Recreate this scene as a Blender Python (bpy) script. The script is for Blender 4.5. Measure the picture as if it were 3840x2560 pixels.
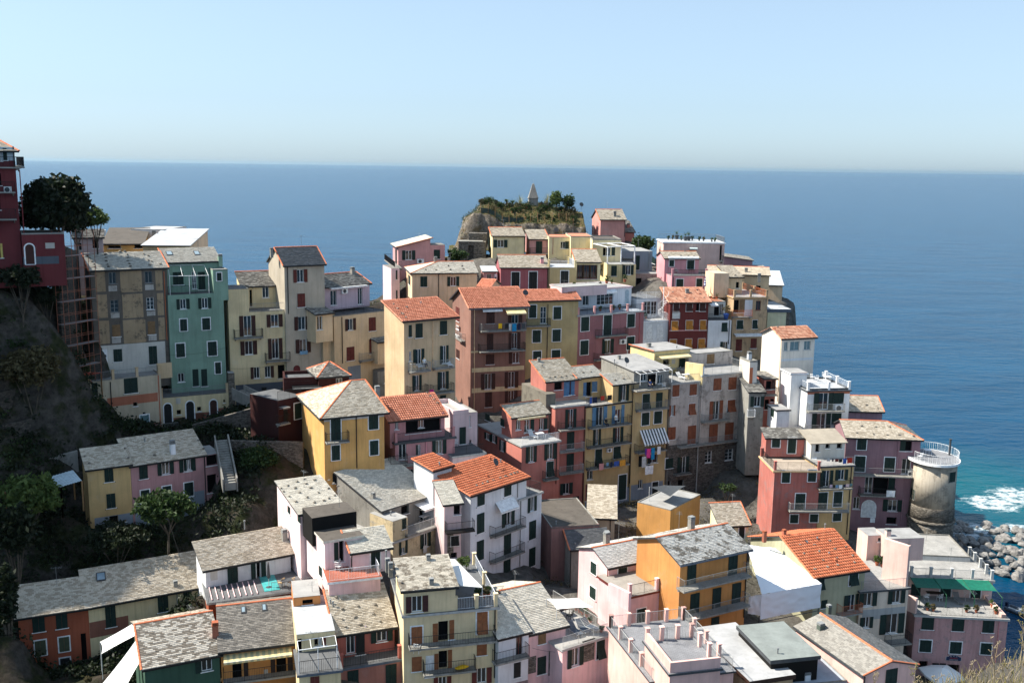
import bpy, math, random
import numpy as np
from mathutils import Matrix, Vector
for o in list(bpy.data.objects): bpy.data.objects.remove(o)
R = math.radians
scene = bpy.context.scene
# ------------------------------------------------------------------ camera
PITCH, ROLL = R(9.967), 0.0141
cam_d = bpy.data.cameras.new('camera'); cam = bpy.data.objects.new('camera', cam_d)
scene.collection.objects.link(cam); scene.camera = cam
cam_d.sensor_width = 36; cam_d.lens = 3733/3840*36; cam_d.clip_end = 300000; cam_d.clip_start = 0.5
f_ = Vector((0, math.cos(PITCH), -math.sin(PITCH))); u_ = Vector((0, math.sin(PITCH), math.cos(PITCH))); r_ = Vector((1, 0, 0))
rr = r_*math.cos(ROLL)+u_*math.sin(ROLL); uu = -r_*math.sin(ROLL)+u_*math.cos(ROLL)
cam.matrix_world = Matrix(((rr.x, uu.x, -f_.x, 0), (rr.y, uu.y, -f_.y, 0), (rr.z, uu.z, -f_.z, 62), (0, 0, 0, 1)))
# ------------------------------------------------------------------ world, sun, exposure
SUN_AZ, SUN_EL = R(-86), R(48)          # azimuth from +Y towards +X (negative = left of the view), elevation
world = bpy.data.worlds.new('World'); scene.world = world; world.use_nodes = True
wn = world.node_tree; bg = wn.nodes['Background']
sky = wn.nodes.new('ShaderNodeTexSky'); sky.sky_type = 'NISHITA'; sky.sun_disc = False
sky.sun_elevation = SUN_EL; sky.sun_rotation = SUN_AZ
sky.altitude = 60; sky.air_density = 1.0; sky.dust_density = 0.7; sky.ozone_density = 3.0
hs = wn.nodes.new('ShaderNodeHueSaturation'); hs.inputs['Saturation'].default_value = .55; wn.links.new(sky.outputs[0], hs.inputs['Color'])
gm_ = wn.nodes.new('ShaderNodeGamma'); gm_.inputs[1].default_value = .66; wn.links.new(hs.outputs[0], gm_.inputs[0])
tn = wn.nodes.new('ShaderNodeMix'); tn.data_type = 'RGBA'; tn.blend_type = 'MULTIPLY'; tn.inputs[0].default_value = 1.0; tn.inputs[7].default_value = (.755, .945, 1.12, 1)   # tints the whole sky colour bluer, against its yellow horizon
wn.links.new(gm_.outputs[0], tn.inputs[6]); wn.links.new(tn.outputs[2], bg.inputs[0]); bg.inputs[1].default_value = 0.15
sun_d = bpy.data.lights.new('sun', 'SUN'); sun_d.energy = 5.0; sun_d.angle = R(0.53); sun_d.color = (1.0, 0.93, 0.82)
sun = bpy.data.objects.new('sun', sun_d); scene.collection.objects.link(sun)
sd = Vector((math.sin(SUN_AZ)*math.cos(SUN_EL), math.cos(SUN_AZ)*math.cos(SUN_EL), math.sin(SUN_EL)))
sun.rotation_euler = (-sd).to_track_quat('-Z', 'Y').to_euler(); sun.location = sd*300+Vector((0, 100, 0))
vs = scene.view_settings; vs.view_transform = 'Standard'; vs.look = 'None'; vs.exposure = 0.95; vs.gamma = 1.0; vs.use_curve_mapping = False
scene.render.engine = 'CYCLES'; scene.cycles.use_denoising = True; scene.cycles.max_bounces = 6; scene.cycles.diffuse_bounces = 2
scene.cycles.glossy_bounces = 3; scene.cycles.transmission_bounces = 4; scene.cycles.volume_bounces = 0; scene.cycles.transparent_max_bounces = 6; scene.cycles.caustics_reflective = False
random.seed(7); rng = np.random.default_rng(7)
COL = scene.collection
VOLS, ITEMS, CU, TP = ([["redtower",None,"tall dark red house with a blue-white top floor",[-54.46,100.0],28.0,4.52,9,51.62,62.85,"wine","hip","slate",1.46,["rr"],{"ov":"0.4"},[["c","F",3.47,61.89,3.82,63.09,"green"],["p","F",3.16,61.8,3.35,63.09],["b","F",0.79,4.96,61.09,0.5,"dark"],["b","F",0.62,4.33,58.63,0.9,"dark"],["b","F",0.43,4.27,55.92,0.9,"dark"],["ac","F",3.31,58.68,4.0,59.28],["d","F",2.99,59.38,3.14,60.59],["d","F",2.76,56.94,2.89,58.34],["D","F",2.6,52.1,2.8,53.56,"lemon"],["t","F",0.02,61.87,4.72,63.19,"paleblue"],["pipe","F",4.42,61.12,63.29,"dark"],["pipe","F",4.86,52.94,60.96,"wine"],["b","R",1.78,23.5,61.11,0.9,"dark"]]],
["redwing","redtower",None,[-50.13,101.62],28.0,3.98,5,49.5,54.45,"wine","flat","greyd",0,[],{"par":"0.15"},[["A","F",0.26,51.43,1.06,53.47,"brown","w"],["t","F",2.16,52.99,3.03,53.57,"stone"],["t","F",-0.15,51.4,3.35,52.19,"slateblue"]]],
["pinkhut",None,"small pale pink house with a dark slate roof behind the scaffolding",[-53.37,121.0],22.0,3.28,4,46.73,52.73,"palepink","gable","slated",0.81,[],{},[["d","F",2.08,51.41,2.76,52.49],["ch",0.04,1.12,53.18,1.04],["D","F",0.55,51.23,0.84,52.08,"dark"]]],
["brownroof",None,"low house with a wide brown felt roof above the derelict house",[-51.93,126.0],15.0,4.78,9,43.57,51.57,"ochrey","shed","bitumen",1.43,[],{},[["d","F",0.61,51.06,2.14,51.4],["d","F",3.73,51.04,4.75,51.49],["ac","F",-0.26,52.94,0.48,53.42],["ch",5.83,4.21,52.24,0.84]]],
["whiteroof",None,"low tan house with a broad white flat roof facing the sea",[-46.12,124.0],5.0,5.61,11,43.64,51.64,"peach","shed","white",1.35,[],{},[]],
["whiteroof2",None,"white concrete roof block with a solar panel behind the low tan house",[-51.37,134.0],-6.0,4.68,7,49.8,53.0,"white","flat","white",0,[],{"par":"0.05"},[]],
["derelict",None,"derelict four storey house with stained peeling brown plaster and grey bands",[-48.18,113.0],31.2,8.45,4.19,38.06,49.63,"derelict","shed","slate2",1.52,["vl","vr"],{},[["p","F",1.95,48.02,2.73,49.37,"grey"],["p","F",5.92,47.93,6.74,49.3,"grey"],["p","F",1.96,44.71,2.84,46.14,"grey","s"],["p","F",5.97,44.77,6.79,46.22,"white","s"],["D","F",2.0,41.83,2.89,43.23,"wood"],["D","F",5.98,41.8,6.8,43.37,"wood"],["c","F",1.99,38.87,2.93,40.35,"green"],["c","F",5.94,38.2,6.86,40.39,"green"],["t","F",0.46,47.17,1.55,49.53,"stainp"],["t","F",3.18,46.96,5.56,49.42,"stainp"],["t","F",7.1,47.0,7.88,49.36,"stainp"],["t","F",0.5,44.13,1.62,46.83,"stainp"],["t","F",3.28,43.92,5.56,46.73,"stainp"],["t","F",7.17,44.02,7.9,46.67,"stainp"],["t","F",0.57,41.1,1.7,43.79,"stainp"],["t","F",3.22,40.94,5.72,43.71,"stainp"],["t","F",7.19,41.08,7.92,43.76,"stainp"],["t","F",0.55,37.37,7.85,40.88,"offwhite"],["t","F",1.86,47.16,2.78,47.81,"offstain"],["t","F",5.89,47.1,6.85,47.72,"offstain"],["t","F",1.93,44.04,2.9,44.62,"offstain"],["t","F",5.94,44.04,6.9,44.57,"offstain"],["t","F",1.92,41.06,2.89,41.75,"offstain"],["t","F",6.0,41.05,6.91,41.75,"offstain"],["ac","F",0.67,38.97,1.27,40.46],["pipe","F",8.08,40.99,49.21,"rust"],["st",0.33,3.34,50.85],["st",0.47,2.76,50.64],["st",0.5,1.87,50.31],["st",0.62,1.19,50.06],["st",0.59,0.47,49.8],["st",2.27,3.53,50.92],["st",2.23,2.78,50.64],["st",2.09,1.89,50.32],["st",2.1,1.0,49.99],["st",2.06,0.41,49.78],["st",4.72,3.35,50.85],["st",4.61,2.55,50.56],["st",4.47,1.76,50.27],["st",4.49,0.97,49.99],["st",4.46,0.35,49.76],["st",6.99,2.83,50.66],["st",6.74,1.69,50.25],["st",7.03,1.39,50.14],["st",6.62,0.45,49.8],["st",7.84,0.57,49.84],["st",6.56,3.37,50.86],["st",4.01,4.22,51.17],["st",4.55,4.22,51.17]]],
["cornerwall","derelict",None,[-41.51,114.12],30.0,1.7,0.25,37.3,38.7,"tan","none","grey",0,[],{},[]],
["creamlow",None,"cream two storey house with a flat terrace roof and orange corner strip",[-47.59,109.5],35.6,7.96,6,31.5,37.42,"dullcream","flat","greyl",0,[],{"par":"0.12","rail":"F","railc":"grey","posts":"4","postc":"tan"},[["c","F",0.27,35.8,0.89,37.29,"green"],["c","F",3.78,35.62,5.29,37.39,"green"],["d","F",4.69,34.01,5.16,34.46],["D","F",5.4,30.51,6.38,32.85,"teal","w"],["d","F",5.71,32.87,6.04,33.16],["pipe","F",2.29,31.47,37.21,"dark"],["t","F",7.6,31.59,7.74,37.38,"rust"],["t","F",1.85,34.3,7.51,35.33,"rust"],["t","F",1.77,31.04,5.26,32.12,"rustd"],["t","F",6.49,30.83,7.8,31.76,"rustd"]]],
["green",None,"tall sage green house with white trimmed windows and a roof terrace",[-40.86,116.97],28.9,6.49,9,35.16,46.43,"green","flat","greyd",0,[],{"rail":"F","railc":"dark","rf":"0,0.55"},[["o","F",1.37,44.67,2.07,45.86,"green"],["c","F",1.27,42.02,2.07,43.45,"green","w"],["c","F",0.69,38.86,1.68,40.53,"green","w"],["o","F",3.89,44.61,4.61,45.87,"green"],["c","F",3.85,41.98,4.77,43.43,"green","w"],["c","F",4.4,38.75,5.46,40.49,"green","w"],["c","F",5.19,36.45,5.87,37.87,"green","w"],["D","F",2.47,35.12,3.16,37.24,"green"],["D","F",3.5,35.02,4.19,37.17,"green"],["pipe","F",6.74,35.14,45.1,"dark"],["p","F",0.74,35.8,1.5,36.89,"white"]]],
["greenup","green",None,[-41.56,118.88],28.9,6.29,3.6,46.46,50.06,"green","shed","slate2",1.31,["vl"],{},[["p","F",2.94,46.77,3.47,48.87,"white","s"],["c","F",0.75,47.37,1.95,48.9,"green"],["c","F",3.69,46.65,4.49,48.82,"green"],["sk",3.7,1.45,4.37,2.45],["ch",6.37,-0.12,50.02,0.94,"green"],["sk",0.44,1.59,1.17,2.59]]],
["greenstair","green",None,[-36.16,119.51],28.9,1.76,3,45.88,49.18,"green","flat","greyl",0,[],{"par":"0.1"},[["c","F",0.45,47.88,0.99,48.85,"green","w"]]],
["yellowarch",None,"pale yellow ground floor house with dark arched doors along the path",[-41.37,114.45],26.4,7.84,4,30.81,34.49,"cream","flat","greyd",0,[],{"rail":"F","railc":"grey","posts":"2","postc":"tan"},[["A","F",0.31,30.81,1.17,33.77,"dark","w"],["A","F",2.84,31.03,3.73,33.83,"dark","w"],["d","F",1.75,32.31,2.23,32.89],["d","F",4.11,32.51,4.57,33.04],["t","F",1.32,30.87,2.72,31.97,"rustd"],["t","F",3.88,30.96,4.91,32.25,"rustd"],["t","F",1.72,33.64,2.23,34.33,"stone"],["A","F",5.6,31.53,6.41,33.75,"brown","w"],["d","F",4.08,32.47,4.56,33.05],["d","F",7.19,33.28,7.41,33.68],["t","F",3.87,30.97,5.44,32.32,"rustd"],["t","F",6.53,31.5,7.78,32.66,"rustd"],["pipe","F",7.89,31.82,34.43,"dark"]]],
["stonepier","yellowarch","rough grey stone pillar at the head of the dark steps",[-34.18,117.58],26.4,0.72,1.2,31.93,36.94,"stonew","flat","greyl",0,[],{},[]],
["yellow",None,"pale yellow house with brown shutters and two iron balconies",[-34.79,120.66],25.7,7.4,9,32.5,43.82,"cream","flat","greyd",0,[],{"par":"0.1","rail":"F","railc":"grey","rf":"0.36,1"},[["o","F",1.77,40.86,2.7,43.37,"brown"],["o","F",5.13,41.82,6.07,43.36,"brown"],["o","F",1.83,38.49,2.79,40.2,"brown"],["o","F",5.16,37.76,6.02,40.32,"brown"],["b","F",0.5,3.99,40.62,0.95,"dark"],["b","F",4.23,7.31,37.46,0.95,"dark"],["pipe","F",7.53,37.01,43.35,"dark"],["pipe","F",7.38,43.35,43.8,"dark"],["l","F",2.84,35.4,3.55,36.84,"brown"],["r","F",4.19,35.4,4.91,36.85,"brown"],["d","F",5.83,35.14,6.72,36.9],["D","F",3.73,32.86,4.35,34.21,"dark"],["t","F",0.53,31.93,7.08,34.75,"slateblue"]]],
["yellowbox","yellow",None,[-34.79,120.64],25.7,2.5,4,43.82,46.72,"cream","flat","greyd",0,[],{"par":"0.08"},[]],
["yellowup","yellow",None,[-34.05,124.58],25.7,4.6,3.74,43.2,46.6,"cream","shed","slated",1.36,["rr"],{},[["p","F",2.47,45.08,3.28,46.45,"white"],["d","F",0.87,44.06,1.17,46.18],["pipe","F",4.55,45.19,46.76,"dark"],["ac","F",4.23,43.75,5.08,44.42]]],
["greytower",None,"tall narrow grey-beige house with dark slate gable roof and red shutters",[-28.44,123.39],32.0,5.25,6.05,34.56,49.47,"greybeige","gable","slatek",1.89,["rr","vl","vr"],{},[["o","F",1.62,47.3,2.49,48.88,"redbrown"],["c","F",1.6,44.14,2.59,45.86,"redbrown"],["o","F",1.64,41.24,2.58,42.92,"brown"],["o","F",1.74,38.3,2.69,40.01,"brown"],["pipe","F",0.39,43.4,49.42,"dark"],["A","F",0.86,34.61,1.76,36.74,"wine"],["d","F",3.99,35.75,4.62,36.56],["ch",-0.8,2.29,50.9,0.67]]],
["peachter",None,"peach house with a lilac top floor and an iron railed roof terrace",[-22.84,125.95],44.7,8.5,9,33.64,42.73,"peachy","flat","greyd",0,[],{"par":"0.1","rail":"FR","railc":"dark"},[["o","F",2.15,40.73,2.94,42.24,"brown"],["c","F",5.48,40.28,6.59,42.09,"redbrown"],["c","F",1.88,36.72,3.09,38.54,"redbrown"],["c","F",5.51,37.23,6.56,39.17,"redbrown"],["b","F",3.79,7.2,36.41,0.7,"grey"],["pipe","F",1.2,36.53,42.61,"dark"],["pipe","F",8.47,39.26,42.57,"dark"],["t","F",2.04,33.44,4.08,35.95,"bluegrey"]]],
["peachcorner","peachter",None,[-24.21,125.58],44.7,1.85,6,34.31,43.16,"peachy","flat","greyd",0,[],{},[]],
["oriel","peachter",None,[-24.67,123.43],44.7,2.53,2.2,40.15,43.36,"peachy","shed","slated",0.55,[],{"d":"1"},[["p","F",0.19,41.37,0.99,43.12,"white"]]],
["lilac","peachter",None,[-24.68,128.35],44.7,7.52,3.19,43.5,46.17,"lilac","shed","slated",1.16,["rr","vr"],{},[["p","F",1.2,43.7,2.18,45.68,"white"],["p","F",5.57,43.46,6.32,45.69,"white"],["ac","F",2.85,45.17,3.74,45.82],["aw","F",0.8,45.98,6.71,46.11,0.8,"whitec"],["ch",6.75,2.8,47.19,1.09]]],
["baybox","peachter",None,[-17.69,129.08],44.7,2.23,1.6,36.37,38.91,"peachy","shed","slated",0.34,[],{},[["d","F",1.46,37.99,1.69,38.25]]],
["greyshed",None,"narrow grey concrete lean-to with a small white window below the balcony",[-17.69,128.8],30.3,1.93,2,30.79,35.07,"concrete","flat","slated",0,[],{},[["p","F",0.92,33.39,1.5,34.57,"white"]]],
["tanred",None,"tan house with a red tile roof, green shutters and four small balconies",[-12.77,116.0],34.4,7.1,5.07,33.38,43.88,"tan","shed","tile",1.65,[],{"ov":"0.35"},[["c","F",0.61,41.89,1.02,43.33,"green"],["c","F",1.55,41.71,2.49,43.42,"green"],["c","F",4.89,41.8,5.87,43.48,"green"],["pipe","F",3.87,38.41,43.82,"peach"],["st",0.75,3.99,45.18],["st",0.61,2.83,44.8],["st",1.96,2.92,44.83],["st",0.52,1.56,44.39],["st",0.57,1.32,44.31],["st",0.51,0.46,44.03],["ch",4.2,3.47,45.01,0.52],["o","F",1.6,38.46,2.31,40.33,"green"],["p","F",0.66,38.96,1.0,40.15,"white"],["o","F",5.2,38.22,5.76,40.43,"green"],["o","F",1.41,35.28,2.0,37.16,"green"],["o","F",4.97,35.06,5.71,37.21,"green"],["c","F",4.91,33.14,5.74,34.28,"green"],["b","F",0.48,3.14,37.66,0.95,"greyl"],["b","F",3.75,6.47,37.73,0.95,"greyl"],["b","F",0.29,2.84,34.9,0.95,"dark"],["b","F",3.45,6.45,34.71,0.95,"dark"]]],
["brownred",None,"brown five storey house with a red tile gable roof and washing balconies",[-5.65,134.0],19.4,8.0,9.09,28.79,43.02,"brown","gable","tile",2.02,[],{"ov":"0.4"},[["c","F",2.24,40.73,3.39,42.46,"brown"],["o","F",5.91,40.6,6.89,41.97,"brown"],["c","F",2.34,37.03,3.24,39.32,"brown"],["o","F",5.95,37.05,6.75,39.29,"brown"],["b","F",1.23,7.72,39.71,1.1,"grey"],["b","F",1.1,7.67,36.87,1.1,"dark"],["aw","F",1.55,42.5,4.36,42.91,0.6,"whitec"],["aw","F",4.82,42.1,7.6,42.8,1.3,"cream"],["pipe","F",0.5,35.3,43.0,"peach"],["c","F",2.24,35.02,3.39,36.43,"brown"],["l","F",6.11,35.01,7.1,36.54,"brown"],["o","F",2.08,31.53,3.05,33.74,"brown"],["o","F",5.51,31.57,6.45,33.8,"brown"],["c","F",2.16,28.98,3.12,31.15,"brown"],["o","F",5.55,29.25,6.42,31.12,"brown"],["t","F",0.18,34.02,7.83,34.61,"cream"],["t","F",0.2,31.14,7.88,31.79,"cream"],["t","F",0.04,36.77,1.48,37.02,"cream"],["pipe","F",0.54,28.77,37.61,"peach"],["r","L",5.62,39.03,6.96,39.57,"brown"],["c","L",5.33,34.87,6.91,36.16,"brown"],["c","L",5.51,40.21,7.22,42.21,"redbrown"],["b","L",2.47,5.3,37.88,0.6,"grey"],["ac","L",4.94,37.86,7.16,38.31]]],
["olive",None,"olive yellow house with a red tile roof and white framed green shutters",[1.81,137.9],16.0,7.84,2.86,34.9,43.53,"olive","shed","tile",1.04,[],{"ov":"0.3"},[["c","F",0.54,41.11,1.6,42.93,"green","w"],["p","F",2.21,40.26,3.09,42.64,"white","s"],["c","F",4.14,40.82,5.28,42.59,"green","w"],["c","F",1.12,37.61,2.31,39.33,"green","w"],["c","F",4.06,37.63,5.27,39.36,"green","w"],["c","F",1.24,34.91,2.43,36.34,"green","w"],["c","F",4.02,34.92,5.29,36.42,"green","w"],["b","F",-0.05,3.54,39.92,0.9,"dark"],["pipe","F",3.29,34.99,42.99,"dark"],["dish",0.12,0.54,43.73,"dark"],["st",7.26,1.61,44.12],["st",7.33,0.08,43.56]]],
["peachhip",None,"peach house with a hipped slate roof, lit cream side wall with green shutters",[-15.25,150.0],12.0,9.95,9,39.01,45.84,"peach","hip","slate2",1.23,["rr"],{"hl":"1","hr":"0"},[["c","F",1.25,43.8,2.29,45.38,"green"],["o","F",5.85,43.88,6.72,45.29,"green"],["c","F",1.25,41.26,2.24,42.05,"green"],["pipe","F",4.04,40.56,45.71,"dark"],["c","L",15.43,42.92,18.04,44.17,"green"],["c","L",2.53,43.72,5.02,45.14,"green"],["c","L",15.61,39.6,17.78,40.72,"green"],["c","L",2.63,41.07,5.16,41.69,"green"],["st",2.18,1.11,46.14],["st",3.76,0.9,46.08],["st",4.24,2.5,46.52],["st",5.91,2.57,46.54],["st",6.0,1.03,46.12],["st",7.97,2.43,46.5],["st",8.04,1.17,46.16],["ch",4.22,4.87,47.17,0.8],["ch",6.31,4.76,47.14,0.6]]],
["pinksea",None,"narrow pink strip of house behind the peach hipped house above the sea",[-19.14,156.0],20.0,1.33,6,40.7,45.94,"pink2","flat","slated",0,[],{},[["c","F",0.74,44.2,0.97,45.65,"green"],["c","F",0.75,41.01,0.98,42.48,"green"]]],
["pinkshed",None,"pink house with a single pitch slate roof and green shuttered window above the sea",[-18.84,163.0],14.0,5.32,7,45.59,48.73,"pinkd","shedx","slate2",1.33,["vl"],{"ov":"0.4"},[["o","F",1.21,46.65,2.25,48.16,"green"],["ac","F",3.08,46.05,4.2,46.78],["c","L",1.58,45.65,3.37,48.17,"green"],["b","L",-4.81,9.45,45.69,1.2,"dark"]]],
["pinkshedx","pinkshed",None,[-13.69,164.49],14.0,2.43,4,46.09,49.02,"pinkd","flat","slated",0,[],{"par":"0.05"},[["c","F",0.58,46.73,1.6,48.25,"green"]]],
["creamslate",None,"cream house with slate roof and a green shuttered window under the garden rock",[-3.61,172.0],6.0,5.51,6,46.92,50.12,"creamb","shed","slate",1.03,["rr","vl"],{},[["o","F",0.84,48.21,1.98,49.48,"green"],["pipe","F",5.55,47.03,50.19,"dark"],["c","L",5.2,46.93,8.42,49.17,"green"]]],
["pinkslate","creamslate",None,[2.8,173.88],6.0,3.29,6,46.93,49.51,"pinkd","shed","slate",1.25,["vr"],{},[["c","F",1.15,46.94,2.27,49.21,"green"],["b","F",-0.0,3.51,46.99,1.0,"dark"]]],
["pinkdoors",None,"deep pink gabled house with two tall dark doors framed in white",[-1.89,153.0],7.0,7.26,6.61,43.09,46.64,"rose","gable","slate",1.54,["rr"],{},[["c","F",1.7,43.22,2.93,45.93,"dark","w"],["c","F",4.41,43.35,5.68,46.0,"dark","w"],["pipe","F",7.33,43.28,46.68,"dark"],["ch",6.56,1.03,47.12,1.08,"pink"]]],
["pinkannex","pinkdoors",None,[-4.6,154.18],7.0,2.04,4,41.83,45.83,"pinkd","shed","white",0.42,[],{},[["p","F",0.55,43.79,1.24,45.49,"white"],["ac","F",1.73,44.33,2.13,45.49]]],
["ochreter",None,"ochre house with a white railed flat terrace next to the deep pink house",[5.45,153.9],7.0,4.41,6,43.15,46.65,"olive","flat","white",0,[],{"rail":"FR","railc":"white","posts":"2","postc":"yellow"},[["c","F",1.99,43.96,3.21,46.14,"dark","w"],["pipe","F",0.14,43.42,46.68,"dark"]]],
["veranda",None,"house with a plain slate roof over a wide glazed veranda",[10.08,158.0],4.0,3.84,5.85,44.25,47.14,"creamb","shed","slate",1.46,["rr","vl"],{"ov":"0.2"},[["d","F",0.08,44.48,3.36,46.75],["p","F",0.15,44.53,0.97,46.68,"brown"],["p","F",1.2,44.54,2.09,46.69,"brown"],["p","F",2.31,44.54,3.21,46.7,"brown"]]],
["creamlong",None,"cream flat roofed house with red coping and two storeys of terraces",[6.14,172.0],3.0,3.77,7,47.06,50.06,"creamb","flat","tile",0,[],{"par":"0.1"},[["p","F",1.97,48.14,2.83,49.33,"white"],["c","F",2.8,48.1,3.44,49.39,"green"],["pipe","F",0.68,47.14,49.99,"brown"],["dish",1.74,5.73,50.06,"dark"]]],
["creamlong2","creamlong",None,[9.81,170.69],3.0,3.76,9,46.71,50.28,"creamb","flat","tile",0,[],{"par":"0.15"},[]],
["creamtop","creamlong",None,[13.28,167.37],3.0,4.85,9,46.34,50.05,"creamb","flat","bitumen",0,[],{"par":"0.2"},[["d","F",1.8,47.44,2.28,48.76],["p","F",2.32,47.38,3.02,48.76,"white"],["c","F",3.27,47.46,3.83,48.84,"green"]]],
["creamter","creamlong",None,[15.59,163.48],5.0,4.71,7,43.13,46.36,"yellow","flat","greyl",0,[],{"rail":"F","railc":"grey","rf":"0.45,1","posts":"0"},[["c","F",0.59,44.43,1.51,46.15,"green"],["o","F",2.98,44.66,3.84,46.24,"green"],["pipe","F",2.46,43.42,46.45,"dark"]]],
["greyblock",None,"plain grey flat roofed house behind the white pergola terrace",[18.52,170.0],8.0,5.42,8,42.4,48.01,"bluegrey","flat","greyl",0,[],{},[["c","F",2.51,44.8,3.17,47.27,"green"],["pipe","F",4.82,45.1,48.02,"grey"]]],
["greyblock2","greyblock",None,[20.57,166.25],8.0,4.58,5,41.4,44.49,"concrete","flat","greyl",0,[],{"par":"0.1"},[["d","F",0.1,42.21,1.06,43.83],["d","F",2.65,42.57,3.46,43.97]]],
["pinktop",None,"plain salmon pink house with gabled slate roof on the highest rock",[16.14,186.0],8.0,4.74,7.29,49.06,52.5,"salmonl","gable","slate",1.62,["rr","vl"],{},[["ch",2.91,1.08,52.98,1.06],["pipe","F",4.64,49.33,52.53,"dark"],["dish",-2.91,3.79,54.18,"dark"]]],
["pinktopx","pinktop",None,[21.21,189.74],8.0,1.77,5,47.63,50.02,"salmon","shed","slated",1.82,[],{},[["ch",1.02,1.75,50.66,1.0,"salmon"]]],
["redlean",None,"tiny red tiled lean-to roof behind the brown red roofed house",[-5.04,146.0],-20.0,1.79,4,42.49,44.49,"peach","gable","tile",0.81,[],{},[]],
["plantroof",None,"pink flat roofed house with a white slab full of potted plants",[26.8,178.0],0.0,10.91,8,44.59,49.07,"palepink2","flat","white",0,[],{"slab":"white","par":"0.06","rail":"BR","railc":"grey"},[["d","F",4.67,47.32,5.7,47.69],["aw","F",4.6,47.93,6.0,48.24,0.8,"glass"],["d","F",10.07,45.98,10.44,48.62],["b","F",10.09,10.72,45.73,0.6,"dark"]]],
["pinkter",None,"bright pink house with a slate roof, white framed shutters and a furnished terrace",[24.69,162.0],6.0,5.71,5.16,44.87,47.58,"pink","gable","slate",0.84,["rr"],{},[["c","F",0.78,46.3,1.55,47.3,"green","w"],["c","F",3.76,45.89,4.92,47.31,"green","w"],["aw","F",0.47,47.65,5.56,47.69,0.5,"whitec"],["st",0.81,0.76,47.82],["st",2.84,0.71,47.81],["st",4.09,0.73,47.81],["st",4.99,0.57,47.76],["ch",3.96,2.46,48.38,0.36],["c","L",6.17,46.05,8.28,46.96,"green"]]],
["pinkter2","pinkter",None,[25.4,158.55],6.0,5.82,5,43.16,45.12,"pink","flat","greyd",0,[],{"rail":"F","railc":"dark","posts":"2","postc":"pink"},[["c","F",0.78,43.3,1.9,44.63,"green","w"],["c","F",4.06,43.37,5.05,44.71,"green","w"],["pipe","F",0.26,43.3,44.98,"dark"]]],
["longslate",None,"row of low tan houses under one long grey slate roof running to the sea",[32.31,165.0],-12.0,10.02,7,41.91,44.88,"tan","shed","slate",0.61,["rr"],{},[["ch",6.3,1.97,45.05,0.89],["ch",8.32,-2.54,44.65,0.89],["d","F",0.46,42.81,1.09,44.24],["d","F",7.98,42.38,8.72,43.22]]],
["mauvefar",None,"mauve house with sloping slate roof farthest out above the sea",[39.74,188.0],-6.0,5.4,8,42.47,45.12,"mauve","shedxr","slate",0.62,["rr"],{},[["ch",2.79,4.44,45.42,0.51]]],
["mauvefar2","mauvefar",None,[44.91,186.95],-6.0,2.73,5,42.47,43.78,"mauve","flat","grey",0,[],{"par":"0.15"},[["c","F",1.39,42.76,1.74,43.33,"paleblue"]]],
["whitecap",None,"small pink hut with a white cap roof at the seaward edge",[44.36,172.0],-8.0,2.43,7,40.58,42.33,"peach","shed","white",1.75,[],{},[]],
["tantop",None,"tan house with a railed terrace of square posts and a slate capped stair block",[34.02,152.0],9.0,5.5,10,33.54,42.66,"tand","flat","greyl",0,[],{"slab":"tand","rail":"FLR","railc":"rust","posts":"3","postc":"tand"},[["d","F",0.02,40.28,0.91,42.25],["D","F",1.0,40.28,1.82,42.31,"wood"],["t","F",1.75,39.72,3.06,42.24,"white2"],["b","F",-0.32,2.88,39.59,0.8,"rust"],["p","F",3.63,40.66,4.42,42.09,"brown"],["a","F",0.69,37.69,1.69,39.09,"green"],["a","F",3.24,37.73,4.03,39.1,"green"],["aw","F",0.24,36.71,4.74,37.02,0.9,"whitec"],["c","F",0.71,34.26,1.7,36.13,"redbrown"],["c","F",3.12,34.64,4.1,36.19,"redbrown"]]],
["tanstair","tantop",None,[33.94,156.04],9.0,2.3,5,43.03,45.3,"tan","shed","slate",1.25,[],{},[["d","F",1.26,43.57,1.79,44.54],["st",1.22,0.37,45.4],["st",2.29,0.17,45.35],["st",0.07,0.77,45.5]]],
["tanround","tantop",None,[31.36,154.62],9.0,2.43,4,42.62,46.01,"peach","flat","slate",0,[],{},[]],
["darkeave",None,"pale yellow house with a heavy dark eave jutting over the sea",[40.9,158.0],3.0,3.62,9,36.69,40.08,"lemonw","flat","white",0,[],{"slab":"slateblue","slabh":"0.5"},[["pipe","F",-0.31,36.68,40.5,"dark"],["t","F",3.05,36.85,3.82,39.96,"stonew"]]],
["pinkrail",None,"rose pink house with a terrace of square pink posts and flower pots",[9.31,140.05],30.4,11.79,10,33.92,41.26,"rose2","flat","bluegrey",0,[],{"slab":"greyl","rail":"F","railc":"dark","posts":"5","postc":"pinkd"},[["c","F",0.58,38.93,1.95,40.97,"green","w"],["c","F",4.52,38.07,5.94,40.98,"green","w"],["c","F",8.77,38.93,10.12,40.9,"green","w"],["c","F",0.56,35.49,1.94,37.57,"green","w"],["o","F",4.91,35.36,5.89,37.44,"green"],["a","F",8.83,35.6,10.19,37.53,"green","w"],["b","F",3.1,8.37,37.93,0.95,"dark"],["b","F",2.89,4.96,34.5,0.95,"dark"],["ac","F",7.42,36.58,8.47,37.29],["aw","F",4.6,37.39,5.66,37.55,0.3,"whitec"],["pipe","F",11.04,36.23,41.09,"rose"]]],
["whiteset","pinkrail",None,[9.33,144.7],30.4,10.04,7,41.82,44.4,"white","flat","greyl",0,[],{"slab":"palepink","par":"0.05"},[["p","F",1.18,41.99,2.24,43.66,"white"],["p","F",3.67,41.89,6.67,43.6,"white","s"],["A","F",8.85,41.77,9.56,43.93,"paleblue"],["aw","F",0.77,43.61,7.04,44.2,0.5,"whitec"]]],
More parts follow.
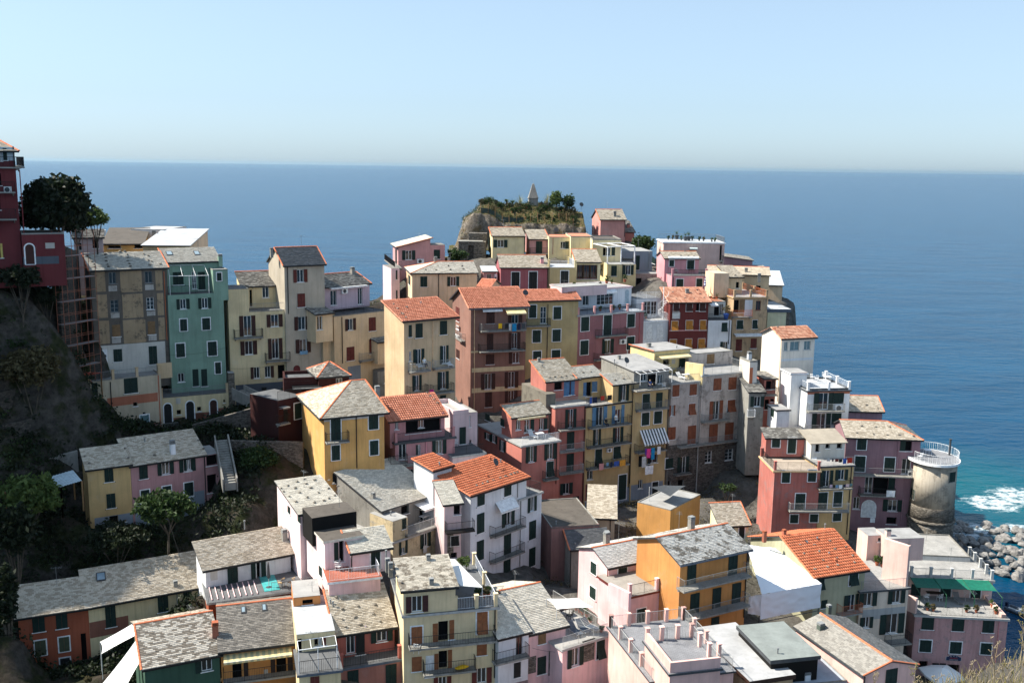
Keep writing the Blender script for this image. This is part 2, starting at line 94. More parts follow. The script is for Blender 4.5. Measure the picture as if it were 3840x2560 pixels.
["potter","pinkrail",None,[6.98,141.01],30.4,7.91,3,44.1,45.1,"palepink","flat","greyl",0,[],{"par":"0.05"},[]],
["whitespiral",None,"narrow white house with white railed balconies and a spiral stair",[19.3,146.14],20.0,4.56,9,36.03,39.65,"white","flat","greyl",0,[],{"slab":"white","rail":"FR","railc":"white"},[["c","F",0.67,37.02,1.63,39.1,"whitec"],["c","F",2.49,37.06,3.5,39.09,"whitec"],["c","F",0.78,35.16,1.71,36.53,"whitec"],["c","F",2.67,35.06,3.7,36.57,"whitec"],["pipe","F",0.08,36.02,39.45,"dark"]]],
["whitespiralup","whitespiral",None,[18.72,149.12],20.0,4.13,6,39.71,42.57,"white","flat","greyd",0,[],{"rail":"F","railc":"white"},[["p","F",1.19,40.02,2.46,42.13,"white","s"],["p","F",2.52,39.91,3.48,42.09,"white","s"]]],
["oxblood",None,"dark oxblood red house with ochre shutters and a red tile roof",[23.49,147.02],9.0,5.95,4.21,34.74,42.41,"oxblood","shed","tile2",1.53,[],{"ov":"0.35"},[["a","F",0.48,41.05,1.37,42.24,"brown"],["a","F",2.48,41.04,3.44,42.23,"brown"],["d","F",4.06,41.09,4.52,42.28],["a","F",4.57,41.02,5.48,42.21,"brown"],["a","F",0.32,38.15,1.33,39.62,"ochre"],["a","F",2.55,38.26,3.64,39.66,"ochre"],["a","F",4.73,38.17,5.69,39.66,"ochre"],["t","F",0.38,39.93,1.59,40.86,"palegrey"],["t","F",-0.02,38.06,5.97,38.21,"pinkd"],["st",1.16,2.7,43.39],["st",2.55,0.81,42.71],["st",1.12,0.77,42.69],["st",3.99,0.84,42.72],["st",5.54,0.9,42.74],["st",5.23,3.33,43.63],["st",5.37,2.11,43.18],["ch",3.38,2.54,43.34,0.79],["a","F",0.17,35.39,1.22,36.8,"ochre"],["a","F",2.58,35.35,3.61,36.86,"ochre"],["a","F",4.6,35.35,5.66,36.87,"ochre"]]],
["whitenarrow",None,"narrow white house with a shaded plant terrace between red and tan houses",[29.49,148.08],9.0,3.65,8,34.89,39.61,"white","flat","greyd",0,[],{"rail":"F","railc":"dark"},[["a","F",2.12,37.85,3.02,39.26,"green"],["l","F",2.5,34.09,3.29,36.32,"green"],["pipe","F",3.34,35.97,39.58,"dark"]]],
["whitenarrowup","whitenarrow",None,[29.94,150.78],9.0,2.7,5,39.2,42.02,"offwhite","flat","rust",0,[],{"par":"0.1"},[["d","F",0.92,39.92,1.78,41.61],["p","F",1.86,39.99,2.4,41.74,"white"],["aw","F",-0.04,41.58,1.18,41.49,1.2,"whitec"]]],
["salmonO",None,"salmon tower house with weathered slate clad side and three narrow balconies",[5.54,121.0],25.5,4.76,9,19.26,32.52,"salmon","flat","greyl",0,[],{"slab":"greyl","rail":"F","railc":"grey"},[["o","F",1.83,29.58,2.58,32.03,"green"],["c","F",1.74,26.88,2.78,29.1,"green"],["c","F",1.77,23.95,2.8,26.25,"green"],["o","F",1.39,20.95,2.25,22.39,"green"],["D","F",2.84,19.41,3.69,20.46,"dark"],["b","F",0.35,3.89,29.49,0.95,"dark"],["b","F",0.35,3.85,26.67,0.95,"greyl"],["b","F",0.35,3.81,23.82,0.95,"greyl"],["pipe","F",4.2,19.53,32.26,"dark"]]],
["salmonOup","salmonO",None,[4.4,123.34],25.5,4.73,4.37,31.92,35.2,"salmon","shed","slate",1.77,["rr","vl"],{},[["d","F",1.19,34.01,2.34,35.13],["D","F",2.57,33.12,3.38,35.07,"bluesh"],["D","F",3.58,33.17,4.14,35.05,"bluesh"],["d","F",3.33,33.21,3.63,35.01],["ch",1.0,4.12,36.86,0.66],["ch",0.93,2.96,36.39,0.44],["st",0.77,0.53,35.42],["st",1.55,0.58,35.44],["st",2.36,0.57,35.43],["st",3.18,0.56,35.43],["st",4.12,0.53,35.41]]],
["salmonOside","salmonO",None,[4.38,121.89],25.5,1.35,7,27.61,33.92,"slateclad","none","grey",0,[],{},[]],
["yellowP",None,"yellow house with blue shutters and three long black balconies of washing",[9.53,122.79],28.7,7.26,9,19.11,32.21,"yellow2","flat","greyl",0,[],{"slab":"dark","rail":"F","railc":"dark","rf":"0,0.55"},[["o","F",1.5,29.47,2.58,31.94,"blue"],["o","F",4.44,29.51,5.35,31.86,"blue"],["o","F",1.46,26.94,2.0,29.02,"green"],["o","F",4.62,26.87,5.38,28.89,"green"],["a","F",1.55,23.96,2.57,26.36,"green"],["a","F",4.38,24.75,5.47,26.36,"green"],["p","F",0.38,22.44,1.28,23.68,"white"],["d","F",0.17,19.62,1.31,21.9],["D","F",5.35,19.0,6.6,22.4,"green","w"],["p","F",3.6,18.77,4.53,19.87,"white"],["b","F",0.24,6.41,29.37,1.1,"dark"],["b","F",0.11,6.49,26.82,1.1,"dark"],["b","F",0.12,6.33,23.99,1.1,"dark"],["ac","F",3.23,25.85,3.95,26.36],["pipe","F",6.94,20.53,25.92,"dark"],["t","F",0.21,18.09,7.83,20.61,"bluegrey"]]],
["yellowPup","yellowP",None,[8.54,125.44],28.7,3.82,2.6,32.72,35.29,"yellow2","shed","slate2",0.79,["rr","vl"],{},[["D","F",0.88,32.84,1.34,34.61,"bluesh"],["d","F",1.28,32.69,2.22,34.63],["D","F",2.22,33.25,3.01,34.61,"bluesh"],["st",1.34,0.87,35.56],["st",2.57,0.89,35.56],["st",4.12,0.97,35.59],["ch",7.72,1.17,35.65,0.67]]],
["yellowPfr","yellowP",None,[13.03,124.65],28.7,4.02,2.67,31.7,34.61,"yellow2","shed","slate2",0.81,["vl"],{},[["o","F",1.29,32.38,2.05,34.45,"green"],["pipe","F",3.2,31.87,34.41,"dark"],["st",0.82,0.82,34.87],["st",2.24,0.91,34.89],["st",3.44,0.81,34.86]]],
["yellowQ",None,"ochre yellow house with a grey flat roof, white pergola balcony and striped awning",[15.84,126.01],26.2,5.44,9,19.37,33.77,"yellow2","flat","greyd",0,[],{},[["a","F",1.44,30.98,2.55,33.01,"green"],["c","F",3.55,30.97,4.54,33.0,"green"],["c","F",1.44,28.8,2.58,30.5,"green","w"],["c","F",3.36,28.83,4.57,30.49,"green","w"],["aw","F",1.18,26.43,5.07,28.18,1.3,"stripe"],["b","F",0.38,4.88,25.32,1.2,"dark"],["o","F",1.67,23.27,2.55,24.69,"dark"],["p","F",2.63,23.46,4.2,24.64,"white"],["p","F",1.26,20.17,1.93,21.4,"white"],["D","F",3.49,19.04,4.43,20.81,"dark","w"],["b","F",0.33,5.09,30.9,0.9,"grey"],["b","F",-0.37,4.94,33.7,1.4,"greyd"],["t","F",0.13,18.69,5.19,20.83,"bluegrey"],["pipe","F",-0.13,21.15,33.67,"dark"]]],
["greyQup","yellowQ",None,[15.86,126.25],26.2,5.47,8.17,33.52,36.12,"concrete","shed","grey",0.43,["ng"],{},[["p","F",1.06,34.69,1.98,35.64,"white"],["d","F",2.15,33.8,3.59,35.49],["p","F",3.79,34.13,4.53,35.36,"white"],["ch",1.43,5.94,36.43,0.68],["ch",4.35,8.45,36.57,0.57],["ch",-0.25,4.44,36.36,0.57],["dish",0.25,2.31,36.24,"dark"]]],
["creamQ","yellowQ",None,[19.51,133.94],26.2,5.96,6,34.5,37.32,"yellow","shed","grey",-0.1,["ng","vl"],{},[["aw","F",0.31,36.46,5.27,36.81,1.4,"cream"],["d","F",1.48,35.37,2.54,36.36],["c","F",4.17,34.29,5.38,36.29,"green"],["t","F",2.94,35.39,3.51,36.08,"stone"],["ch",1.12,3.05,37.27,0.72],["ch",4.07,0.56,37.31,0.48]]],
["terQ","yellowQ",None,[21.2,128.65],26.2,4.87,8,33.11,34.06,"stuccog","flat","palegrey",0,[],{"slab":"greyl","rail":"F","railc":"grey"},[]],
["wallQ","yellowQ",None,[23.45,131.98],-38.0,2.63,0.3,33.91,36.31,"yellow","none","grey",0,[],{},[]],
["stoneX",None,"beige grey stucco house with rust brown shutters over an old stone base",[21.15,128.62],25.5,4.97,9,18.8,33.92,"stuccog","none","grey",0,[],{},[["c","F",0.21,32.24,1.26,33.81,"rustsh"],["c","F",2.96,32.18,4.07,33.7,"rustsh"],["o","F",-0.07,29.66,0.49,31.08,"rustsh"],["a","F",2.9,29.47,3.98,31.05,"rustsh"],["c","F",-0.26,26.38,0.96,28.09,"rustsh"],["c","F",2.96,25.42,4.26,27.98,"rustsh"],["t","F",-0.63,18.21,4.78,25.59,"stonewall"],["c","F",-0.44,22.41,0.74,23.82,"green","w"],["o","F",1.98,21.48,2.88,23.78,"green"],["b","F",0.84,3.38,21.44,0.9,"dark"],["d","F",-0.25,19.13,0.6,20.64],["d","F",1.72,18.85,2.73,20.58]]],
["stoneX2","stoneX",None,[25.53,130.43],25.5,8.29,10,18.61,34.83,"stuccog","flat","grey",0,[],{"slab":"greyl","rail":"FR","railc":"grey","posts":"2","postc":"whitew"},[["c","F",1.89,32.57,3.18,34.24,"rustsh"],["c","F",4.39,32.47,5.7,34.2,"rustsh"],["o","F",2.0,28.53,3.05,31.12,"rustsh"],["a","F",4.4,29.32,5.69,31.06,"rustsh"],["c","F",1.54,25.29,2.96,27.89,"rustsh"],["c","F",4.2,25.26,5.61,27.87,"rustsh"],["b","F",0.04,4.32,28.39,0.9,"grey"],["b","F",-3.64,6.97,25.28,0.9,"grey"],["p","F",7.98,26.48,8.79,27.24,"brown"],["pipe","F",-0.44,25.55,33.91,"grey"],["pipe","F",-0.2,18.65,24.96,"palegrey"],["t","F",-0.37,17.87,8.01,24.98,"stonewall"],["p","F",1.09,22.54,2.19,24.15,"white","s"],["p","F",4.44,22.5,5.76,24.08,"white","s"]]],
["stoneXpent","stoneX",None,[24.51,135.48],25.5,7.52,3,33.68,36.68,"stuccog","flat","grey",0,[],{"par":"0.1"},[["D","F",3.09,35.13,4.37,36.53,"wood"]]],
["boxX",None,"narrow stuccoed stair turret with a pergola frame behind the stucco house",[31.94,131.0],14.0,1.11,3,22,36.57,"stuccol","flat","grey",0,[],{"par":"0.25"},[["D","F",0.04,33.57,0.48,35.85,"rust"],["ch",0.75,1.72,36.57,1.2,"white"]]],
["salmonN",None,"salmon house with a white railed terrace and a long shaded side wall",[1.31,112.0],29.8,5.22,10.81,21.61,30.03,"salmon","flat","greyl",0,[],{"slab":"greyl","rail":"F","railc":"white"},[["o","F",0.95,27.86,1.64,29.8,"green"],["o","F",3.52,27.87,4.29,29.79,"green"],["a","F",3.45,25.75,4.41,27.61,"green"],["b","F",2.88,4.77,25.45,0.8,"dark"],["pipe","F",4.79,24.72,29.78,"dark"],["c","L",7.79,31.09,8.94,31.93,"green"],["o","L",7.85,28.69,8.66,29.49,"green"],["o","L",6.29,28.75,7.04,29.67,"green"],["o","L",4.21,28.2,4.89,29.49,"green"],["c","L",4.18,31.28,5.06,32.21,"green"]]],
["salmonNup","salmonN",None,[0.1,115.0],29.8,5.11,2.43,28.97,32.58,"salmon","shed","slate",0.89,["rr","vl"],{},[["p","F",0.6,30.99,1.23,32.25,"white"],["p","F",1.75,30.51,2.51,32.11,"white"],["D","F",2.6,30.66,3.12,32.07,"green"],["p","F",3.82,30.6,4.47,32.04,"white"],["D","F",4.5,30.59,5.03,32.01,"green"],["aw","F",0.6,32.35,4.44,32.51,0.5,"cream"]]],
["pinkM",None,"pink house with a red tile roof over a deep shaded loggia",[-12.47,104.0],26.2,6.98,8,28.56,32.38,"pink3","flat","greyd",0,[],{"slab":"greyd","rail":"F","railc":"dark","posts":"2","postc":"pink3"},[["p","F",0.4,30.45,1.29,32.26,"white"],["l","F",2.6,30.49,2.95,31.92,"green"],["o","F",4.73,30.59,5.52,32.14,"green"],["p","F",1.38,28.17,2.13,29.25,"white"],["p","F",2.7,27.95,3.05,28.84,"white"],["b","F",-0.2,3.2,29.83,0.8,"greyl"],["b","F",-0.82,1.15,30.12,0.9,"dark"],["pipe","F",3.57,27.4,32.35,"pink"]]],
["pinkMup","pinkM",None,[-13.07,104.38],26.2,6.38,3.81,32.12,34.77,"pink3","shed","tile",1.54,[],{"ov":"0.3"},[["p","F",0.57,33.72,0.97,34.52,"white"],["d","F",1.81,33.08,5.92,35.07],["p","F",3.3,33.63,3.91,34.97,"white"],["t","F",6.07,33.13,6.34,35.15,"pink3"],["st",5.8,3.93,36.35],["st",6.01,3.24,36.08],["st",6.14,2.65,35.84],["st",6.29,1.96,35.56]]],
["pinkMann","pinkM",None,[-6.57,109.69],26.2,1.94,6,30.52,34.15,"palepink","flat","concrete",0,[],{"par":"0.5"},[["c","F",0.81,30.65,1.58,32.64,"green"]]],
["pinkMann2","pinkM",None,[-4.86,111.31],26.2,1.1,5,30.12,34.02,"palepink","flat","concrete",0,[],{"par":"0.05"},[["p","F",0.04,32.34,0.26,33.66,"white"],["d","F",0.11,30.46,0.35,30.8]]],
["pinkMter","pinkM",None,[-6.37,105.88],26.2,3.9,5,29.06,30.47,"palepink","flat","greyd",0,[],{"slab":"greyl","rail":"F","railc":"dark"},[]],
["darkalley",None,"dark grey flat roofed house in the shaded alley beside the white house",[4.5,101.0],12.2,5.32,9,18.64,24.11,"darkpink","flat","bitumen",0,[],{"par":"0.1"},[["d","F",-0.81,22.66,-0.26,24.16],["d","F",-0.42,19.59,0.1,21.2],["p","F",5.11,24.26,5.26,24.56,"white"],["ch",0.74,0.93,24.11,0.47]]],
["alleyslate","darkalley",None,[6.5,98.87],12.2,4.39,2.42,17.69,22.64,"concrete","shed","slatek",1.08,["vl"],{},[["ch",4.18,0.93,23.06,1.03],["pipe","F",-0.05,18.18,22.64,"dark"],["ch",0.54,0.42,22.82,0.37]]],
["alleyyellow",None,"small peach house with a drooping slate roof above the rocky bank",[8.87,106.0],-5.0,2.86,6,21.51,23.62,"peach","shed","slate",1.72,[],{"ov":"0.3"},[["pipe","F",2.38,22.0,23.43,"dark"]]],
["ochreterr",None,"orange terrace block with a white coping and dark shade sails",[14.47,108.0],-38.0,4.26,7,20.53,24.73,"ochre","flat","greyl",0,[],{"par":"0.1"},[]],
["slaterock",None,"low yellow house with a grey slate roof set against the stone bank",[23.08,104.0],10.0,3.32,2.93,21.37,23.54,"lemonw","shed","slate",1.43,["rr","vr"],{},[["p","F",1.27,22.65,1.71,23.33,"white"],["D","F",2.23,21.99,2.87,23.38,"dark","w"]]],
["yellowK",None,"amber yellow house with a hipped slate roof, white framed shutters and one balcony",[-19.16,99.0],24.2,6.4,10.53,29.39,36.53,"amber","hip","slate",2.23,["rr"],{"hl":"1","hr":"0.1","dl":"4.3","ov":"0.45"},[["c","F",0.72,33.82,1.73,36.33,"green","w"],["c","F",4.73,34.69,5.74,36.48,"green","w"],["c","F",0.76,31.78,1.6,33.36,"green","w"],["c","F",4.83,31.9,5.72,33.46,"green","w"],["D","F",0.8,29.29,1.56,30.37,"dark"],["b","F",0.06,2.46,33.76,0.9,"dark"],["pipe","F",3.38,30.7,36.6,"dark"],["ch",6.57,3.03,37.82,0.82],["t","F",0.0,35.95,6.4,36.62,"palegrey"],["d","L",7.26,28.93,7.7,29.75]]],
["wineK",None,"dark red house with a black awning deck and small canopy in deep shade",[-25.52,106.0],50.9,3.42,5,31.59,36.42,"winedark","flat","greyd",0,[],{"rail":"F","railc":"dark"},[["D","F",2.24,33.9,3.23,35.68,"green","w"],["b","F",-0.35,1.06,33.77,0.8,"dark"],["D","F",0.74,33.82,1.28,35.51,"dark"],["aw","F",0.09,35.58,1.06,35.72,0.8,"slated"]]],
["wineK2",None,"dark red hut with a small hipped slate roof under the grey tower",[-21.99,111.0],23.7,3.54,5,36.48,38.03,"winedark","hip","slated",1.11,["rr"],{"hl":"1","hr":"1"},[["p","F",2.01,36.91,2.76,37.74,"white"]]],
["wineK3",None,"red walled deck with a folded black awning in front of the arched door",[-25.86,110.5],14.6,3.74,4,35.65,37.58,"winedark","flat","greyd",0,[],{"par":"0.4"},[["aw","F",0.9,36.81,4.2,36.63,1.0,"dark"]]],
["concJ",None,"weathered cream house with a large pale slate roof and bare concrete side",[-11.34,92.0],47.2,7.31,9,23.93,25.87,"stainedcream","flat","greyl",0,[],{"slab":"greyl","rail":"F","railc":"dark","rf":"0.28,1"},[["o","F",1.09,24.3,1.59,25.84,"green"],["o","F",3.95,24.18,4.6,25.74,"green"],["b","F",1.56,7.26,26.02,0.5,"greyl"],["pipe","F",7.06,22.17,25.65,"dark"]]],
["concJbox","concJ",None,[-11.32,91.99],47.2,1.93,3.5,25.35,27.95,"stainedcream","flat","greyl",0,[],{},[["c","F",1.2,26.85,1.7,27.88,"green"],["ch",0.93,1.38,27.95,0.52]]],
["concJup","concJ",None,[-12.67,94.1],47.2,7.25,7.23,19,28.34,"concrete","shed","slate3",2.21,["ng"],{"ov":"0.3"},[["d","F",2.54,27.17,3.58,28.07],["d","F",5.01,25.71,7.07,27.65],["aw","F",4.29,27.51,6.81,27.92,1.6,"whitec"],["ch",0.51,1.9,28.92,0.7]]],
["smallslate",None,"little pinkish house with a wavy pale slate roof and a sooty black porch",[-6.39,93.0],20.0,1.73,3.52,23.55,29.4,"palepink","shed","slate3",1.14,["rr"],{},[["d","F",0.97,28.2,1.65,29.52],["a","F",0.68,25.06,1.49,26.06,"dark"],["t","F",0.32,23.76,0.95,26.55,"stonew"],["b","F",0.01,2.9,26.61,0.9,"soot"],["d","F",0.68,23.72,1.31,24.34]]],
["whiteI",None,"tall white house with a red tile roof, green shutters and iron balconies",[-3.9,95.0],47.0,8.26,5.49,20.76,29.69,"white","shed","tile3",1.13,[],{"ov":"0.3"},[["c","F",0.94,28.31,1.95,29.79,"green"],["c","F",4.86,28.39,5.88,29.85,"green"],["o","F",5.04,25.09,5.94,27.22,"green"],["c","F",0.9,25.4,1.93,27.47,"green"],["c","F",4.9,21.87,5.94,24.27,"green"],["c","F",0.91,22.51,1.9,24.59,"green"],["c","F",4.89,19.6,5.92,21.35,"green"],["c","F",0.93,20.1,1.89,21.57,"green"],["b","F",2.72,7.37,24.65,0.9,"brownd"],["b","F",2.7,7.27,21.88,0.9,"dark"],["aw","F",3.54,27.1,6.27,28.11,0.9,"whitec"],["pipe","F",6.85,27.86,29.58,"grey"],["st",1.81,1.0,29.9],["st",2.66,0.97,29.89],["st",3.43,0.99,29.9],["st",4.26,0.98,29.9],["st",5.3,0.98,29.9],["st",6.08,0.97,29.89],["st",6.93,1.02,29.9],["st",7.5,1.05,29.91],["st",7.96,1.04,29.91],["dish",6.42,2.83,30.28,"dark"],["ch",4.27,1.94,30.09,0.44,"red"],["ch",7.5,4.67,30.66,0.53,"red"],["ch",7.73,3.97,30.51,0.44,"red"],["ch",8.15,3.08,30.33,0.44,"red"],["ch",8.06,3.58,30.43,0.53]]],
["whiteIr","whiteI",None,[0.94,100.15],47.0,3.66,6,18.63,27.59,"white","flat","greyl",0,[],{"slab":"greyl","rail":"FR","railc":"dark"},[["o","F",1.78,25.73,2.44,27.45,"green"],["c","F",1.71,22.6,2.77,24.65,"green"],["c","F",1.76,19.52,2.75,21.6,"green"],["pipe","F",0.27,18.97,27.38,"grey"]]],
["whiteIl","whiteI",None,[-7.81,97.41],47.0,2.56,3,24.41,31.41,"white","shed","tile3",0.53,[],{},[["ch",1.27,0.47,31.49,0.49]]],
["pinkG",None,"long pale pink house with stepped dark roofs and a red tiled terrace",[-18.98,86.0],28.0,4.11,7.88,20.73,30.73,"lightpink","shed","slate3",0.75,[],{"ov":"0.25"},[["st",-0.13,5.84,31.29],["st",0.61,6.24,31.33],["st",1.72,6.84,31.39],["st",2.57,7.22,31.42],["st",2.4,6.08,31.31],["st",1.1,5.4,31.25],["st",-0.11,4.97,31.21],["st",0.08,3.73,31.09],["st",1.23,4.27,31.14],["st",2.55,4.99,31.21],["st",2.87,3.67,31.08],["st",4.04,4.27,31.14],["st",1.57,2.98,31.02],["st",0.32,2.39,30.96],["st",1.83,1.63,30.89],["st",2.81,1.73,30.9],["st",3.38,2.06,30.93],["st",4.07,2.49,30.97],["st",4.72,2.78,31.0],["st",4.68,6.12,31.32],["st",4.88,5.26,31.23],["st",5.01,4.43,31.16],["st",3.41,6.69,31.37],["c","L",3.26,29.67,3.95,30.35,"green"],["c","L",-0.16,29.92,0.57,30.67,"green"]]],
["pinkG2","pinkG",None,[-17.32,83.26],28.0,4.08,3,29.18,31.38,"soot","flat","bitumen",0,[],{},[]],  # walls coloured black for the dark shadow at the flat roof
["pinkG3","pinkG",None,[-15.83,81.11],28.0,3.34,5.5,25.73,30.16,"lightpink","flat","bitumen",0,[],{"slab":"offwhite"},[["c","F",0.81,28.12,1.2,29.86,"green"],["d","F",1.27,27.99,1.71,29.94],["c","L",4.21,28.59,5.09,29.49,"green","w"],["c","L",6.99,26.51,7.77,27.51,"white"],["c","L",0.85,26.5,1.68,27.35,"green","w"],["c","L",3.54,24.96,4.07,25.05,"dark"]]],
["pinkG4","pinkG",None,[-13.5,80.98],24.0,3.45,2.62,27.47,29.18,"lightpink","shed","slate3",0.95,["vl"],{},[["c","F",1.69,27.4,2.49,29.04,"green","w"],["pipe","F",-0.04,27.56,29.14,"dark"]]],
["pinkGter","pinkG",None,[-15.06,78.68],18.0,4.34,6,26.25,27.5,"pink4","flat","redfloor",0,[],{"slab":"white","rail":"FR","railc":"white"},[]],
["slateH",None,"white walled house under a broad brown slate roof with two dark double doors",[-27.1,84.0],31.0,7.81,3.39,24.63,26.24,"whitew","shed","slate",1.3,[],{"ov":"0.35"},[["c","F",1.94,24.36,2.86,26.35,"green"],["c","F",4.08,24.39,4.5,26.25,"green"],["d","F",4.6,24.34,4.95,26.19],["c","F",5.02,24.36,5.45,26.23,"green"],["ch",4.84,4.4,27.93,0.58],["ch",7.8,1.59,26.85,1.25],["t","F",0.42,25.04,1.04,26.2,"offwhite"]]],
["slateHter","slateH",None,[-26.02,81.1],22.0,9.71,5,20.4,24.4,"orange","flat","greyd",0,[],{"slab":"greyl","rail":"FR","railc":"grey","rf":"0.55,1"},[["d","F",8.09,22.93,9.02,23.5]]],
["yellowD",None,"dull yellow two storey house with slate roof above the dark garden",[-41.55,94.0],30.8,4.02,3.26,26.32,32.1,"mustard","shed","slate",1.19,[],{},[["c","F",1.56,30.58,2.38,32.05,"green"],["c","F",1.62,27.85,2.44,29.34,"green"],["st",0.1,1.88,32.79],["st",0.35,0.69,32.35],["st",4.0,2.33,32.95],["st",4.04,0.78,32.39],["d","F",1.78,26.21,2.6,26.99],["d","F",3.19,26.21,3.35,26.42],["t","F",0.4,25.76,4.08,27.05,"bluegrey"]]],
["pinkD",None,"dusty pink two storey house with slate roof and open dark shutters",[-38.07,96.07],34.6,7.46,4.48,26.05,31.9,"pinkdull","shed","slate",1.63,[],{},[["c","F",0.8,30.37,1.62,31.88,"green"],["o","F",3.03,30.46,3.8,31.84,"green"],["o","F",5.23,30.42,6.02,31.86,"green"],["c","F",0.84,27.68,1.67,29.17,"green","w"],["c","F",3.0,27.75,3.85,29.21,"green","w"],["c","F",5.21,27.67,6.09,29.2,"green","w"],["ch",2.32,3.34,33.11,0.56,"white"],["ch",4.42,0.82,32.2,1.6,"white"],["st",7.53,2.22,32.71],["st",7.61,0.79,32.18],["st",2.62,0.83,32.2],["o","F",5.57,30.54,5.97,31.77,"green"],["pipe","F",7.39,24.72,31.91,"dark"],["c","F",5.46,27.75,6.08,29.13,"green","w"],["t","F",0.18,25.28,7.26,28.12,"bluegrey"]]],
["pinkDr","pinkD",None,[-31.88,100.21],34.6,1.61,3.5,25.88,31.88,"pinkdull","flat","greyl",0,[],{},[["d","F",0.12,30.67,1.31,32.05],["d","F",0.12,27.71,1.13,29.7]]],
["orangeE",None,"orange end of the long slate roofed house beside the dark steps",[-42.1,80.0],23.6,5.56,3.54,17.64,23.32,"orange","shed","slate",1.36,[],{"ov":"0.3"},[["c","F",1.08,21.7,2.04,23.33,"green"],["c","F",2.93,21.7,3.84,23.4,"green"],["sk",6.36,2.61,7.15,3.58],["c","F",1.15,19.51,2.01,20.89,"olivesh","w"],["c","F",3.05,19.53,3.87,20.86,"olivesh","w"],["d","F",1.19,18.11,1.95,18.84],["D","F",3.04,17.51,3.82,18.9,"dark","w"],["d","F",4.81,17.41,5.23,20.91]]],
["creamE",None,"cream half of the long slate roofed house with tall green doors",[-37.0,82.23],28.8,9.82,4.38,20.95,23.32,"cream","shed","slate",1.68,[],{"ov":"0.3"},[["c","F",1.35,21.03,2.21,23.4,"green"],["c","F",5.82,21.52,6.72,23.4,"green"],["c","F",8.07,21.85,8.82,23.37,"green"],["ch",7.5,0.43,23.48,0.69],["pipe","F",7.52,21.87,23.14,"grey"],["t","F",-0.08,20.34,3.24,21.82,"rustd"]]],
["stackE","creamE",None,[-28.28,86.45],28.8,0.51,0.7,20.49,23.49,"ochrey","none","grey",0,[],{},[["ch",0.23,-0.01,23.49,0.26]]],
["greenF",None,"dark green house with a brown and white speckled slate roof edged in red tiles",[-27.91,71.0],26.1,5.61,8.48,17.64,23.64,"green2","gable","slate4",1.63,["rr","vl"],{"ov":"0.25"},[["l","F",4.21,22.38,5.03,23.6,"green"]]],
["amberF",None,"amber house with dark slate roof, two skylights and a scalloped awning",[-22.77,73.52],17.1,5.83,8.86,16.83,23.83,"amberd","gable","slate5",1.7,["rr"],{"ov":"0.25"},[["d","F",0.84,21.21,1.55,23.08],["D","F",1.71,21.21,2.06,22.99,"brownd"],["D","F",3.81,21.13,4.18,22.97,"brownd"],["d","F",4.26,21.01,5.04,22.98],["D","F",5.15,21.01,5.56,22.86,"brownd"],["aw","F",0.19,23.06,5.47,23.47,0.8,"stripe2"],["b","F",0.1,5.83,21.29,0.9,"dark"],["sk",1.72,3.33,2.11,3.99],["sk",3.41,3.31,3.79,4.02],["ch",-0.36,1.56,24.42,1.28,"terracotta"],["t","F",3.27,21.37,3.58,21.78,"stone"]]],
["blueflat",None,"cream house with a pale blue-white flat roof and a white pergola terrace",[-16.61,73.0],16.1,3.01,7,22.55,25.55,"cream","flat","white",0,[],{},[["d","F",1.37,24.42,1.66,25.12],["p","F",1.68,24.46,1.94,25.12,"white"],["D","F",1.98,24.41,2.28,25.12,"redbrown"],["d","F",0.09,23.4,0.39,25.2]]],
["blueflat2","blueflat",None,[-15.72,69.61],16.1,3.13,4,18.04,24.04,"cream","flat","greyd",0,[],{"slab":"slateblue","rail":"F","railc":"dark"},[["c","F",0.83,22.62,1.5,23.74,"redbrown"]]],
["orangeF2",None,"small bright orange house below the grey railed deck",[-17.93,78.0],15.3,2.22,3.5,22.35,26.35,"orange2","flat","greyl",0,[],{},[["d","F",0.74,25.64,1.59,26.08]]],
["salmonF",None,"salmon house with a stone weighted brown slate roof and railed balcony",[-13.76,75.0],20.9,4.71,4.59,22.13,24.63,"salmon2","shed","slate",1.76,["vl"],{"ov":"0.25"},[["p","F",0.71,22.8,1.43,24.52,"white"],["D","F",1.49,22.59,2.22,24.43,"dark"],["o","F",3.22,23.43,4.08,24.49,"green"],["st",0.61,3.61,26.02],["st",0.89,2.28,25.51],["st",2.22,2.32,25.52],["st",3.64,2.26,25.5],["st",3.24,1.33,25.15],["st",1.72,1.28,25.12],["st",0.63,1.24,25.11],["st",3.65,0.43,24.8],["st",2.0,0.44,24.8],["st",0.76,0.43,24.8],["ch",0.04,3.09,25.82,0.52,"white"],["ch",0.19,2.74,25.69,0.59,"white"],["t","F",4.71,23.78,4.75,24.02,"cream"]]],
["salmonF2","salmonF",None,[-13.32,73.46],20.9,5.05,3,17.01,22.51,"salmonb","flat","greyd",0,[],{"slab":"slateblue","rail":"F","railc":"dark","posts":"2","postc":"salmon2"},[["c","F",0.59,20.74,1.48,22.18,"green"],["c","F",3.71,20.25,4.6,22.16,"green"]]],
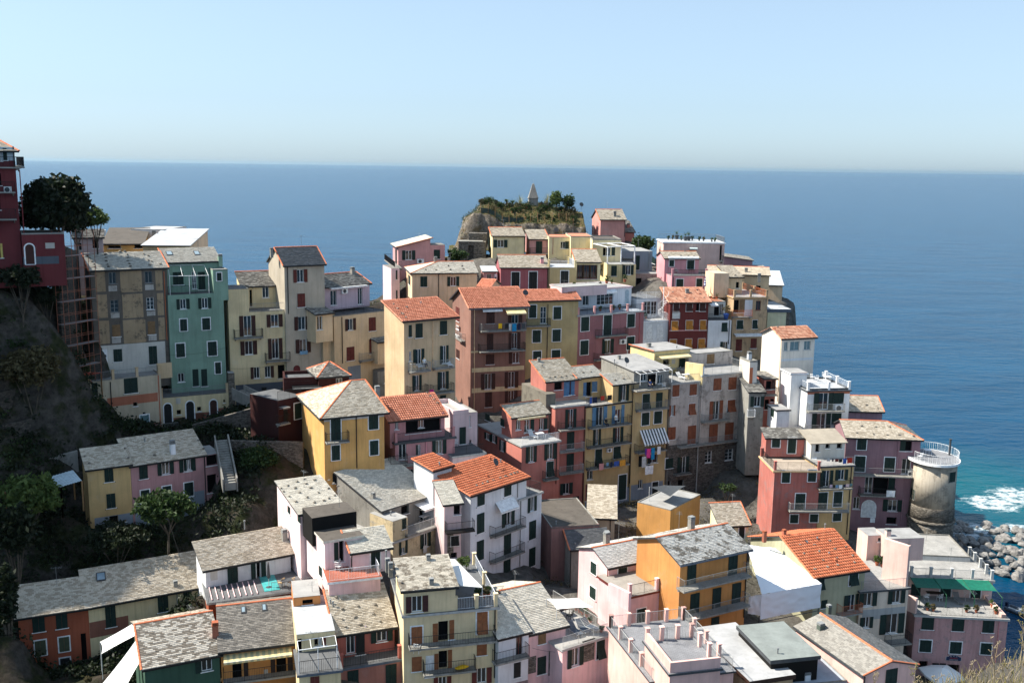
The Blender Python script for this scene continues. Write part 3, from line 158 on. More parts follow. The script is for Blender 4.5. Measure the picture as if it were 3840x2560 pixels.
["yellowF",None,"large cream yellow house with orange shutters, long black balcony and slate roof",[-8.3,74.0],13.8,7.65,9,13.84,26.84,"cream2","flat","greyd",0,[],{"slab":"greyl","rail":"FR","railc":"white","posts":"3","postc":"cream2","rf":"0.55,1"},[["c","F",0.62,24.01,1.49,25.78,"orangesh","w"],["D","F",2.34,24.18,2.76,25.9,"orangesh"],["d","F",2.79,24.27,3.61,26.04],["D","F",3.68,24.41,4.08,26.07,"orangesh"],["a","F",5.95,24.66,6.83,26.52,"orangesh","w"],["b","F",0.34,7.39,24.18,0.95,"dark"],["D","F",0.65,21.95,1.45,23.2,"orangesh"],["D","F",1.77,21.34,2.44,23.19,"whitec"],["c","F",2.48,21.6,2.8,23.3,"orangesh"],["d","F",2.83,21.9,3.55,23.49],["D","F",3.58,21.93,3.92,23.52,"orangesh"],["D","F",5.96,22.76,6.79,24.06,"orangesh"],["b","F",1.49,5.77,21.8,0.9,"dark"],["o","F",6.0,20.3,6.78,21.62,"redbrown"],["o","F",2.8,20.07,3.48,21.22,"redbrown"],["pipe","F",7.44,20.68,26.78,"dark"]]],
["yellowFup","yellowF",None,[-8.31,73.97],13.8,4.19,4.62,26.76,28.92,"cream2","shed","slatem",0.73,[],{"ov":"0.25"},[["o","F",0.67,27.04,1.51,28.37,"brownw"],["ch",-0.74,5.23,29.75,0.57],["ch",-0.79,3.88,29.54,0.64],["ch",-0.61,3.15,29.42,0.68],["ch",2.62,3.97,29.55,0.64],["ch",2.3,0.36,28.98,0.68],["st",-0.57,2.78,29.36],["st",-0.3,1.84,29.21],["st",-0.01,0.84,29.06]]],
["slateF3",None,"pink house with a pale slate gable roof beside a furnished terrace",[1.73,77.0],28.2,3.57,9.65,19.57,23.97,"pink4","gable","slate3",1.76,["rr"],{"ov":"0.25"},[["D","F",0.91,22.77,1.65,23.95,"wood"],["D","F",0.88,20.04,1.71,21.62,"green"],["t","F",1.96,19.73,3.99,21.95,"stonewall"],["t","F",-0.62,20.36,0.74,21.85,"stonewall"]]],
["whiteF3","slateF3",None,[-0.74,75.22],28.2,2.78,4.13,20.51,24.4,"white","shed","slate3",1.5,[],{},[["p","F",1.61,22.43,2.2,24.17,"brown"],["b","F",-0.62,2.5,22.45,0.8,"dark"],["D","F",1.44,20.56,2.07,21.88,"dark"]]],
["terF3",None,"pink house with a sunny terrace of deck chairs under a white shade sail",[4.54,76.5],33.7,4.83,8,14.9,22.9,"pink4","flat","concrete",0,[],{"slab":"greyl","rail":"FR","railc":"greyl"},[["o","F",0.95,20.98,1.73,22.6,"green"],["a","F",3.57,20.98,4.43,22.6,"green"],["t","F",2.03,21.08,3.35,23.01,"stonewall"]]],
["pinkR3",None,"pale pink house with a white slate gable roof and a stained open terrace",[10.7,83.0],27.4,6.08,5.0,20.75,24.64,"pink4","flat","stained",0,[],{"slab":"redbrown","rail":"F","railc":"dark","posts":"3","postc":"pink4"},[["c","F",0.9,21.83,1.85,23.23,"green","w"],["c","F",4.7,21.89,5.66,23.35,"green","w"],["pipe","F",0.06,21.48,23.23,"dark"]]],
["pinkR3up","pinkR3",None,[9.27,87.44],27.4,6.37,5.32,16.16,25.45,"pink4","gable","slatew",0.92,["rr"],{"ov":"0.2"},[["c","F",1.07,23.14,2.03,25.17,"green","w"],["c","F",4.96,23.18,5.97,25.22,"green","w"],["ch",1.93,3.45,26.64,0.83],["pipe","F",-0.14,23.14,25.39,"redbrown"],["c","L",2.09,23.87,3.04,25.0,"green","w"],["c","L",2.06,21.38,3.07,22.52,"green","w"]]],
["pinkR3side","pinkR3",None,[8.7,81.99],-52.0,2.55,0.3,25.09,26.29,"pink4","none","grey",0,[],{},[]],
["amberR3",None,"amber house with a patchy slate gable roof and two long grey balconies",[14.93,82.0],28.4,7.63,6.46,21.22,28.22,"amberd","gable","slatep",1.18,["rr"],{"ov":"0.3"},[["c","F",0.77,26.06,1.75,27.99,"green"],["c","F",5.41,26.06,6.45,28.04,"green"],["c","F",1.27,22.84,2.27,25.1,"green"],["c","F",3.76,22.94,4.72,25.13,"green"],["c","F",6.01,22.93,7.03,25.15,"green"],["c","F",1.62,21.18,2.27,22.31,"green"],["c","F",3.78,21.07,4.66,22.35,"green"],["b","F",-0.35,7.28,25.93,1.1,"grey"],["b","F",-0.06,7.31,23.11,1.1,"grey"],["pipe","F",7.54,21.62,28.03,"dark"],["ch",4.35,4.11,29.72,0.79]]],
["redW3",None,"pale olive house with a bright red tile roof dotted with stones",[30.26,93.0],20.5,6.13,11.08,18.18,22.47,"olivep","gable","tile3",2.13,[],{"ov":"0.3"},[["a","F",0.23,21.02,1.18,22.39,"green"],["a","F",4.22,20.95,5.27,22.44,"green","w"],["c","F",1.01,19.0,1.71,19.85,"green"],["o","F",4.29,18.2,5.19,19.93,"green"],["b","F",2.93,5.49,18.1,0.9,"rust"],["st",1.09,4.0,24.0],["st",2.68,3.74,23.9],["st",4.74,3.96,23.99],["st",6.21,4.02,24.01],["st",5.96,2.89,23.58],["st",4.5,2.84,23.56],["st",0.74,2.83,23.55],["st",2.6,2.83,23.55],["st",2.17,1.65,23.1],["st",3.96,1.69,23.11],["st",5.84,1.67,23.11],["st",5.43,0.8,22.77],["st",3.35,0.81,22.78],["st",2.09,0.75,22.75],["st",0.54,0.72,22.74],["ch",3.46,4.36,24.14,0.46],["ch",3.41,2.32,23.36,0.37],["ch",3.44,1.35,22.99,0.46,"red"],["sk",2.01,4.0,2.22,4.54],["ch",0.33,5.76,24.68,0.65,"terracotta"],["ch",-1.95,5.93,24.74,0.65,"terracotta"],["ch",5.56,5.89,24.73,0.55,"terracotta"]]],
["creamW3",None,"cream house with a plant filled terrace next to the red tiled house",[35.53,94.65],12.4,5.44,7,13.18,20.3,"creamp","flat","palegrey",0,[],{"slab":"greyd","rail":"F","railc":"grey"},[["o","F",0.41,18.64,1.36,20.03,"green"],["o","F",3.65,18.7,4.57,20.05,"green"],["o","F",0.58,16.29,1.26,17.44,"green"],["o","F",3.18,15.42,4.51,17.54,"green"],["t","F",0.41,17.17,5.25,18.25,"greyl"],["b","F",3.12,5.53,14.6,1.2,"dark"]]],
["pinkflat",None,"pale pink stepped house with plain flat grey roofs in front of the round tower",[38.99,103.0],6.9,1.92,2.42,20.51,23.04,"pink5","flat","grey",0,[],{},[["p","F",1.17,22.3,1.86,22.77,"white"]]],
["pinkflat2","pinkflat",None,[40.7,101.19],6.9,3.86,3.1,21.26,23.39,"pink5","flat","grey",0,[],{},[["ch",0.22,1.0,23.39,0.81,"pink5"],["c","F",1.23,21.5,2.18,22.81,"green"]]],
["pinkflatw","pinkflat",None,[38.81,97.94],-50.0,2.68,0.4,19.67,24.67,"pink5","none","grey",0,[],{},[]],
["bar",None,"large pink harbour house with green awning terrace and an oval bar sign",[43.15,99.0],-4.7,9.48,9,8.73,15.87,"pinkbar","flat","palegrey",0,[],{"slab":"greyl","slabh":"0.2","rail":"F","railc":"dark"},[["c","F",0.73,14.26,1.97,15.72,"green"],["c","F",3.86,14.26,5.06,15.69,"green"],["c","F",6.97,14.25,8.13,15.71,"green"],["c","F",0.73,11.72,1.92,13.05,"green","w"],["c","F",3.85,11.7,5.02,13.02,"green","w"],["c","F",7.0,11.78,8.1,13.05,"green","w"],["d","F",0.83,9.81,1.72,10.66],["d","F",3.78,9.2,5.02,10.43],["t","F",2.2,10.18,2.9,10.49,"dark"],["t","F",2.97,10.22,3.62,10.51,"dark"],["pipe","F",8.61,10.25,15.75,"pink3"]]],
["barup","bar",None,[44.35,103.92],-4.7,8.86,7,15.26,18.03,"pink5","flat","palegrey",0,[],{"slab":"greyl","slabh":"0.25","rail":"FR","railc":"grey","posts":"5","postc":"palegrey"},[["c","F",0.21,15.69,1.22,17.18,"green"],["c","F",3.34,15.91,4.47,17.13,"green","w"],["c","F",6.6,15.82,7.64,17.14,"green","w"]]],
["barup2","bar",None,[45.96,108.8],-4.7,6.96,7,15.06,18.56,"palegrey","flat","palegrey",0,[],{"par":"0.15","rail":"R","railc":"dark"},[]],
["barparL","bar",None,[42.22,99.18],-55.0,1.03,0.3,16.64,17.94,"pink5","none","grey",0,[],{},[]],
["barparR","bar",None,[51.95,98.38],-4.7,0.46,5,15.3,16.3,"pink5","none","grey",0,[],{},[]],
["gableB",None,"peach pink house with a long slate gable roof near the dry grass",[27.77,72.0],20.4,5.14,8.64,14.35,23.35,"pink6","gablex","slateg",0.73,["rr","vf"],{"ov":"0.15"},[["c","F",2.17,22.16,3.28,23.43,"green"],["pipe","F",0.09,22.66,23.24,"dark"],["ch",1.21,6.94,23.69,0.72,"copper"],["ch",4.41,9.98,23.55,0.68,"copper"]]],
["creamW1",None,"slim cream house with red tile gable roof and teal windows by the sea",[37.68,137.0],18.6,5.41,5.0,29.67,38.84,"creamw","gable","tile2",1.11,[],{"ov":"0.25"},[["p","F",0.43,37.1,1.01,38.36,"teal"],["p","F",1.39,37.07,2.91,38.36,"teal"],["p","F",3.67,37.09,4.77,38.36,"teal"],["t","F",0.1,35.63,5.34,35.96,"white"],["pipe","F",-0.16,29.93,38.69,"peach"],["ch",0.74,2.36,39.89,0.38]]],
["whiteW1",None,"bright white house with orange cornice bands and a white roof terrace",[38.98,128.0],8.6,5.98,7,27.25,33.5,"purewhite","flat","white",0,[],{"slab":"greyd","rail":"FLR","railc":"white","posts":"3","postc":"purewhite","par":"0.25"},[["o","F",1.67,30.87,2.99,33.14,"green"],["c","F",3.74,31.65,5.14,33.12,"green"],["o","F",1.56,28.08,2.82,30.37,"green"],["c","F",3.64,28.86,4.98,30.35,"green"],["b","F",-0.07,4.95,30.73,1.0,"grey"],["b","F",-0.14,4.68,27.91,1.0,"grey"],["t","F",0.01,32.99,6.02,33.41,"rust"],["ac","F",3.88,30.7,5.05,31.56]]],
["whiteW1t","whiteW1",None,[37.28,129.97],8.6,2.21,3.09,27.77,35.41,"purewhite","flat","grey",0,[],{"slab":"white"},[["t","F",-0.0,35.18,2.22,35.46,"rust"]]],
["whiteW1s","whiteW1",None,[34.81,126.86],8.6,1.74,2.97,28.69,31.13,"purewhite","flat","grey",0,[],{"slab":"greyd"},[["t","F",-0.0,30.91,1.76,31.16,"rust"],["c","L",0.86,29.88,1.82,30.95,"green"]]],
["slateW1",None,"small mauve house with a slate roof and red verge between white house and sea",[46.33,133.0],-2.0,4.6,2.93,28.33,29.62,"mauve","shed","slate",1.36,["rr","vr"],{},[["st",2.67,1.04,30.11],["st",4.03,0.39,29.8]]],
["alleyW1",None,"narrow reddish house with slate lean-to roofs in the gap by the slim cream house",[34.26,132.0],5.0,1.63,5,20,34.12,"salmon","shed","slated",-0.08,[],{},[["d","F",0.26,32.67,1.06,33.88],["c","F",1.06,32.72,1.54,33.94,"brown"],["b","F",-0.05,1.63,31.94,0.9,"dark"],["d","F",0.23,29.87,0.86,31.28],["d","F",1.01,30.97,1.53,31.39]]],
["alleyW1b","alleyW1",None,[31.5,128.75],5.0,2.07,4,22,33.01,"concrete","shed","slated",1.0,[],{},[["o","F",0.74,31.05,1.62,32.42,"green"],["b","F",-0.2,0.86,29.6,0.6,"white"]]],
["salmonW2",None,"weathered salmon house with a beige roof terrace and white framed shutters",[31.39,114.0],2.0,5.53,6,18.73,26.84,"salmonw","flat","tanfloor",0,[],{"slab":"tan","rail":"FL","railc":"dark","posts":"2","postc":"salmonw"},[["c","F",0.98,25.37,1.93,26.79,"green","w"],["c","F",4.11,25.51,5.07,26.93,"green","w"],["c","F",2.78,21.97,3.94,24.0,"green","w"],["c","F",2.29,20.33,3.25,21.37,"green","w"],["c","F",4.68,20.44,5.65,21.43,"green","w"],["b","F",1.91,9.09,21.91,0.9,"greyl"],["p","F",2.72,19.06,3.25,19.56,"white"],["pipe","F",0.03,18.95,26.78,"salmonl"]]],
["salmonW2up","salmonW2",None,[31.55,119.01],2.0,4.77,2.02,27.46,29.46,"salmonw","shed","slated",0.66,[],{},[["c","F",0.74,28.27,1.73,29.44,"green","w"],["c","F",2.74,27.53,3.74,29.51,"green","w"]]],
["ochreW2",None,"ochre house between the salmon and mauve houses with laundry balconies",[37.08,114.5],9.9,4.26,8,18.58,27.3,"yellow2","flat","palegrey",0,[],{"slab":"greyd","rail":"F","railc":"grey"},[["o","F",0.43,24.71,1.2,26.75,"green"],["o","F",2.33,25.5,3.1,26.78,"green"],["c","F",-0.1,21.93,1.09,24.02,"green","w"],["c","F",1.92,22.17,2.99,24.05,"green","w"],["c","F",2.01,20.35,3.05,21.33,"green","w"],["b","F",-0.43,3.79,24.6,1.0,"dark"],["pipe","F",3.93,18.61,27.21,"dark"]]],
["mauveS",None,"large mauve house with a hipped slate roof, red hip tiles and arched door",[42.17,121.0],-4.7,9.04,6.73,17.7,29.16,"mauve2","hip","slate",1.29,["rr","vl"],{"hl":"0","hr":"1","ov":"0.25"},[["c","F",1.31,27.61,2.43,29.03,"green","w"],["d","F",6.68,27.65,8.0,28.9],["D","F",6.57,27.62,7.21,28.92,"green"],["c","F",1.21,24.77,2.47,26.77,"green","w"],["c","F",4.83,24.92,6.09,26.74,"green","w"],["p","F",6.97,24.66,8.08,26.65,"white"],["p","F",2.63,21.96,3.59,24.09,"white"],["d","F",3.65,21.92,5.52,24.08],["D","F",5.52,22.19,6.31,24.1,"green"],["p","F",1.38,19.82,2.19,21.4,"white"],["A","F",2.54,18.87,4.15,20.99,"whitec","w"],["o","F",5.68,19.74,6.82,21.24,"green"],["d","F",5.65,18.01,6.9,18.94],["b","F",0.85,8.11,24.41,1.0,"grey"],["b","F",1.88,6.26,21.81,1.0,"dark"],["ac","F",7.72,24.44,8.26,25.21],["pipe","F",6.36,22.9,29.0,"mauve"],["pipe","F",7.43,18.1,21.43,"mauve"],["st",2.26,2.13,29.97],["st",3.97,2.05,29.94],["st",5.76,2.11,29.97],["st",1.34,0.68,29.42],["st",3.35,0.58,29.38],["st",4.99,0.54,29.36],["st",6.5,0.59,29.38],["st",8.21,0.46,29.33]]],
["reedS","ochreW2",None,[36.68,117.47],9.9,4.46,3.2,26.85,29.25,"offwhite","shed","reed",0.8,["ng"],{},[["d","F",0.57,28.16,1.1,29.17],["d","F",1.88,28.56,2.44,29.18],["d","F",3.37,28.5,4.05,29.13]]],
["terP",None,"pink house with a broad grey tiled roof terrace ringed by pink posts",[10.69,68.58],14.9,6.75,9.0,18.5,24.5,"pink6","flat","tilegrey",0,[],{"slab":"greyd","slabh":"0.12","rail":"BLR","railc":"greyl","posts":"5","postc":"pink6","par":"0"},[]],
["terP2","terP",None,[11.59,65.83],13.4,3.88,5.0,22.6,26.6,"pink6","flat","tilegrey",0,[],{"slab":"greyd","slabh":"0.15","par":"0.8","parsides":"FL","rail":"BR","railc":"greyl","posts":"4","postc":"pink6"},[["ch",-46.3,161.65,26.6,1.09,"pink5"]]],
["whitef",None,"tan house with a pale grey-white flat roof next to the tiled terrace",[18.59,70.49],17.1,3.73,9.01,17.6,23.6,"tand","flat","membrane",0,[],{"slab":"brownd","slabh":"0.35"},[]],
["greyf",None,"black sided house with a grey-green flat roof and short vent pipe",[20.6,72.27],12.7,4.01,5.84,18.4,24.4,"soot","flat","greengrey",0,[],{"slab":"greyd","slabh":"0.3"},[["ch",0.93,0.81,24.4,0.51]]],
["lowf",None,"low grey-blue flat roof below the black sided house",[20.06,71.53],12.0,7,5.5,17.3,22.3,"bluegrey","flat","bluegrey",0,[],{"par":"0.1"},[["ch",3.88,0.78,22.3,0.74,"white"]]]],
[["pot","terracotta pot plant on the rose pink house terrace","terracotta pot plant on the rose pink house terrace group",[12.87,144.55,41.26],30.4,{"h":0.9,"style":"leafy"}],
["pot","terracotta pot plant on the rose pink house terrace","terracotta pot plant on the rose pink house terrace group",[14.95,145.84,41.26],30.4,{"h":0.9,"style":"leafy"}],
["pot","terracotta pot plant on the rose pink house terrace","terracotta pot plant on the rose pink house terrace group",[15.91,146.38,41.26],30.4,{"h":0.9,"style":"leafy"}],
["pot","tall cactus in a big jar on the rose pink house terrace","tall cactus in a big jar on the rose pink house terrace group",[16.77,151.17,41.26],30.4,{"h":1.4,"style":"cactus"}],
["pot","terracotta flower pot along the edge of the white setback roof","terracotta flower pot along the edge of the white setback roof group",[9.18,148.66,44.4],30.4,{"h":0.7,"style":"leafy"}],
["pot","terracotta flower pot along the edge of the white setback roof","terracotta flower pot along the edge of the white setback roof group",[9.58,147.07,44.4],30.4,{"h":0.7,"style":"leafy"}],
["pot","terracotta flower pot along the edge of the white setback roof","terracotta flower pot along the edge of the white setback roof group",[10.9,147.66,44.4],30.4,{"h":0.7,"style":"leafy"}],
["pot","terracotta flower pot along the edge of the white setback roof","terracotta flower pot along the edge of the white setback roof group",[12.25,147.82,44.4],30.4,{"h":0.7,"style":"leafy"}],
["pot","terracotta flower pot along the edge of the white setback roof","terracotta flower pot along the edge of the white setback roof group",[13.14,149.13,44.4],30.4,{"h":0.7,"style":"leafy"}],
["pot","terracotta flower pot along the edge of the white setback roof","terracotta flower pot along the edge of the white setback roof group",[15.27,152.78,44.4],30.4,{"h":0.7,"style":"leafy"}],
["pot","large round bush in a terracotta pot above the rose pink house","large round bush in a terracotta pot above the rose pink house group",[14.45,152.68,44.4],30.4,{"h":1.3,"style":"bush"}],
["pot","large round bush in a terracotta pot above the rose pink house","large round bush in a terracotta pot above the rose pink house group",[17.5,154.81,44.4],30.4,{"h":1.3,"style":"bush"}],
["pot","potted plant standing on the white slab roof of the pink house","potted plant standing on the white slab roof of the pink house group",[28.54,184.11,49.07],0.0,{"h":0.9,"style":"leafy"}],
["pot","potted plant standing on the white slab roof of the pink house","potted plant standing on the white slab roof of the pink house group",[29.47,184.96,49.07],0.0,{"h":0.9,"style":"leafy"}],
["pot","potted plant standing on the white slab roof of the pink house","potted plant standing on the white slab roof of the pink house group",[30.76,183.01,49.07],0.0,{"h":0.9,"style":"leafy"}],
["pot","potted plant standing on the white slab roof of the pink house","potted plant standing on the white slab roof of the pink house group",[32.83,183.41,49.07],0.0,{"h":0.9,"style":"leafy"}],
["pot","potted plant standing on the white slab roof of the pink house","potted plant standing on the white slab roof of the pink house group",[33.83,181.86,49.07],0.0,{"h":0.9,"style":"leafy"}],
["pot","potted plant standing on the white slab roof of the pink house","potted plant standing on the white slab roof of the pink house group",[34.57,181.58,49.07],0.0,{"h":0.9,"style":"leafy"}],
["pot","potted plant standing on the white slab roof of the pink house","potted plant standing on the white slab roof of the pink house group",[35.78,180.11,49.07],0.0,{"h":0.9,"style":"leafy"}],
["pot","potted plant standing on the white slab roof of the pink house","potted plant standing on the white slab roof of the pink house group",[36.44,180.66,49.07],0.0,{"h":0.9,"style":"leafy"}],
["pot","tall spiky palm in a pot on the white slab roof","tall spiky palm in a pot on the white slab roof group",[30.35,185.58,49.07],0.0,{"h":2.0,"style":"palm"}],
["pot","tall spiky palm in a pot on the white slab roof","tall spiky palm in a pot on the white slab roof group",[31.33,181.82,49.07],0.0,{"h":2.0,"style":"palm"}],
["pot","tall spiky palm in a pot on the white slab roof","tall spiky palm in a pot on the white slab roof group",[32.05,182.6,49.07],0.0,{"h":2.0,"style":"palm"}],
["pot","leafy pot plant on the white spiral stair house balcony","leafy pot plant on the white spiral stair house balcony group",[20.1,148.35,39.65],20.0,{"h":1.0,"style":"leafy"}],
["pot","leafy pot plant on the white spiral stair house balcony","leafy pot plant on the white spiral stair house balcony group",[23.61,149.38,39.65],20.0,{"h":1.0,"style":"leafy"}],
["pot","pale oleander in a blue tub on the narrow white house","pale oleander in a blue tub on the narrow white house group",[32.47,149.77,39.61],9.0,{"h":2.2,"style":"bush"}],
["pot","agave and shrubs in a trough above the narrow white house","agave and shrubs in a trough above the narrow white house group",[31.28,155.12,42.02],9.0,{"h":1.0,"style":"palm"}],
["pot","agave and shrubs in a trough above the narrow white house","agave and shrubs in a trough above the narrow white house group",[31.18,156.69,42.02],9.0,{"h":1.0,"style":"palm"}],
["pot","agave and shrubs in a trough above the narrow white house","agave and shrubs in a trough above the narrow white house group",[31.9,154.46,42.02],9.0,{"h":1.0,"style":"palm"}],
["pot","green pot plant in the corner of the weathered cream terrace","green pot plant in the corner of the weathered cream terrace group",[-7.44,97.96,25.87],47.2,{"h":0.8,"style":"leafy"}],
["pot","green pot plant in the corner of the weathered cream terrace","green pot plant in the corner of the weathered cream terrace group",[-6.92,97.59,25.87],47.2,{"h":0.8,"style":"leafy"}],
["pot","bright green palm beside the blue doors","bright green palm beside the blue doors group",[9.46,129.03,32.21],28.7,{"h":1.7,"style":"palm"}],
["pot","big leafy tub plant outside the glazed veranda","big leafy tub plant outside the glazed veranda group",[13.72,160.92,44.25],4.0,{"h":1.8,"style":"bush"}],
["pot","trough of trailing green plants on the cream yellow roof terrace","trough of trailing green plants on the cream yellow roof terrace group",[-2.02,77.53,26.84],13.8,{"h":0.9,"style":"bush"}],
["pot","trough of trailing green plants on the cream yellow roof terrace","trough of trailing green plants on the cream yellow roof terrace group",[-1.66,77.8,26.84],13.8,{"h":0.9,"style":"bush"}],
["pot","trough of trailing green plants on the cream yellow roof terrace","trough of trailing green plants on the cream yellow roof terrace group",[-2.51,77.26,26.84],13.8,{"h":0.9,"style":"bush"}],
["pot","terracotta pot plant on the deck chair terrace","terracotta pot plant on the deck chair terrace group",[6.1,83.75,22.9],33.7,{"h":0.8,"style":"leafy"}],
["pot","terracotta pot plant on the deck chair terrace","terracotta pot plant on the deck chair terrace group",[6.59,82.88,22.9],33.7,{"h":0.8,"style":"leafy"}],
["pot","terracotta pot plant on the deck chair terrace","terracotta pot plant on the deck chair terrace group",[6.38,83.32,22.9],33.7,{"h":0.8,"style":"leafy"}],
["pot","terracotta pot plant on the deck chair terrace","terracotta pot plant on the deck chair terrace group",[6.94,82.46,22.9],33.7,{"h":0.8,"style":"leafy"}],
["pot","yellow-green pot plant at the terrace rail corner","yellow-green pot plant at the terrace rail corner group",[7.18,81.28,22.9],33.7,{"h":0.7,"style":"leafy"}],
["pot","yellow-green pot plant at the terrace rail corner","yellow-green pot plant at the terrace rail corner group",[8.0,79.57,22.9],33.7,{"h":0.7,"style":"leafy"}],
["pot","green climbing plants in the raised bed beside the red tiled roof","green climbing plants in the raised bed beside the red tiled roof group",[39.56,101.36,20.3],12.4,{"h":1.1,"style":"bush"}],
["pot","green climbing plants in the raised bed beside the red tiled roof","green climbing plants in the raised bed beside the red tiled roof group",[40.04,101.14,20.3],12.4,{"h":1.1,"style":"bush"}],
["pot","green climbing plants in the raised bed beside the red tiled roof","green climbing plants in the raised bed beside the red tiled roof group",[40.44,100.45,20.3],12.4,{"h":1.1,"style":"bush"}],
["pot","green climbing plants in the raised bed beside the red tiled roof","green climbing plants in the raised bed beside the red tiled roof group",[41.08,101.42,20.3],12.4,{"h":1.1,"style":"bush"}],
["pot","straggly plant in a trough along the harbour house terrace rail","straggly plant in a trough along the harbour house terrace rail group",[44.81,100.0,15.87],-4.7,{"h":0.8,"style":"bush"}],
["pot","straggly plant in a trough along the harbour house terrace rail","straggly plant in a trough along the harbour house terrace rail group",[45.38,99.81,15.87],-4.7,{"h":0.8,"style":"bush"}],
["pot","straggly plant in a trough along the harbour house terrace rail","straggly plant in a trough along the harbour house terrace rail group",[48.87,99.71,15.87],-4.7,{"h":0.8,"style":"bush"}],
["pot","straggly plant in a trough along the harbour house terrace rail","straggly plant in a trough along the harbour house terrace rail group",[49.86,99.63,15.87],-4.7,{"h":0.8,"style":"bush"}],
["pot","tall clay jar with a plant on the harbour house terrace","tall clay jar with a plant on the harbour house terrace group",[51.82,99.38,15.87],-4.7,{"h":1.0,"style":"leafy"}],
["pot","tall clay jar with a plant on the harbour house terrace","tall clay jar with a plant on the harbour house terrace group",[52.21,100.99,15.87],-4.7,{"h":1.0,"style":"leafy"}],
["pot","green chair-side plant on the bright pink terrace","green chair-side plant on the bright pink terrace group",[25.6,162.8,45.12],6.0,{"h":0.8,"style":"leafy"}],
["chair","white garden chair on the cream pergola terrace","white garden chair on the cream pergola terrace group",[16.99,169.04,46.36],5.0,{"col":"whitec"}],
["chair","white garden chair on the cream pergola terrace","white garden chair on the cream pergola terrace group",[18.01,168.88,46.36],5.0,{"col":"whitec"}],
["chair","white garden chair on the cream pergola terrace","white garden chair on the cream pergola terrace group",[17.56,170.72,46.36],5.0,{"col":"whitec"}],
["table","round white table under the white pergola",None,[17.83,170.76,46.36],5.0,{"col":"whitec"}],
["sofa","dark rattan sofa on the cream pergola terrace",None,[19.57,170.22,46.36],5.0,{"col":"dark"}],
["chair","white plastic chair on the weathered cream terrace",None,[-9.65,98.0,25.87],47.2,{"col":"whitec"}],
["table","square white table on the weathered cream terrace",None,[-8.71,97.52,25.87],47.2,{"col":"whitec"}],
["table","white garden table on the bright white roof terrace",None,[43.34,133.78,33.5],8.6,{"col":"whitec"}],
["chair","white garden chair on the bright white roof terrace","white garden chair on the bright white roof terrace group",[41.96,133.97,33.5],8.6,{"col":"whitec"}],
["chair","white garden chair on the bright white roof terrace","white garden chair on the bright white roof terrace group",[43.63,136.08,33.5],8.6,{"col":"whitec"}],
["chair","white garden chair on the bright white roof terrace","white garden chair on the bright white roof terrace group",[41.61,134.8,33.5],8.6,{"col":"whitec"}],
["table","small white table against the salmon terrace wall",None,[33.39,120.83,26.84],2.0,{"col":"whitec"}],
["lounger","white slatted lounger on the beige salmon terrace",None,[37.1,116.91,26.84],2.0,{"col":"whitec"}],
["counter","outdoor brick barbecue counter on the beige salmon terrace",None,[36.44,120.59,26.84],2.0,{"col":"tan"}],
["table","wooden table under the reed awning",None,[40.27,120.35,27.3],9.9,{"col":"wood"}],
["chair","white chair beside the wooden table under the reed awning","white chair beside the wooden table under the reed awning group",[40.45,119.21,27.3],9.9,{"col":"whitec"}],
["chair","white chair beside the wooden table under the reed awning","white chair beside the wooden table under the reed awning group",[39.73,121.09,27.3],9.9,{"col":"whitec"}],
["table","long dark table on the harbour house terrace",None,[46.7,103.0,15.87],-4.7,{"col":"brownd","s":1.5}],
["chair","white folding chair at the long harbour terrace table","white folding chair at the long harbour terrace table group",[45.71,102.57,15.87],-4.7,{"col":"whitec"}],
["chair","white folding chair at the long harbour terrace table","white folding chair at the long harbour terrace table group",[47.17,102.53,15.87],-4.7,{"col":"whitec"}],
["lounger","dark deck chair with blue cushion on the harbour terrace",None,[49.08,102.19,15.87],-4.7,{"col":"blue"}],
["rack","white folding drying rack on the harbour terrace",None,[50.59,102.91,15.87],-4.7,{"col":"whitec"}],
["table","dark dining table under the white shade sail",None,[4.83,82.57,22.9],33.7,{"col":"brownd","s":1.3}],
["chair","dark chair by the dining table under the shade sail","dark chair by the dining table under the shade sail group",[5.41,81.9,22.9],33.7,{"col":"dark"}],
["chair","dark chair by the dining table under the shade sail","dark chair by the dining table under the shade sail group",[4.53,82.73,22.9],33.7,{"col":"dark"}],
["lounger","dark fabric sun lounger on the pink house terrace","dark fabric sun lounger on the pink house terrace group",[5.71,79.26,22.9],33.7,{"col":"slateblue"}],
["lounger","dark fabric sun lounger on the pink house terrace","dark fabric sun lounger on the pink house terrace group",[6.45,79.68,22.9],33.7,{"col":"slateblue"}],
["lounger","dark fabric sun lounger on the pink house terrace","dark fabric sun lounger on the pink house terrace group",[7.11,80.03,22.9],33.7,{"col":"slateblue"}],
["chair","folding chair on the bright pink terrace","folding chair on the bright pink terrace group",[26.69,162.0,45.12],6.0,{"col":"palegrey"}],
["chair","folding chair on the bright pink terrace","folding chair on the bright pink terrace group",[27.23,162.75,45.12],6.0,{"col":"palegrey"}],
["table","dark bistro table on the bright pink terrace",None,[29.09,162.32,45.12],6.0,{"col":"dark"}],
["chair","grey chair on the pale yellow roof terrace","grey chair on the pale yellow roof terrace group",[-33.03,127.59,43.82],25.7,{"col":"palegrey"}],
["chair","grey chair on the pale yellow roof terrace","grey chair on the pale yellow roof terrace group",[-31.86,128.54,43.82],25.7,{"col":"palegrey"}],
["table","dark wooden table on the pale yellow roof terrace",None,[-32.37,127.66,43.82],25.7,{"col":"brownd"}],
["table","dark table with a box on the lilac roof terrace",None,[-22.25,136.1,42.73],44.7,{"col":"dark","s":1.3}],
["lounger","black lounger on the lilac roof terrace","black lounger on the lilac roof terrace group",[-20.86,138.01,42.73],44.7,{"col":"dark"}],
["lounger","black lounger on the lilac roof terrace","black lounger on the lilac roof terrace group",[-20.02,138.99,42.73],44.7,{"col":"dark"}],
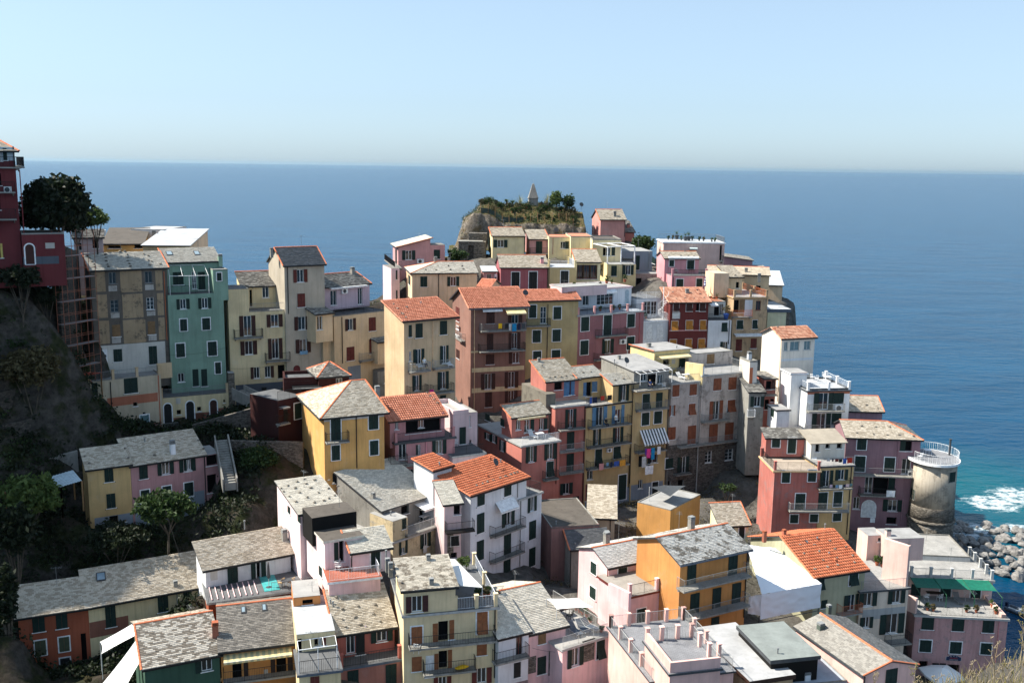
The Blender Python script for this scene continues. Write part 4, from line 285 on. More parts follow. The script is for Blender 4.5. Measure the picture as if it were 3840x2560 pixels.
["chair","white plastic chair on the grey annex terrace",None,[-6.31,109.7,30.47],26.2,{"col":"whitec"}],
["table","folding table on the grey railed deck",None,[-19.96,84.39,24.4],22.0,{"col":"greyd"}],
["chair","wooden folding chair on the grey railed deck","wooden folding chair on the grey railed deck group",[-20.51,84.56,24.4],22.0,{"col":"tan"}],
["chair","wooden folding chair on the grey railed deck","wooden folding chair on the grey railed deck group",[-19.63,84.69,24.4],22.0,{"col":"tan"}],
["parasol_closed","closed grey parasol on the turquoise deck",None,[-21.56,84.34,24.4],22.0,{"col":"greyd"}],
["table","white table on the red tiled terrace",None,[-15.14,81.81,27.5],18.0,{"col":"whitec"}],
["chair","white chair on the red tiled terrace","white chair on the red tiled terrace group",[-14.67,81.07,27.5],18.0,{"col":"whitec"}],
["chair","white chair on the red tiled terrace","white chair on the red tiled terrace group",[-15.32,82.39,27.5],18.0,{"col":"whitec"}],
["parasol_closed","closed lilac parasol on the salmon house balcony",None,[-11.62,76.03,22.51],20.9,{"col":"lilac"}],
["lounger","white reclining chair on the salmon house terrace",None,[2.69,115.47,30.03],29.8,{"col":"whitec"}],
["table","small white table on the salmon house terrace",None,[3.41,115.12,30.03],29.8,{"col":"whitec"}],
["lounger","white slatted lounger on the stucco house terrace",None,[23.0,131.5,34.06],26.2,{"col":"whitec"}],
["table","low white table on the stucco house terrace",None,[23.49,131.26,34.06],26.2,{"col":"whitec"}],
["table","round cloth covered table beside the cream awning",None,[22.28,135.18,34.06],26.2,{"col":"palegrey","s":1.3}],
["chair","white armchair beside the cloth covered table",None,[23.21,135.84,34.06],26.2,{"col":"whitec"}],
["parasol_closed","closed blue and white striped parasol on the plant terrace",None,[30.25,155.86,43.0],9.0,{"col":"bluesh"}],
["cloth","yellow towel hung on the brown house balcony",None,[-1.63,134.2,40.89],19.4,{"col":"yellowc","w":0.53,"h":0.71}],
["cloth","black garment hung on the brown house balcony",None,[-0.72,134.52,40.83],19.4,{"col":"dark","w":0.54,"h":0.66}],
["cloth","striped white cloth hung on the brown house balcony",None,[-0.28,134.68,40.81],19.4,{"col":"palegrey","w":0.38,"h":0.95}],
["cloth","turquoise towel hung on the brown house balcony",None,[0.29,134.88,40.79],19.4,{"col":"turq","w":0.62,"h":1.07}],
["cloth","navy garment hung on the brown house balcony",None,[0.92,135.1,40.78],19.4,{"col":"navy","w":0.48,"h":0.9}],
["cloth","grey garment hung on the brown house balcony",None,[1.52,135.31,40.78],19.4,{"col":"greyd","w":0.6,"h":0.72}],
["cloth","magenta towel hung on the tan house balcony",None,[-9.6,116.96,35.44],34.4,{"col":"magenta","w":0.63,"h":0.89}],
["cloth","patterned pink cloth hung on the lowest black balcony",None,[11.66,122.64,24.79],28.7,{"col":"pinkd","w":0.73,"h":0.84}],
["cloth","light blue cloth hung on the lowest black balcony",None,[12.46,123.08,24.8],28.7,{"col":"bluesh","w":0.4,"h":0.45}],
["cloth","navy garment hung on the lowest black balcony",None,[12.99,123.37,24.79],28.7,{"col":"navy","w":0.4,"h":0.68}],
["cloth","blue towel hung on the lowest black balcony",None,[13.7,123.76,24.8],28.7,{"col":"bluec","w":0.8,"h":0.63}],
["cloth","orange towel hung on the lowest black balcony",None,[14.53,124.21,24.84],28.7,{"col":"orangec","w":0.89,"h":0.8}],
["cloth","deep blue cloth hung under the palm terrace rail",None,[10.07,122.74,33.41],28.7,{"col":"bluec","w":0.33,"h":0.83}],
["cloth","dark cloth hung under the palm terrace rail",None,[10.59,123.03,33.38],28.7,{"col":"navy","w":0.67,"h":0.78}],
["cloth","red cloth hung under the palm terrace rail",None,[11.63,123.6,33.41],28.7,{"col":"redc","w":0.56,"h":0.56}],
["cloth","black cloth hung under the palm terrace rail",None,[12.57,124.11,33.42],28.7,{"col":"dark","w":0.67,"h":0.67}],
["cloth","purple towel hung below the striped awning",None,[17.68,125.52,26.06],26.2,{"col":"purple","w":0.3,"h":0.92}],
["cloth","hot pink towel hung below the striped awning",None,[18.07,125.71,25.97],26.2,{"col":"hotpink","w":0.6,"h":1.25}],
["cloth","sea blue towel hung below the striped awning",None,[18.68,126.01,25.99],26.2,{"col":"turq","w":0.52,"h":1.56}],
["cloth","white towel hung below the striped awning",None,[19.5,126.42,26.07],26.2,{"col":"whitec","w":0.52,"h":1.05}],
["cloth","sheer grey sheet hung below the striped awning",None,[17.44,125.41,24.97],26.2,{"col":"palegrey","w":0.63,"h":1.44}],
["cloth","large white sheet hung below the striped awning",None,[18.23,125.79,23.63],26.2,{"col":"whitec","w":1.28,"h":1.16}],
["cloth","lilac cloth hung on the ochre house balcony",None,[38.13,113.62,25.34],9.9,{"col":"lilac","w":0.38,"h":0.38}],
["cloth","black sock hung on the ochre house balcony",None,[38.52,113.68,25.29],9.9,{"col":"dark","w":0.27,"h":0.33}],
["cloth","pale blue cloth hung on the ochre house balcony",None,[38.9,113.75,25.27],9.9,{"col":"bluesh","w":0.38,"h":0.38}],
["cloth","white cloth hung on the ochre house balcony",None,[39.36,113.83,25.25],9.9,{"col":"whitec","w":0.44,"h":0.44}],
["cloth","navy cloth hung on the ochre house balcony",None,[39.83,113.91,25.3],9.9,{"col":"navy","w":0.33,"h":0.33}],
["cloth","pale pink cloth hung on the ochre house balcony",None,[40.22,113.98,25.32],9.9,{"col":"palepink","w":0.44,"h":0.35}],
["cloth","aqua cloth hung on the ochre house balcony",None,[40.65,114.05,25.37],9.9,{"col":"teal","w":0.35,"h":0.33}],
["cloth","grey cloth hung on the upper terrace line",None,[37.87,114.43,28.3],9.9,{"col":"palegrey","w":0.44,"h":0.33}],
["cloth","navy cloth hung on the upper terrace line",None,[38.44,114.53,28.25],9.9,{"col":"navy","w":0.22,"h":0.33}],
["cloth","maroon shirt hung on the upper terrace line",None,[38.94,114.62,28.21],9.9,{"col":"oxblood","w":0.46,"h":0.35}],
["cloth","black shirt hung on the upper terrace line",None,[39.42,114.7,28.19],9.9,{"col":"dark","w":0.46,"h":0.42}],
["cloth","bright blue shirt hung on the upper terrace line",None,[39.94,114.79,28.23],9.9,{"col":"bluec","w":0.46,"h":0.66}],
["cloth","rust red towel hung on the upper terrace line",None,[40.59,114.91,28.28],9.9,{"col":"redc","w":0.66,"h":0.66}],
["cloth","white sheet over the mauve house balcony rail",None,[47.65,119.49,22.79],-4.7,{"col":"whitec","w":1.06,"h":0.82}],
["cloth","small white towel over the mauve house step railing",None,[45.72,119.7,19.09],-4.7,{"col":"whitec","w":0.59,"h":0.61}],
["cloth","white bedding hung from the grey tower window",None,[-26.43,124.29,38.57],32.0,{"col":"bluesh","w":1.02,"h":0.45}],
["cloth","pale cloth hung on the salmon tower lower balcony",None,[4.21,119.37,23.81],25.5,{"col":"palegrey","w":0.44,"h":0.88}],
["cloth","yellow towel hung on the salmon tower lower balcony",None,[4.78,119.64,23.87],25.5,{"col":"yellowc","w":0.6,"h":0.99}],
["cloth","grey sheet hung on the oxblood wall",None,[24.4,147.05,40.88],9.0,{"col":"palegrey","w":1.12,"h":0.92}],
["cloth","striped cloth hung from the weathered cream window",None,[-8.42,94.78,24.46],47.2,{"col":"palegrey","w":0.49,"h":0.72}],
["person","seated person in a white shirt at a balcony table of the tan house",None,[-10.48,117.03,38.14],34.4,{"col":"whitec","pose":"sit","z0":0}],
["person","standing man in a white shirt on the yellow house black balcony",None,[13.51,124.4,29.22],28.7,{"col":"whitec","pose":"stand"}],
["person","seated dark haired person in dark clothes on the yellow house black balcony",None,[12.15,123.65,29.34],28.7,{"col":"dark","pose":"sit"}],
["person","seated person in a blue shirt under the white pergola frame",None,[17.98,126.39,33.81],26.2,{"col":"bluec","pose":"sit"}],
["chair","white slatted chair on the pergola balcony",None,[19.92,127.24,33.65],26.2,{"col":"whitec"}],
["chair","white plastic chair at the end of the stucco house balcony",None,[31.84,132.88,25.14],25.5,{"col":"whitec"}],
["lounger","white reclining chair on the tan house balcony",None,[-7.62,118.92,37.91],34.4,{"col":"whitec"}],
["table","small white cloth table on the tan house balcony",None,[-10.87,116.76,37.61],34.4,{"col":"whitec"}],
["chair","straw chair on the tan house balcony",None,[-11.5,116.32,37.92],34.4,{"col":"tan"}],
["chair","white plastic chair on the long black balcony",None,[-7.21,73.75,23.79],13.8,{"col":"whitec"}],
["sail_bundle","yellow folded inflatable on the lower iron balcony",None,[-3.61,74.64,21.84],13.8,{"col":"yellowc"}],
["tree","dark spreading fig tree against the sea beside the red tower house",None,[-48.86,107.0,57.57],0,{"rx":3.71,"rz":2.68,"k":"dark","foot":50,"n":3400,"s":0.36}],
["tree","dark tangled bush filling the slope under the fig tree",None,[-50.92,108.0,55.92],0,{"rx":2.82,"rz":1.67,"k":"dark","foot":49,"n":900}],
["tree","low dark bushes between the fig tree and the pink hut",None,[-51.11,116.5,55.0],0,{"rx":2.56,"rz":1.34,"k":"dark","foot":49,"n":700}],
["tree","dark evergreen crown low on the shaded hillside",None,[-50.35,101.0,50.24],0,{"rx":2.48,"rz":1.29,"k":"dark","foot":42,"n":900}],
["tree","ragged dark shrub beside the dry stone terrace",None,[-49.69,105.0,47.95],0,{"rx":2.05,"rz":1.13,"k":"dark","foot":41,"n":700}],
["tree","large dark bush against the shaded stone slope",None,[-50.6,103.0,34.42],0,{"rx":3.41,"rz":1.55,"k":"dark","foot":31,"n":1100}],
["tree","wide dark bush by the path railing foot",None,[-47.0,106.0,33.7],0,{"rx":1.77,"rz":1.15,"k":"olive","foot":32,"n":600}],
["tree","lighter green shrub at the edge of the dark fig tree",None,[-48.95,117.0,55.5],0,{"rx":1.89,"rz":1.22,"k":"light","foot":49,"n":700}],
["tree","glossy green bush by the stone ruin above the peach house",None,[-9.39,166.0,47.39],0,{"rx":2.04,"rz":1.24,"k":"mid","foot":44,"n":700}],
["tree","rounded dark green bush clinging behind the highest pink house",None,[23.67,182.0,48.58],0,{"rx":2.41,"rz":1.69,"k":"mid","foot":42,"n":800}],
["tree","olive brown tree with bare stems in the shaded hillside",None,[-49.52,100.0,41.21],0,{"rx":3.67,"rz":1.99,"k":"olive","foot":29,"n":1800}],
["tree","citrus tree above the garden frame in the shade",None,[-44.85,89.0,31.29],0,{"rx":3.1,"rz":1.82,"k":"light","foot":25,"n":1700}],
["tree","ivy covered mound on the shaded terrace wall",None,[-51.46,101.0,43.46],0,{"rx":2.31,"rz":0.7,"k":"mid","foot":38,"n":900}],
["tree","green bush beside the dark garden steps",None,[-26.46,101.0,31.3],0,{"rx":2.09,"rz":1.43,"k":"mid","foot":27,"n":900}],
["tree","leafy tree in front of the dusty pink house",None,[-32.75,90.5,29.75],0,{"rx":3.29,"rz":1.51,"k":"mid","foot":24,"n":1700}],
["tree","small round bush by the path railing",None,[-43.36,106.0,32.07],0,{"rx":0.88,"rz":0.47,"k":"mid","foot":30,"n":300}],
["tree","broad leaved oleander against the white house",None,[-3.93,83.0,27.76],0,{"rx":0.71,"rz":0.55,"k":"light","foot":20,"n":220}],
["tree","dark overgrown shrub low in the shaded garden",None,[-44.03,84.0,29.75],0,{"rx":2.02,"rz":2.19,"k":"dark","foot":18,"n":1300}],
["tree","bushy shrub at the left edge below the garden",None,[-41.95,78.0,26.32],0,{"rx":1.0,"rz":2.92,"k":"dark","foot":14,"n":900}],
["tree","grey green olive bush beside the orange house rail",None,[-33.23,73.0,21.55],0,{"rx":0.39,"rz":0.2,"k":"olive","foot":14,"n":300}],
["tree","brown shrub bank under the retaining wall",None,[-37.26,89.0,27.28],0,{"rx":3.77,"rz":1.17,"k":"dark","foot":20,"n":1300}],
["tree","weedy shrub on the stone bank below the stucco house",None,[27.61,121.0,22.43],0,{"rx":1.48,"rz":0.68,"k":"mid","foot":17,"n":350}],
["tree","dry grassy clump at the garden rock edge",None,[-5.76,189.0,55.32],0,{"rx":1.16,"rz":0.74,"k":"olive","foot":None,"n":330}],
["tree","low cycad palm on the garden rock",None,[-1.42,189.0,56.11],0,{"rx":0.83,"rz":0.66,"k":"palm","foot":None,"n":60}],
["tree","dark fan palm behind the garden pots",None,[-0.28,189.0,56.05],0,{"rx":0.99,"rz":0.74,"k":"palm","foot":None,"n":60}],
["tree","pale feathery reeds left of the stone pyramid",None,[1.19,189.0,56.72],0,{"rx":0.99,"rz":1.24,"k":"reed","foot":None,"n":60}],
["tree","pale feathery reeds right of the stone pyramid",None,[6.26,189.0,56.95],0,{"rx":0.99,"rz":1.32,"k":"reed","foot":None,"n":60}],
["tree","light green bush on the garden rock",None,[7.91,189.0,56.16],0,{"rx":1.49,"rz":1.49,"k":"light","foot":None,"n":330}],
["tree","dense dark bush at the end of the garden rock",None,[10.05,189.0,55.71],0,{"rx":1.57,"rz":1.49,"k":"mid","foot":None,"n":330}],
["tree","low shrubs among the garden pots",None,[-2.55,189.0,54.88],0,{"rx":0.99,"rz":0.66,"k":"mid","foot":None,"n":330}],
["tree","young tree in front of the stone pyramid",None,[2.53,189.0,54.46],0,{"rx":0.66,"rz":0.83,"k":"light","foot":None,"n":330}],
["tree","low garden hedge on the rock",None,[5.81,189.0,54.51],0,{"rx":0.99,"rz":0.58,"k":"mid","foot":None,"n":330}],
["tree","rough grass bank at the garden end",None,[9.68,184.0,53.5],0,{"rx":2.1,"rz":0.65,"k":"olive","foot":None,"n":330}],
["tree","small bush on the garden wall top",None,[2.98,184.0,52.69],0,{"rx":0.97,"rz":0.4,"k":"mid","foot":None,"n":330}],
["tree","bright bush on the cliff below the garden",None,[-5.48,184.0,50.42],0,{"rx":0.73,"rz":0.89,"k":"light","foot":None,"n":330}],
["tree","brown scrub on the cliff face",None,[-6.93,184.0,51.35],0,{"rx":0.81,"rz":0.73,"k":"olive","foot":None,"n":330}],
["tree","red flowering shrub in the garden",None,[0.08,184.0,54.15],0,{"rx":0.81,"rz":0.56,"k":"mid","foot":None,"n":330}]],
{"tower":{"c":[52.9,119.5,23.26],"top":[51.74,117.5,27.02],"r":2.97,"mid":21.22,"belt":19.34,"low":17.05,"win":25.53},"tarp":[[23.24,86.0,23.68],[30.47,91.5,22.41],[28.94,100.0,22.61],[24.34,97.0,24.18],[23.21,86.0,21.22],[30.49,91.5,19.96],[22.11,86.2,23.32]],"sails":[[[-33.41,76.03,23.2],[-30.68,76.94,24.6],[-29.98,75.58,24.2],[-32.98,75.14,22.6]],[[-31.47,71.61,22.0],[-29.86,75.31,24.2],[-28.98,73.4,23.2],[-29.42,70.86,22.0]]],"sailF3":[[3.26,80.2,25.6],[5.93,79.58,26.0],[7.13,78.7,25.6],[4.11,79.04,25.2]],"canopyF":[[-6.57,80.7,28.9],[-4.66,80.58,28.9],[-2.13,75.99,28.4],[-3.92,75.81,28.6]],"umb":[45.17,95.98,11.5],"umbr":2.36,"awn":[[[44.27,103.72,18.06],[44.3,100.91,17.34]],[[46.77,103.52,18.09],[47.07,100.69,17.33]],[[49.77,103.27,18.14],[49.98,100.45,17.33]],[[52.54,103.05,18.12],[52.82,100.21,17.33]]],"awnz":15.87496897529553,"sign":[47.46,98.6,11.19],"signw":1.64,"boat":[[72.29,135.45,0.3],[74.08,132.67,0.3]],"obelisk":[[3.23,191.0,58.73],[3.61,191.0,56.07],[3.68,191.0,54.53]],"ruin":[[-9.56,174.0,46.59],[-4.84,174.0,46.81],[-9.57,174.0,48.94],[-8.04,177.0,49.74]],"pergQ":[[[16.02,125.88,36.14],[20.64,128.14,36.21]],[[16.49,124.66,36.06],[20.88,126.82,36.25]]],"pergQz":34.63,"pergC":[[[13.4,166.8,49.44],[18.1,167.22,49.62]],[[15.5,163.48,49.22],[19.97,163.87,49.4]]],"pergCz":46.363912942827994,"pergG":[[[-41.36,118.87,49.77],[-37.63,120.93,49.65]],[[-40.6,117.12,48.66],[-36.65,119.3,48.57]]],"pergGz":46.427776019268066,"pergB":[[[-16.54,72.92,25.07],[-13.71,73.73,25.19]],[[-15.73,69.72,25.96],[-12.99,70.51,26.02]]],"pergBz":24.035343884434134,"spiral":[[22.69,148.65,40.17],[22.56,148.6,43.22]],"scaf":[[-47.4,104.0,50.73],[-45.05,109.0,50.83],54.28],"path":[[-45.92,101.0,32.19],[-44.31,105.0,31.94],[-42.12,108.0,31.69],[-38.76,112.5,31.13]],"hutwall":[[-48.33,105.3,53.81],[-47.82,106.5,52.9],[-49.87,113.0,51.96],[-51.13,117.0,51.61]],"lowwall":[[-51.19,96.0,31.16],[-44.85,99.5,32.35]],"metalroof":[[-46.58,88.0,31.85],[-42.34,90.0,31.67],[-40.78,91.0,31.97],[-42.92,94.0,32.04],[-44.88,93.0,31.62],[-48.14,91.0,31.26]],"steps":[[-30.93,103.0,32.85],[-28.41,97.0,29.92]],"steps2":[[-32.91,117.0,34.99],[-29.4,115.0,34.01]],"redroof":[[-49.08,106.0,38.6],[-47.91,109.0,38.22],[-46.36,110.0,38.4],[-49.79,108.5,38.91]],"stonewallM":[[-36.34,110.0,32.46],[-26.78,111.0,35.16],[-22.48,104.0,32.31],[-30.76,104.0,32.38]],"boulders":[[77.55,156.27,1.0,0.57],[77.67,154.2,1.0,0.73],[79.31,154.82,1.0,0.57],[78.29,151.48,1.0,0.81],[77.22,151.44,1.0,0.65],[77.3,147.41,1.0,0.89],[81.15,153.04,1.0,0.73],[83.43,155.35,1.0,0.81],[82.97,152.74,1.0,0.73],[80.56,150.14,1.0,0.89],[78.89,145.94,1.0,0.89],[78.97,149.73,1.0,0.57],[76.19,151.76,1.0,0.49],[80.62,154.87,1.0,0.57],[82.98,156.47,1.0,0.65],[80.62,148.04,1.0,0.65],[76.24,154.33,1.0,0.41],[79.16,156.33,1.0,0.49],[82.1,156.44,1.0,0.57],[84.74,156.53,1.0,0.65],[77.37,148.97,1.0,0.49],[77.68,162.73,1.0,0.78],[78.74,161.75,1.0,0.69],[76.02,161.65,1.0,0.52],[77.43,160.49,1.0,0.61],[78.89,160.15,1.0,0.69]]},
[[-45.13,90.0,27.05],[-44.29,84.0,26.07],[-42.28,89.0,25.74],[-37.93,88.5,26.44],[-34.64,93.0,26.06],[-33.36,108.0,32.53],[-27.0,106.0,33.16],[-26.75,101.0,30.91],[-26.14,95.0,29.16],[-29.66,95.0,27.92],[-49.17,103.0,51.26],[-50.03,109.0,44.71],[-49.44,107.0,39.91],[-52.22,104.0,47.12],[-50.39,107.0,54.13],[-54.06,104.0,34.69],[-49.49,104.0,32.82],[-50.0,99.0,31.4],[-46.63,99.5,31.3],[-47.37,90.0,30.31],[-42.79,92.5,29.08],[-23.17,90.0,29.19],[-41.78,78.0,24.78],[-45.06,108.0,31.59],[-39.45,113.0,30.72],[-32.45,115.5,33.42],[12.41,106.0,22.35],[13.92,119.0,20.05],[24.74,119.0,21.35],[-31.1,102.0,32.75],[-38.44,78.0,18.73],[-32.55,76.0,20.98],[4.81,88.0,21.69],[4.1,74.0,21.88],[27.98,114.0,18.46],[-49.83,110.0,54.7],[-48.23,113.0,54.64],[-51.67,106.0,55.65],[-60,140,40],[-40,145,30],[-30,155,15],[-60,165,8],[-45,172,-4],[-20,155,36],[-22,168,20],[-26,178,-4],[60,130,-4],[57,114,-4],[62,100,-4],[52,127,4],[47,119,11],[45,112,12],[70,85,-4],[54,92,4],[20,200,40],[30,205,8],[0,215,-4],[-15,205,-2],[-16,188,20],[45,200,-4],[54,180,-4],[50,168,8],[54,150,-4],[50,140,10],[51,133,6],[56,140,-4],[-90,200,-4],[0,230,-4],[90,60,-4],[90,150,-4],[-100,170,-4],[60,75,5],[40,60,12],[20,50,16],[0,50,16],[-20,50,18],[-40,60,20],[-62,98,49],[-66,85,45],[45,92,8.2],[42,90,8.2],[48,93,8.2],[46,88,8],[40,86,9],[50,88,5],[42,82,9],[47,96,8.2],[44,95,8.2],[21,160,40],[19,156,39.5],[23,155,39.5],[33,127,21],[31.5,125,19],[34,122,19],[30,123,18],[36,125,22],[-76,72,52],[-76,80,58],[-76,86,64],[-76,92,69],[-76,100,78],[-76,110,79],[-78,125,72],[-70,104,70],[-70,112,68],[-95,70,71],[-95,80,77],[-95,90,88],[-95,100,96],[-95,115,96],[-95,128,88],[-60,70,34],[-50,65,24],[-70,130,50],[-85,145,50],[-62,115,50]])
# ------------------------------------------------------------------ materials
def lin(c):
    return tuple(((x/255)/12.92 if x/255 <= .04045 else ((x/255+.055)/1.055)**2.4) for x in c)
PAL = dict(cream=(228,205,150),cream2=(232,208,155),creamb=(238,218,160),creamp=(226,205,180),creamw=(238,226,208),dullcream=(205,188,155),tan=(218,186,138),tand=(200,165,120),
 peach=(236,200,156),peachy=(228,198,150),pink=(226,150,158),pink2=(240,200,205),pinkd=(214,150,148),pink3=(205,138,140),pink4=(240,192,192),pink5=(232,190,176),pink6=(240,186,172),
 pinkdull=(196,140,140),pinkbar=(206,152,148),palepink=(226,196,196),palepink2=(226,190,178),lightpink=(244,214,214),rose=(176,92,98),rose2=(162,102,106),salmon=(196,112,96),salmon2=(190,98,80),
 salmonb=(185,115,95),salmonl=(222,148,136),salmonw=(192,106,92),mauve=(170,130,138),mauve2=(158,116,124),lilac=(206,182,196),wine=(120,48,52),oxblood=(112,46,42),green=(128,166,144),green2=(62,98,80),
 yellow=(238,212,140),yellow2=(212,178,112),lemon=(225,205,120),lemonw=(232,224,176),olive=(190,166,108),olivep=(178,176,140),ochre=(216,150,50),ochrey=(205,165,85),amber=(232,172,74),amberd=(214,140,46),
 mustard=(216,176,104),orange=(176,84,44),orange2=(226,140,48),white=(222,226,230),whitew=(226,230,232),purewhite=(242,242,240),offwhite=(212,208,196),white2=(225,225,225),greybeige=(190,178,156),
 stuccog=(200,186,174),stuccol=(220,210,196),concrete=(150,148,140),bluegrey=(138,150,162),slateblue=(88,98,110),brown=(150,106,90),darkpink=(150,110,104),stainedcream=(206,186,140),
 derelict=(112,104,94),stainp=(176,150,112),offstain=(190,186,178),stone=(200,194,182),stonew=(120,112,100),stonewall=(112,106,98),slateclad=(128,122,108),soot=(28,27,26),paleblue=(188,206,214),
 rust=(196,112,74),rustd=(150,92,70),redbrown=(112,52,44),brownd=(60,40,32),brownw=(66,36,36),grey=(135,138,138),greyl=(170,172,170),greyd=(66,70,74),palegrey=(196,198,196),dark=(24,26,28),
 teal=(96,132,136),wood=(140,110,76),whitec=(236,238,238),glass=(190,205,205),bluesh=(120,160,190),terracotta=(168,96,68),copper=(92,106,96),red=(196,82,50),navy=(34,42,68),yellowc=(240,190,40),
 turq=(30,140,190),magenta=(190,50,130),hotpink=(236,70,140),purple=(96,60,150),orangec=(228,160,60),bluec=(50,90,170),redc=(190,60,44),stainedtower=(176,164,144),stonew2=(150,146,138),awng=(24,104,84),polegreen=(20,84,56),navyb=(28,44,78),rustred=(150,62,44),netgreen=(44,62,58),turqdeck=(70,160,160),winedark=(70,34,32),stonedark=(78,74,68))  # the darkened wine red holds the deep shade on the red walls
SHUT = dict(green=(20,46,40),brown=(66,36,30),redbrown=(104,46,38),rustsh=(140,80,54),orangesh=(150,94,58),ochre=(176,116,40),blue=(96,136,166),bluesh=(84,122,160),dark=(22,26,27),whitec=(228,230,230),
 olivesh=(78,84,62),brownw=(66,34,34),brownd=(52,36,30),wood=(134,106,74),teal=(96,130,134),wine=(110,44,46),lemon=(205,185,105),paleblue=(170,190,200))
MATS = {}
def newmat(name):
    m = bpy.data.materials.new(name); m.use_nodes = True
    nt = m.node_tree; return m, nt, nt.nodes['Principled BSDF']
def N(nt, t, **kw):
    n = nt.nodes.new(t)
    for k, v in kw.items(): setattr(n, k, v)
    return n
def mixc(nt, fac, a, b, mode='MIX'):
    n = nt.nodes.new('ShaderNodeMix'); n.data_type = 'RGBA'; n.blend_type = mode
    for s, v in ((n.inputs[0], fac), (n.inputs[6], a), (n.inputs[7], b)):
        if hasattr(v, 'is_linked'): nt.links.new(v, s)
        else: s.default_value = v if not isinstance(v, tuple) else (tuple(v)+(1,))[:4]
    return n.outputs[2]
def noise(nt, scale, vec=None, detail=4, rough=.55):
    n = nt.nodes.new('ShaderNodeTexNoise'); n.inputs['Scale'].default_value = scale; n.inputs['Detail'].default_value = detail; n.inputs['Roughness'].default_value = rough
    if vec is not None: nt.links.new(vec, n.inputs['Vector'])
    return n.outputs['Fac']
def ramp(nt, src, p0, p1, c0=0., c1=1.):
    n = nt.nodes.new('ShaderNodeMapRange'); n.inputs[1].default_value = p0; n.inputs[2].default_value = p1; n.inputs[3].default_value = c0; n.inputs[4].default_value = c1
    nt.links.new(src, n.inputs[0]); return n.outputs[0]
def wpos(nt, sc=(1, 1, 1)):
    g = nt.nodes.new('ShaderNodeNewGeometry'); mp = nt.nodes.new('ShaderNodeMapping'); mp.inputs['Scale'].default_value = sc
    nt.links.new(g.outputs['Position'], mp.inputs[0]); return mp.outputs[0]
def bump(nt, b, h, st=.3, d=.02):
    n = nt.nodes.new('ShaderNodeBump'); n.inputs['Strength'].default_value = st; n.inputs['Distance'].default_value = d
    nt.links.new(h, n.inputs['Height']); nt.links.new(n.outputs[0], b.inputs['Normal'])
def setc(nt, b, c, rough=.85, spec=.3):
    if isinstance(c, tuple): b.inputs['Base Color'].default_value = (*c, 1)
    else: nt.links.new(c, b.inputs['Base Color'])
    b.inputs['Roughness'].default_value = rough; b.inputs['Specular IOR Level'].default_value = spec
def dk(c, f): return tuple(x*f for x in c)
def wc(key):
    c = lin(PAL[key]); g = .3*c[0]+.55*c[1]+.15*c[2]; return tuple(g+(x-g)*.80 for x in c)
def plaster(key):
    k = 'plaster_'+key
    if k in MATS: return MATS[k]
    m, nt, b = newmat(k); c = wc(key); p = wpos(nt)
    big = noise(nt, .35, p, 3); fine = noise(nt, 5, p, 5)
    streak = noise(nt, 1.0, wpos(nt, (3.2, 3.2, .2)), 6, .65)
    heavy = key in ('derelict', 'stainp', 'salmonw', 'pinkbar', 'stainedcream', 'slateclad', 'offstain', 'concrete', 'stuccog', 'tand', 'stainedtower', 'stonew2')
    x = mixc(nt, ramp(nt, big, .3, .7), dk(c, .76), tuple(min(1, v*1.08) for v in c))
    x = mixc(nt, ramp(nt, streak, .48, .74, 0, .7 if heavy else .5), x, dk(c, .5))
    x = mixc(nt, ramp(nt, noise(nt, .6, wpos(nt, (1, 1, .7)), 7, .7), .56, .64, 0, .30), x, tuple(.6*v+.4*(.3*c[0]+.5*c[1]+.2*c[2]) for v in c))
    if heavy:
        pt = noise(nt, .9 if key != 'pinkbar' else 1.4, p, 8, .75)
        dirt = (.085, .075, .065) if key not in ('salmonw', 'pinkbar') else (.22, .2, .2)
        x = mixc(nt, ramp(nt, pt, .52, .62, 0, {'stainp': .85, 'derelict': .55, 'slateclad': .6}.get(key, .5)), x, dirt)
    if key in ('stonewall', 'stonew', 'stonedark'):
        v = N(nt, 'ShaderNodeTexVoronoi'); v.inputs['Scale'].default_value = 3.2; nt.links.new(wpos(nt, (1, 1, 2.2)), v.inputs['Vector'])
        w = N(nt, 'ShaderNodeTexVoronoi', feature='DISTANCE_TO_EDGE'); w.inputs['Scale'].default_value = 3.2; nt.links.new(wpos(nt, (1, 1, 2.2)), w.inputs['Vector'])
        sep = N(nt, 'ShaderNodeSeparateColor'); nt.links.new(v.outputs['Color'], sep.inputs[0])
        x = mixc(nt, sep.outputs[0], dk(c, .45), dk(c, 1.35)); x = mixc(nt, ramp(nt, w.outputs['Distance'], 0, .05), (.04, .038, .035), x)
        bump(nt, b, w.outputs['Distance'], .8, .15)
    else: bump(nt, b, fine, .35, .02)
    x = mixc(nt, ramp(nt, fine, .35, .65, 0, .12), x, dk(c, .7))
    setc(nt, b, x, .92, .2); MATS[k] = m; return m
def paint(key, pal=None, rough=.55):
    k = 'paint_'+key+('_s' if pal is SHUT else '')
    if k in MATS: return MATS[k]
    m, nt, b = newmat(k); c = lin((pal or PAL).get(key, PAL.get(key, (128, 128, 128))))
    x = mixc(nt, ramp(nt, noise(nt, 3, wpos(nt), 4), .35, .65), dk(c, .8), tuple(min(1, v*1.1) for v in c))
    if pal is SHUT:
        wv = N(nt, 'ShaderNodeTexWave', bands_direction='Z'); wv.inputs['Scale'].default_value = 7.0; nt.links.new(wpos(nt), wv.inputs['Vector']); bump(nt, b, wv.outputs['Fac'], .5, .03)
    setc(nt, b, x, rough, .35); MATS[k] = m; return m
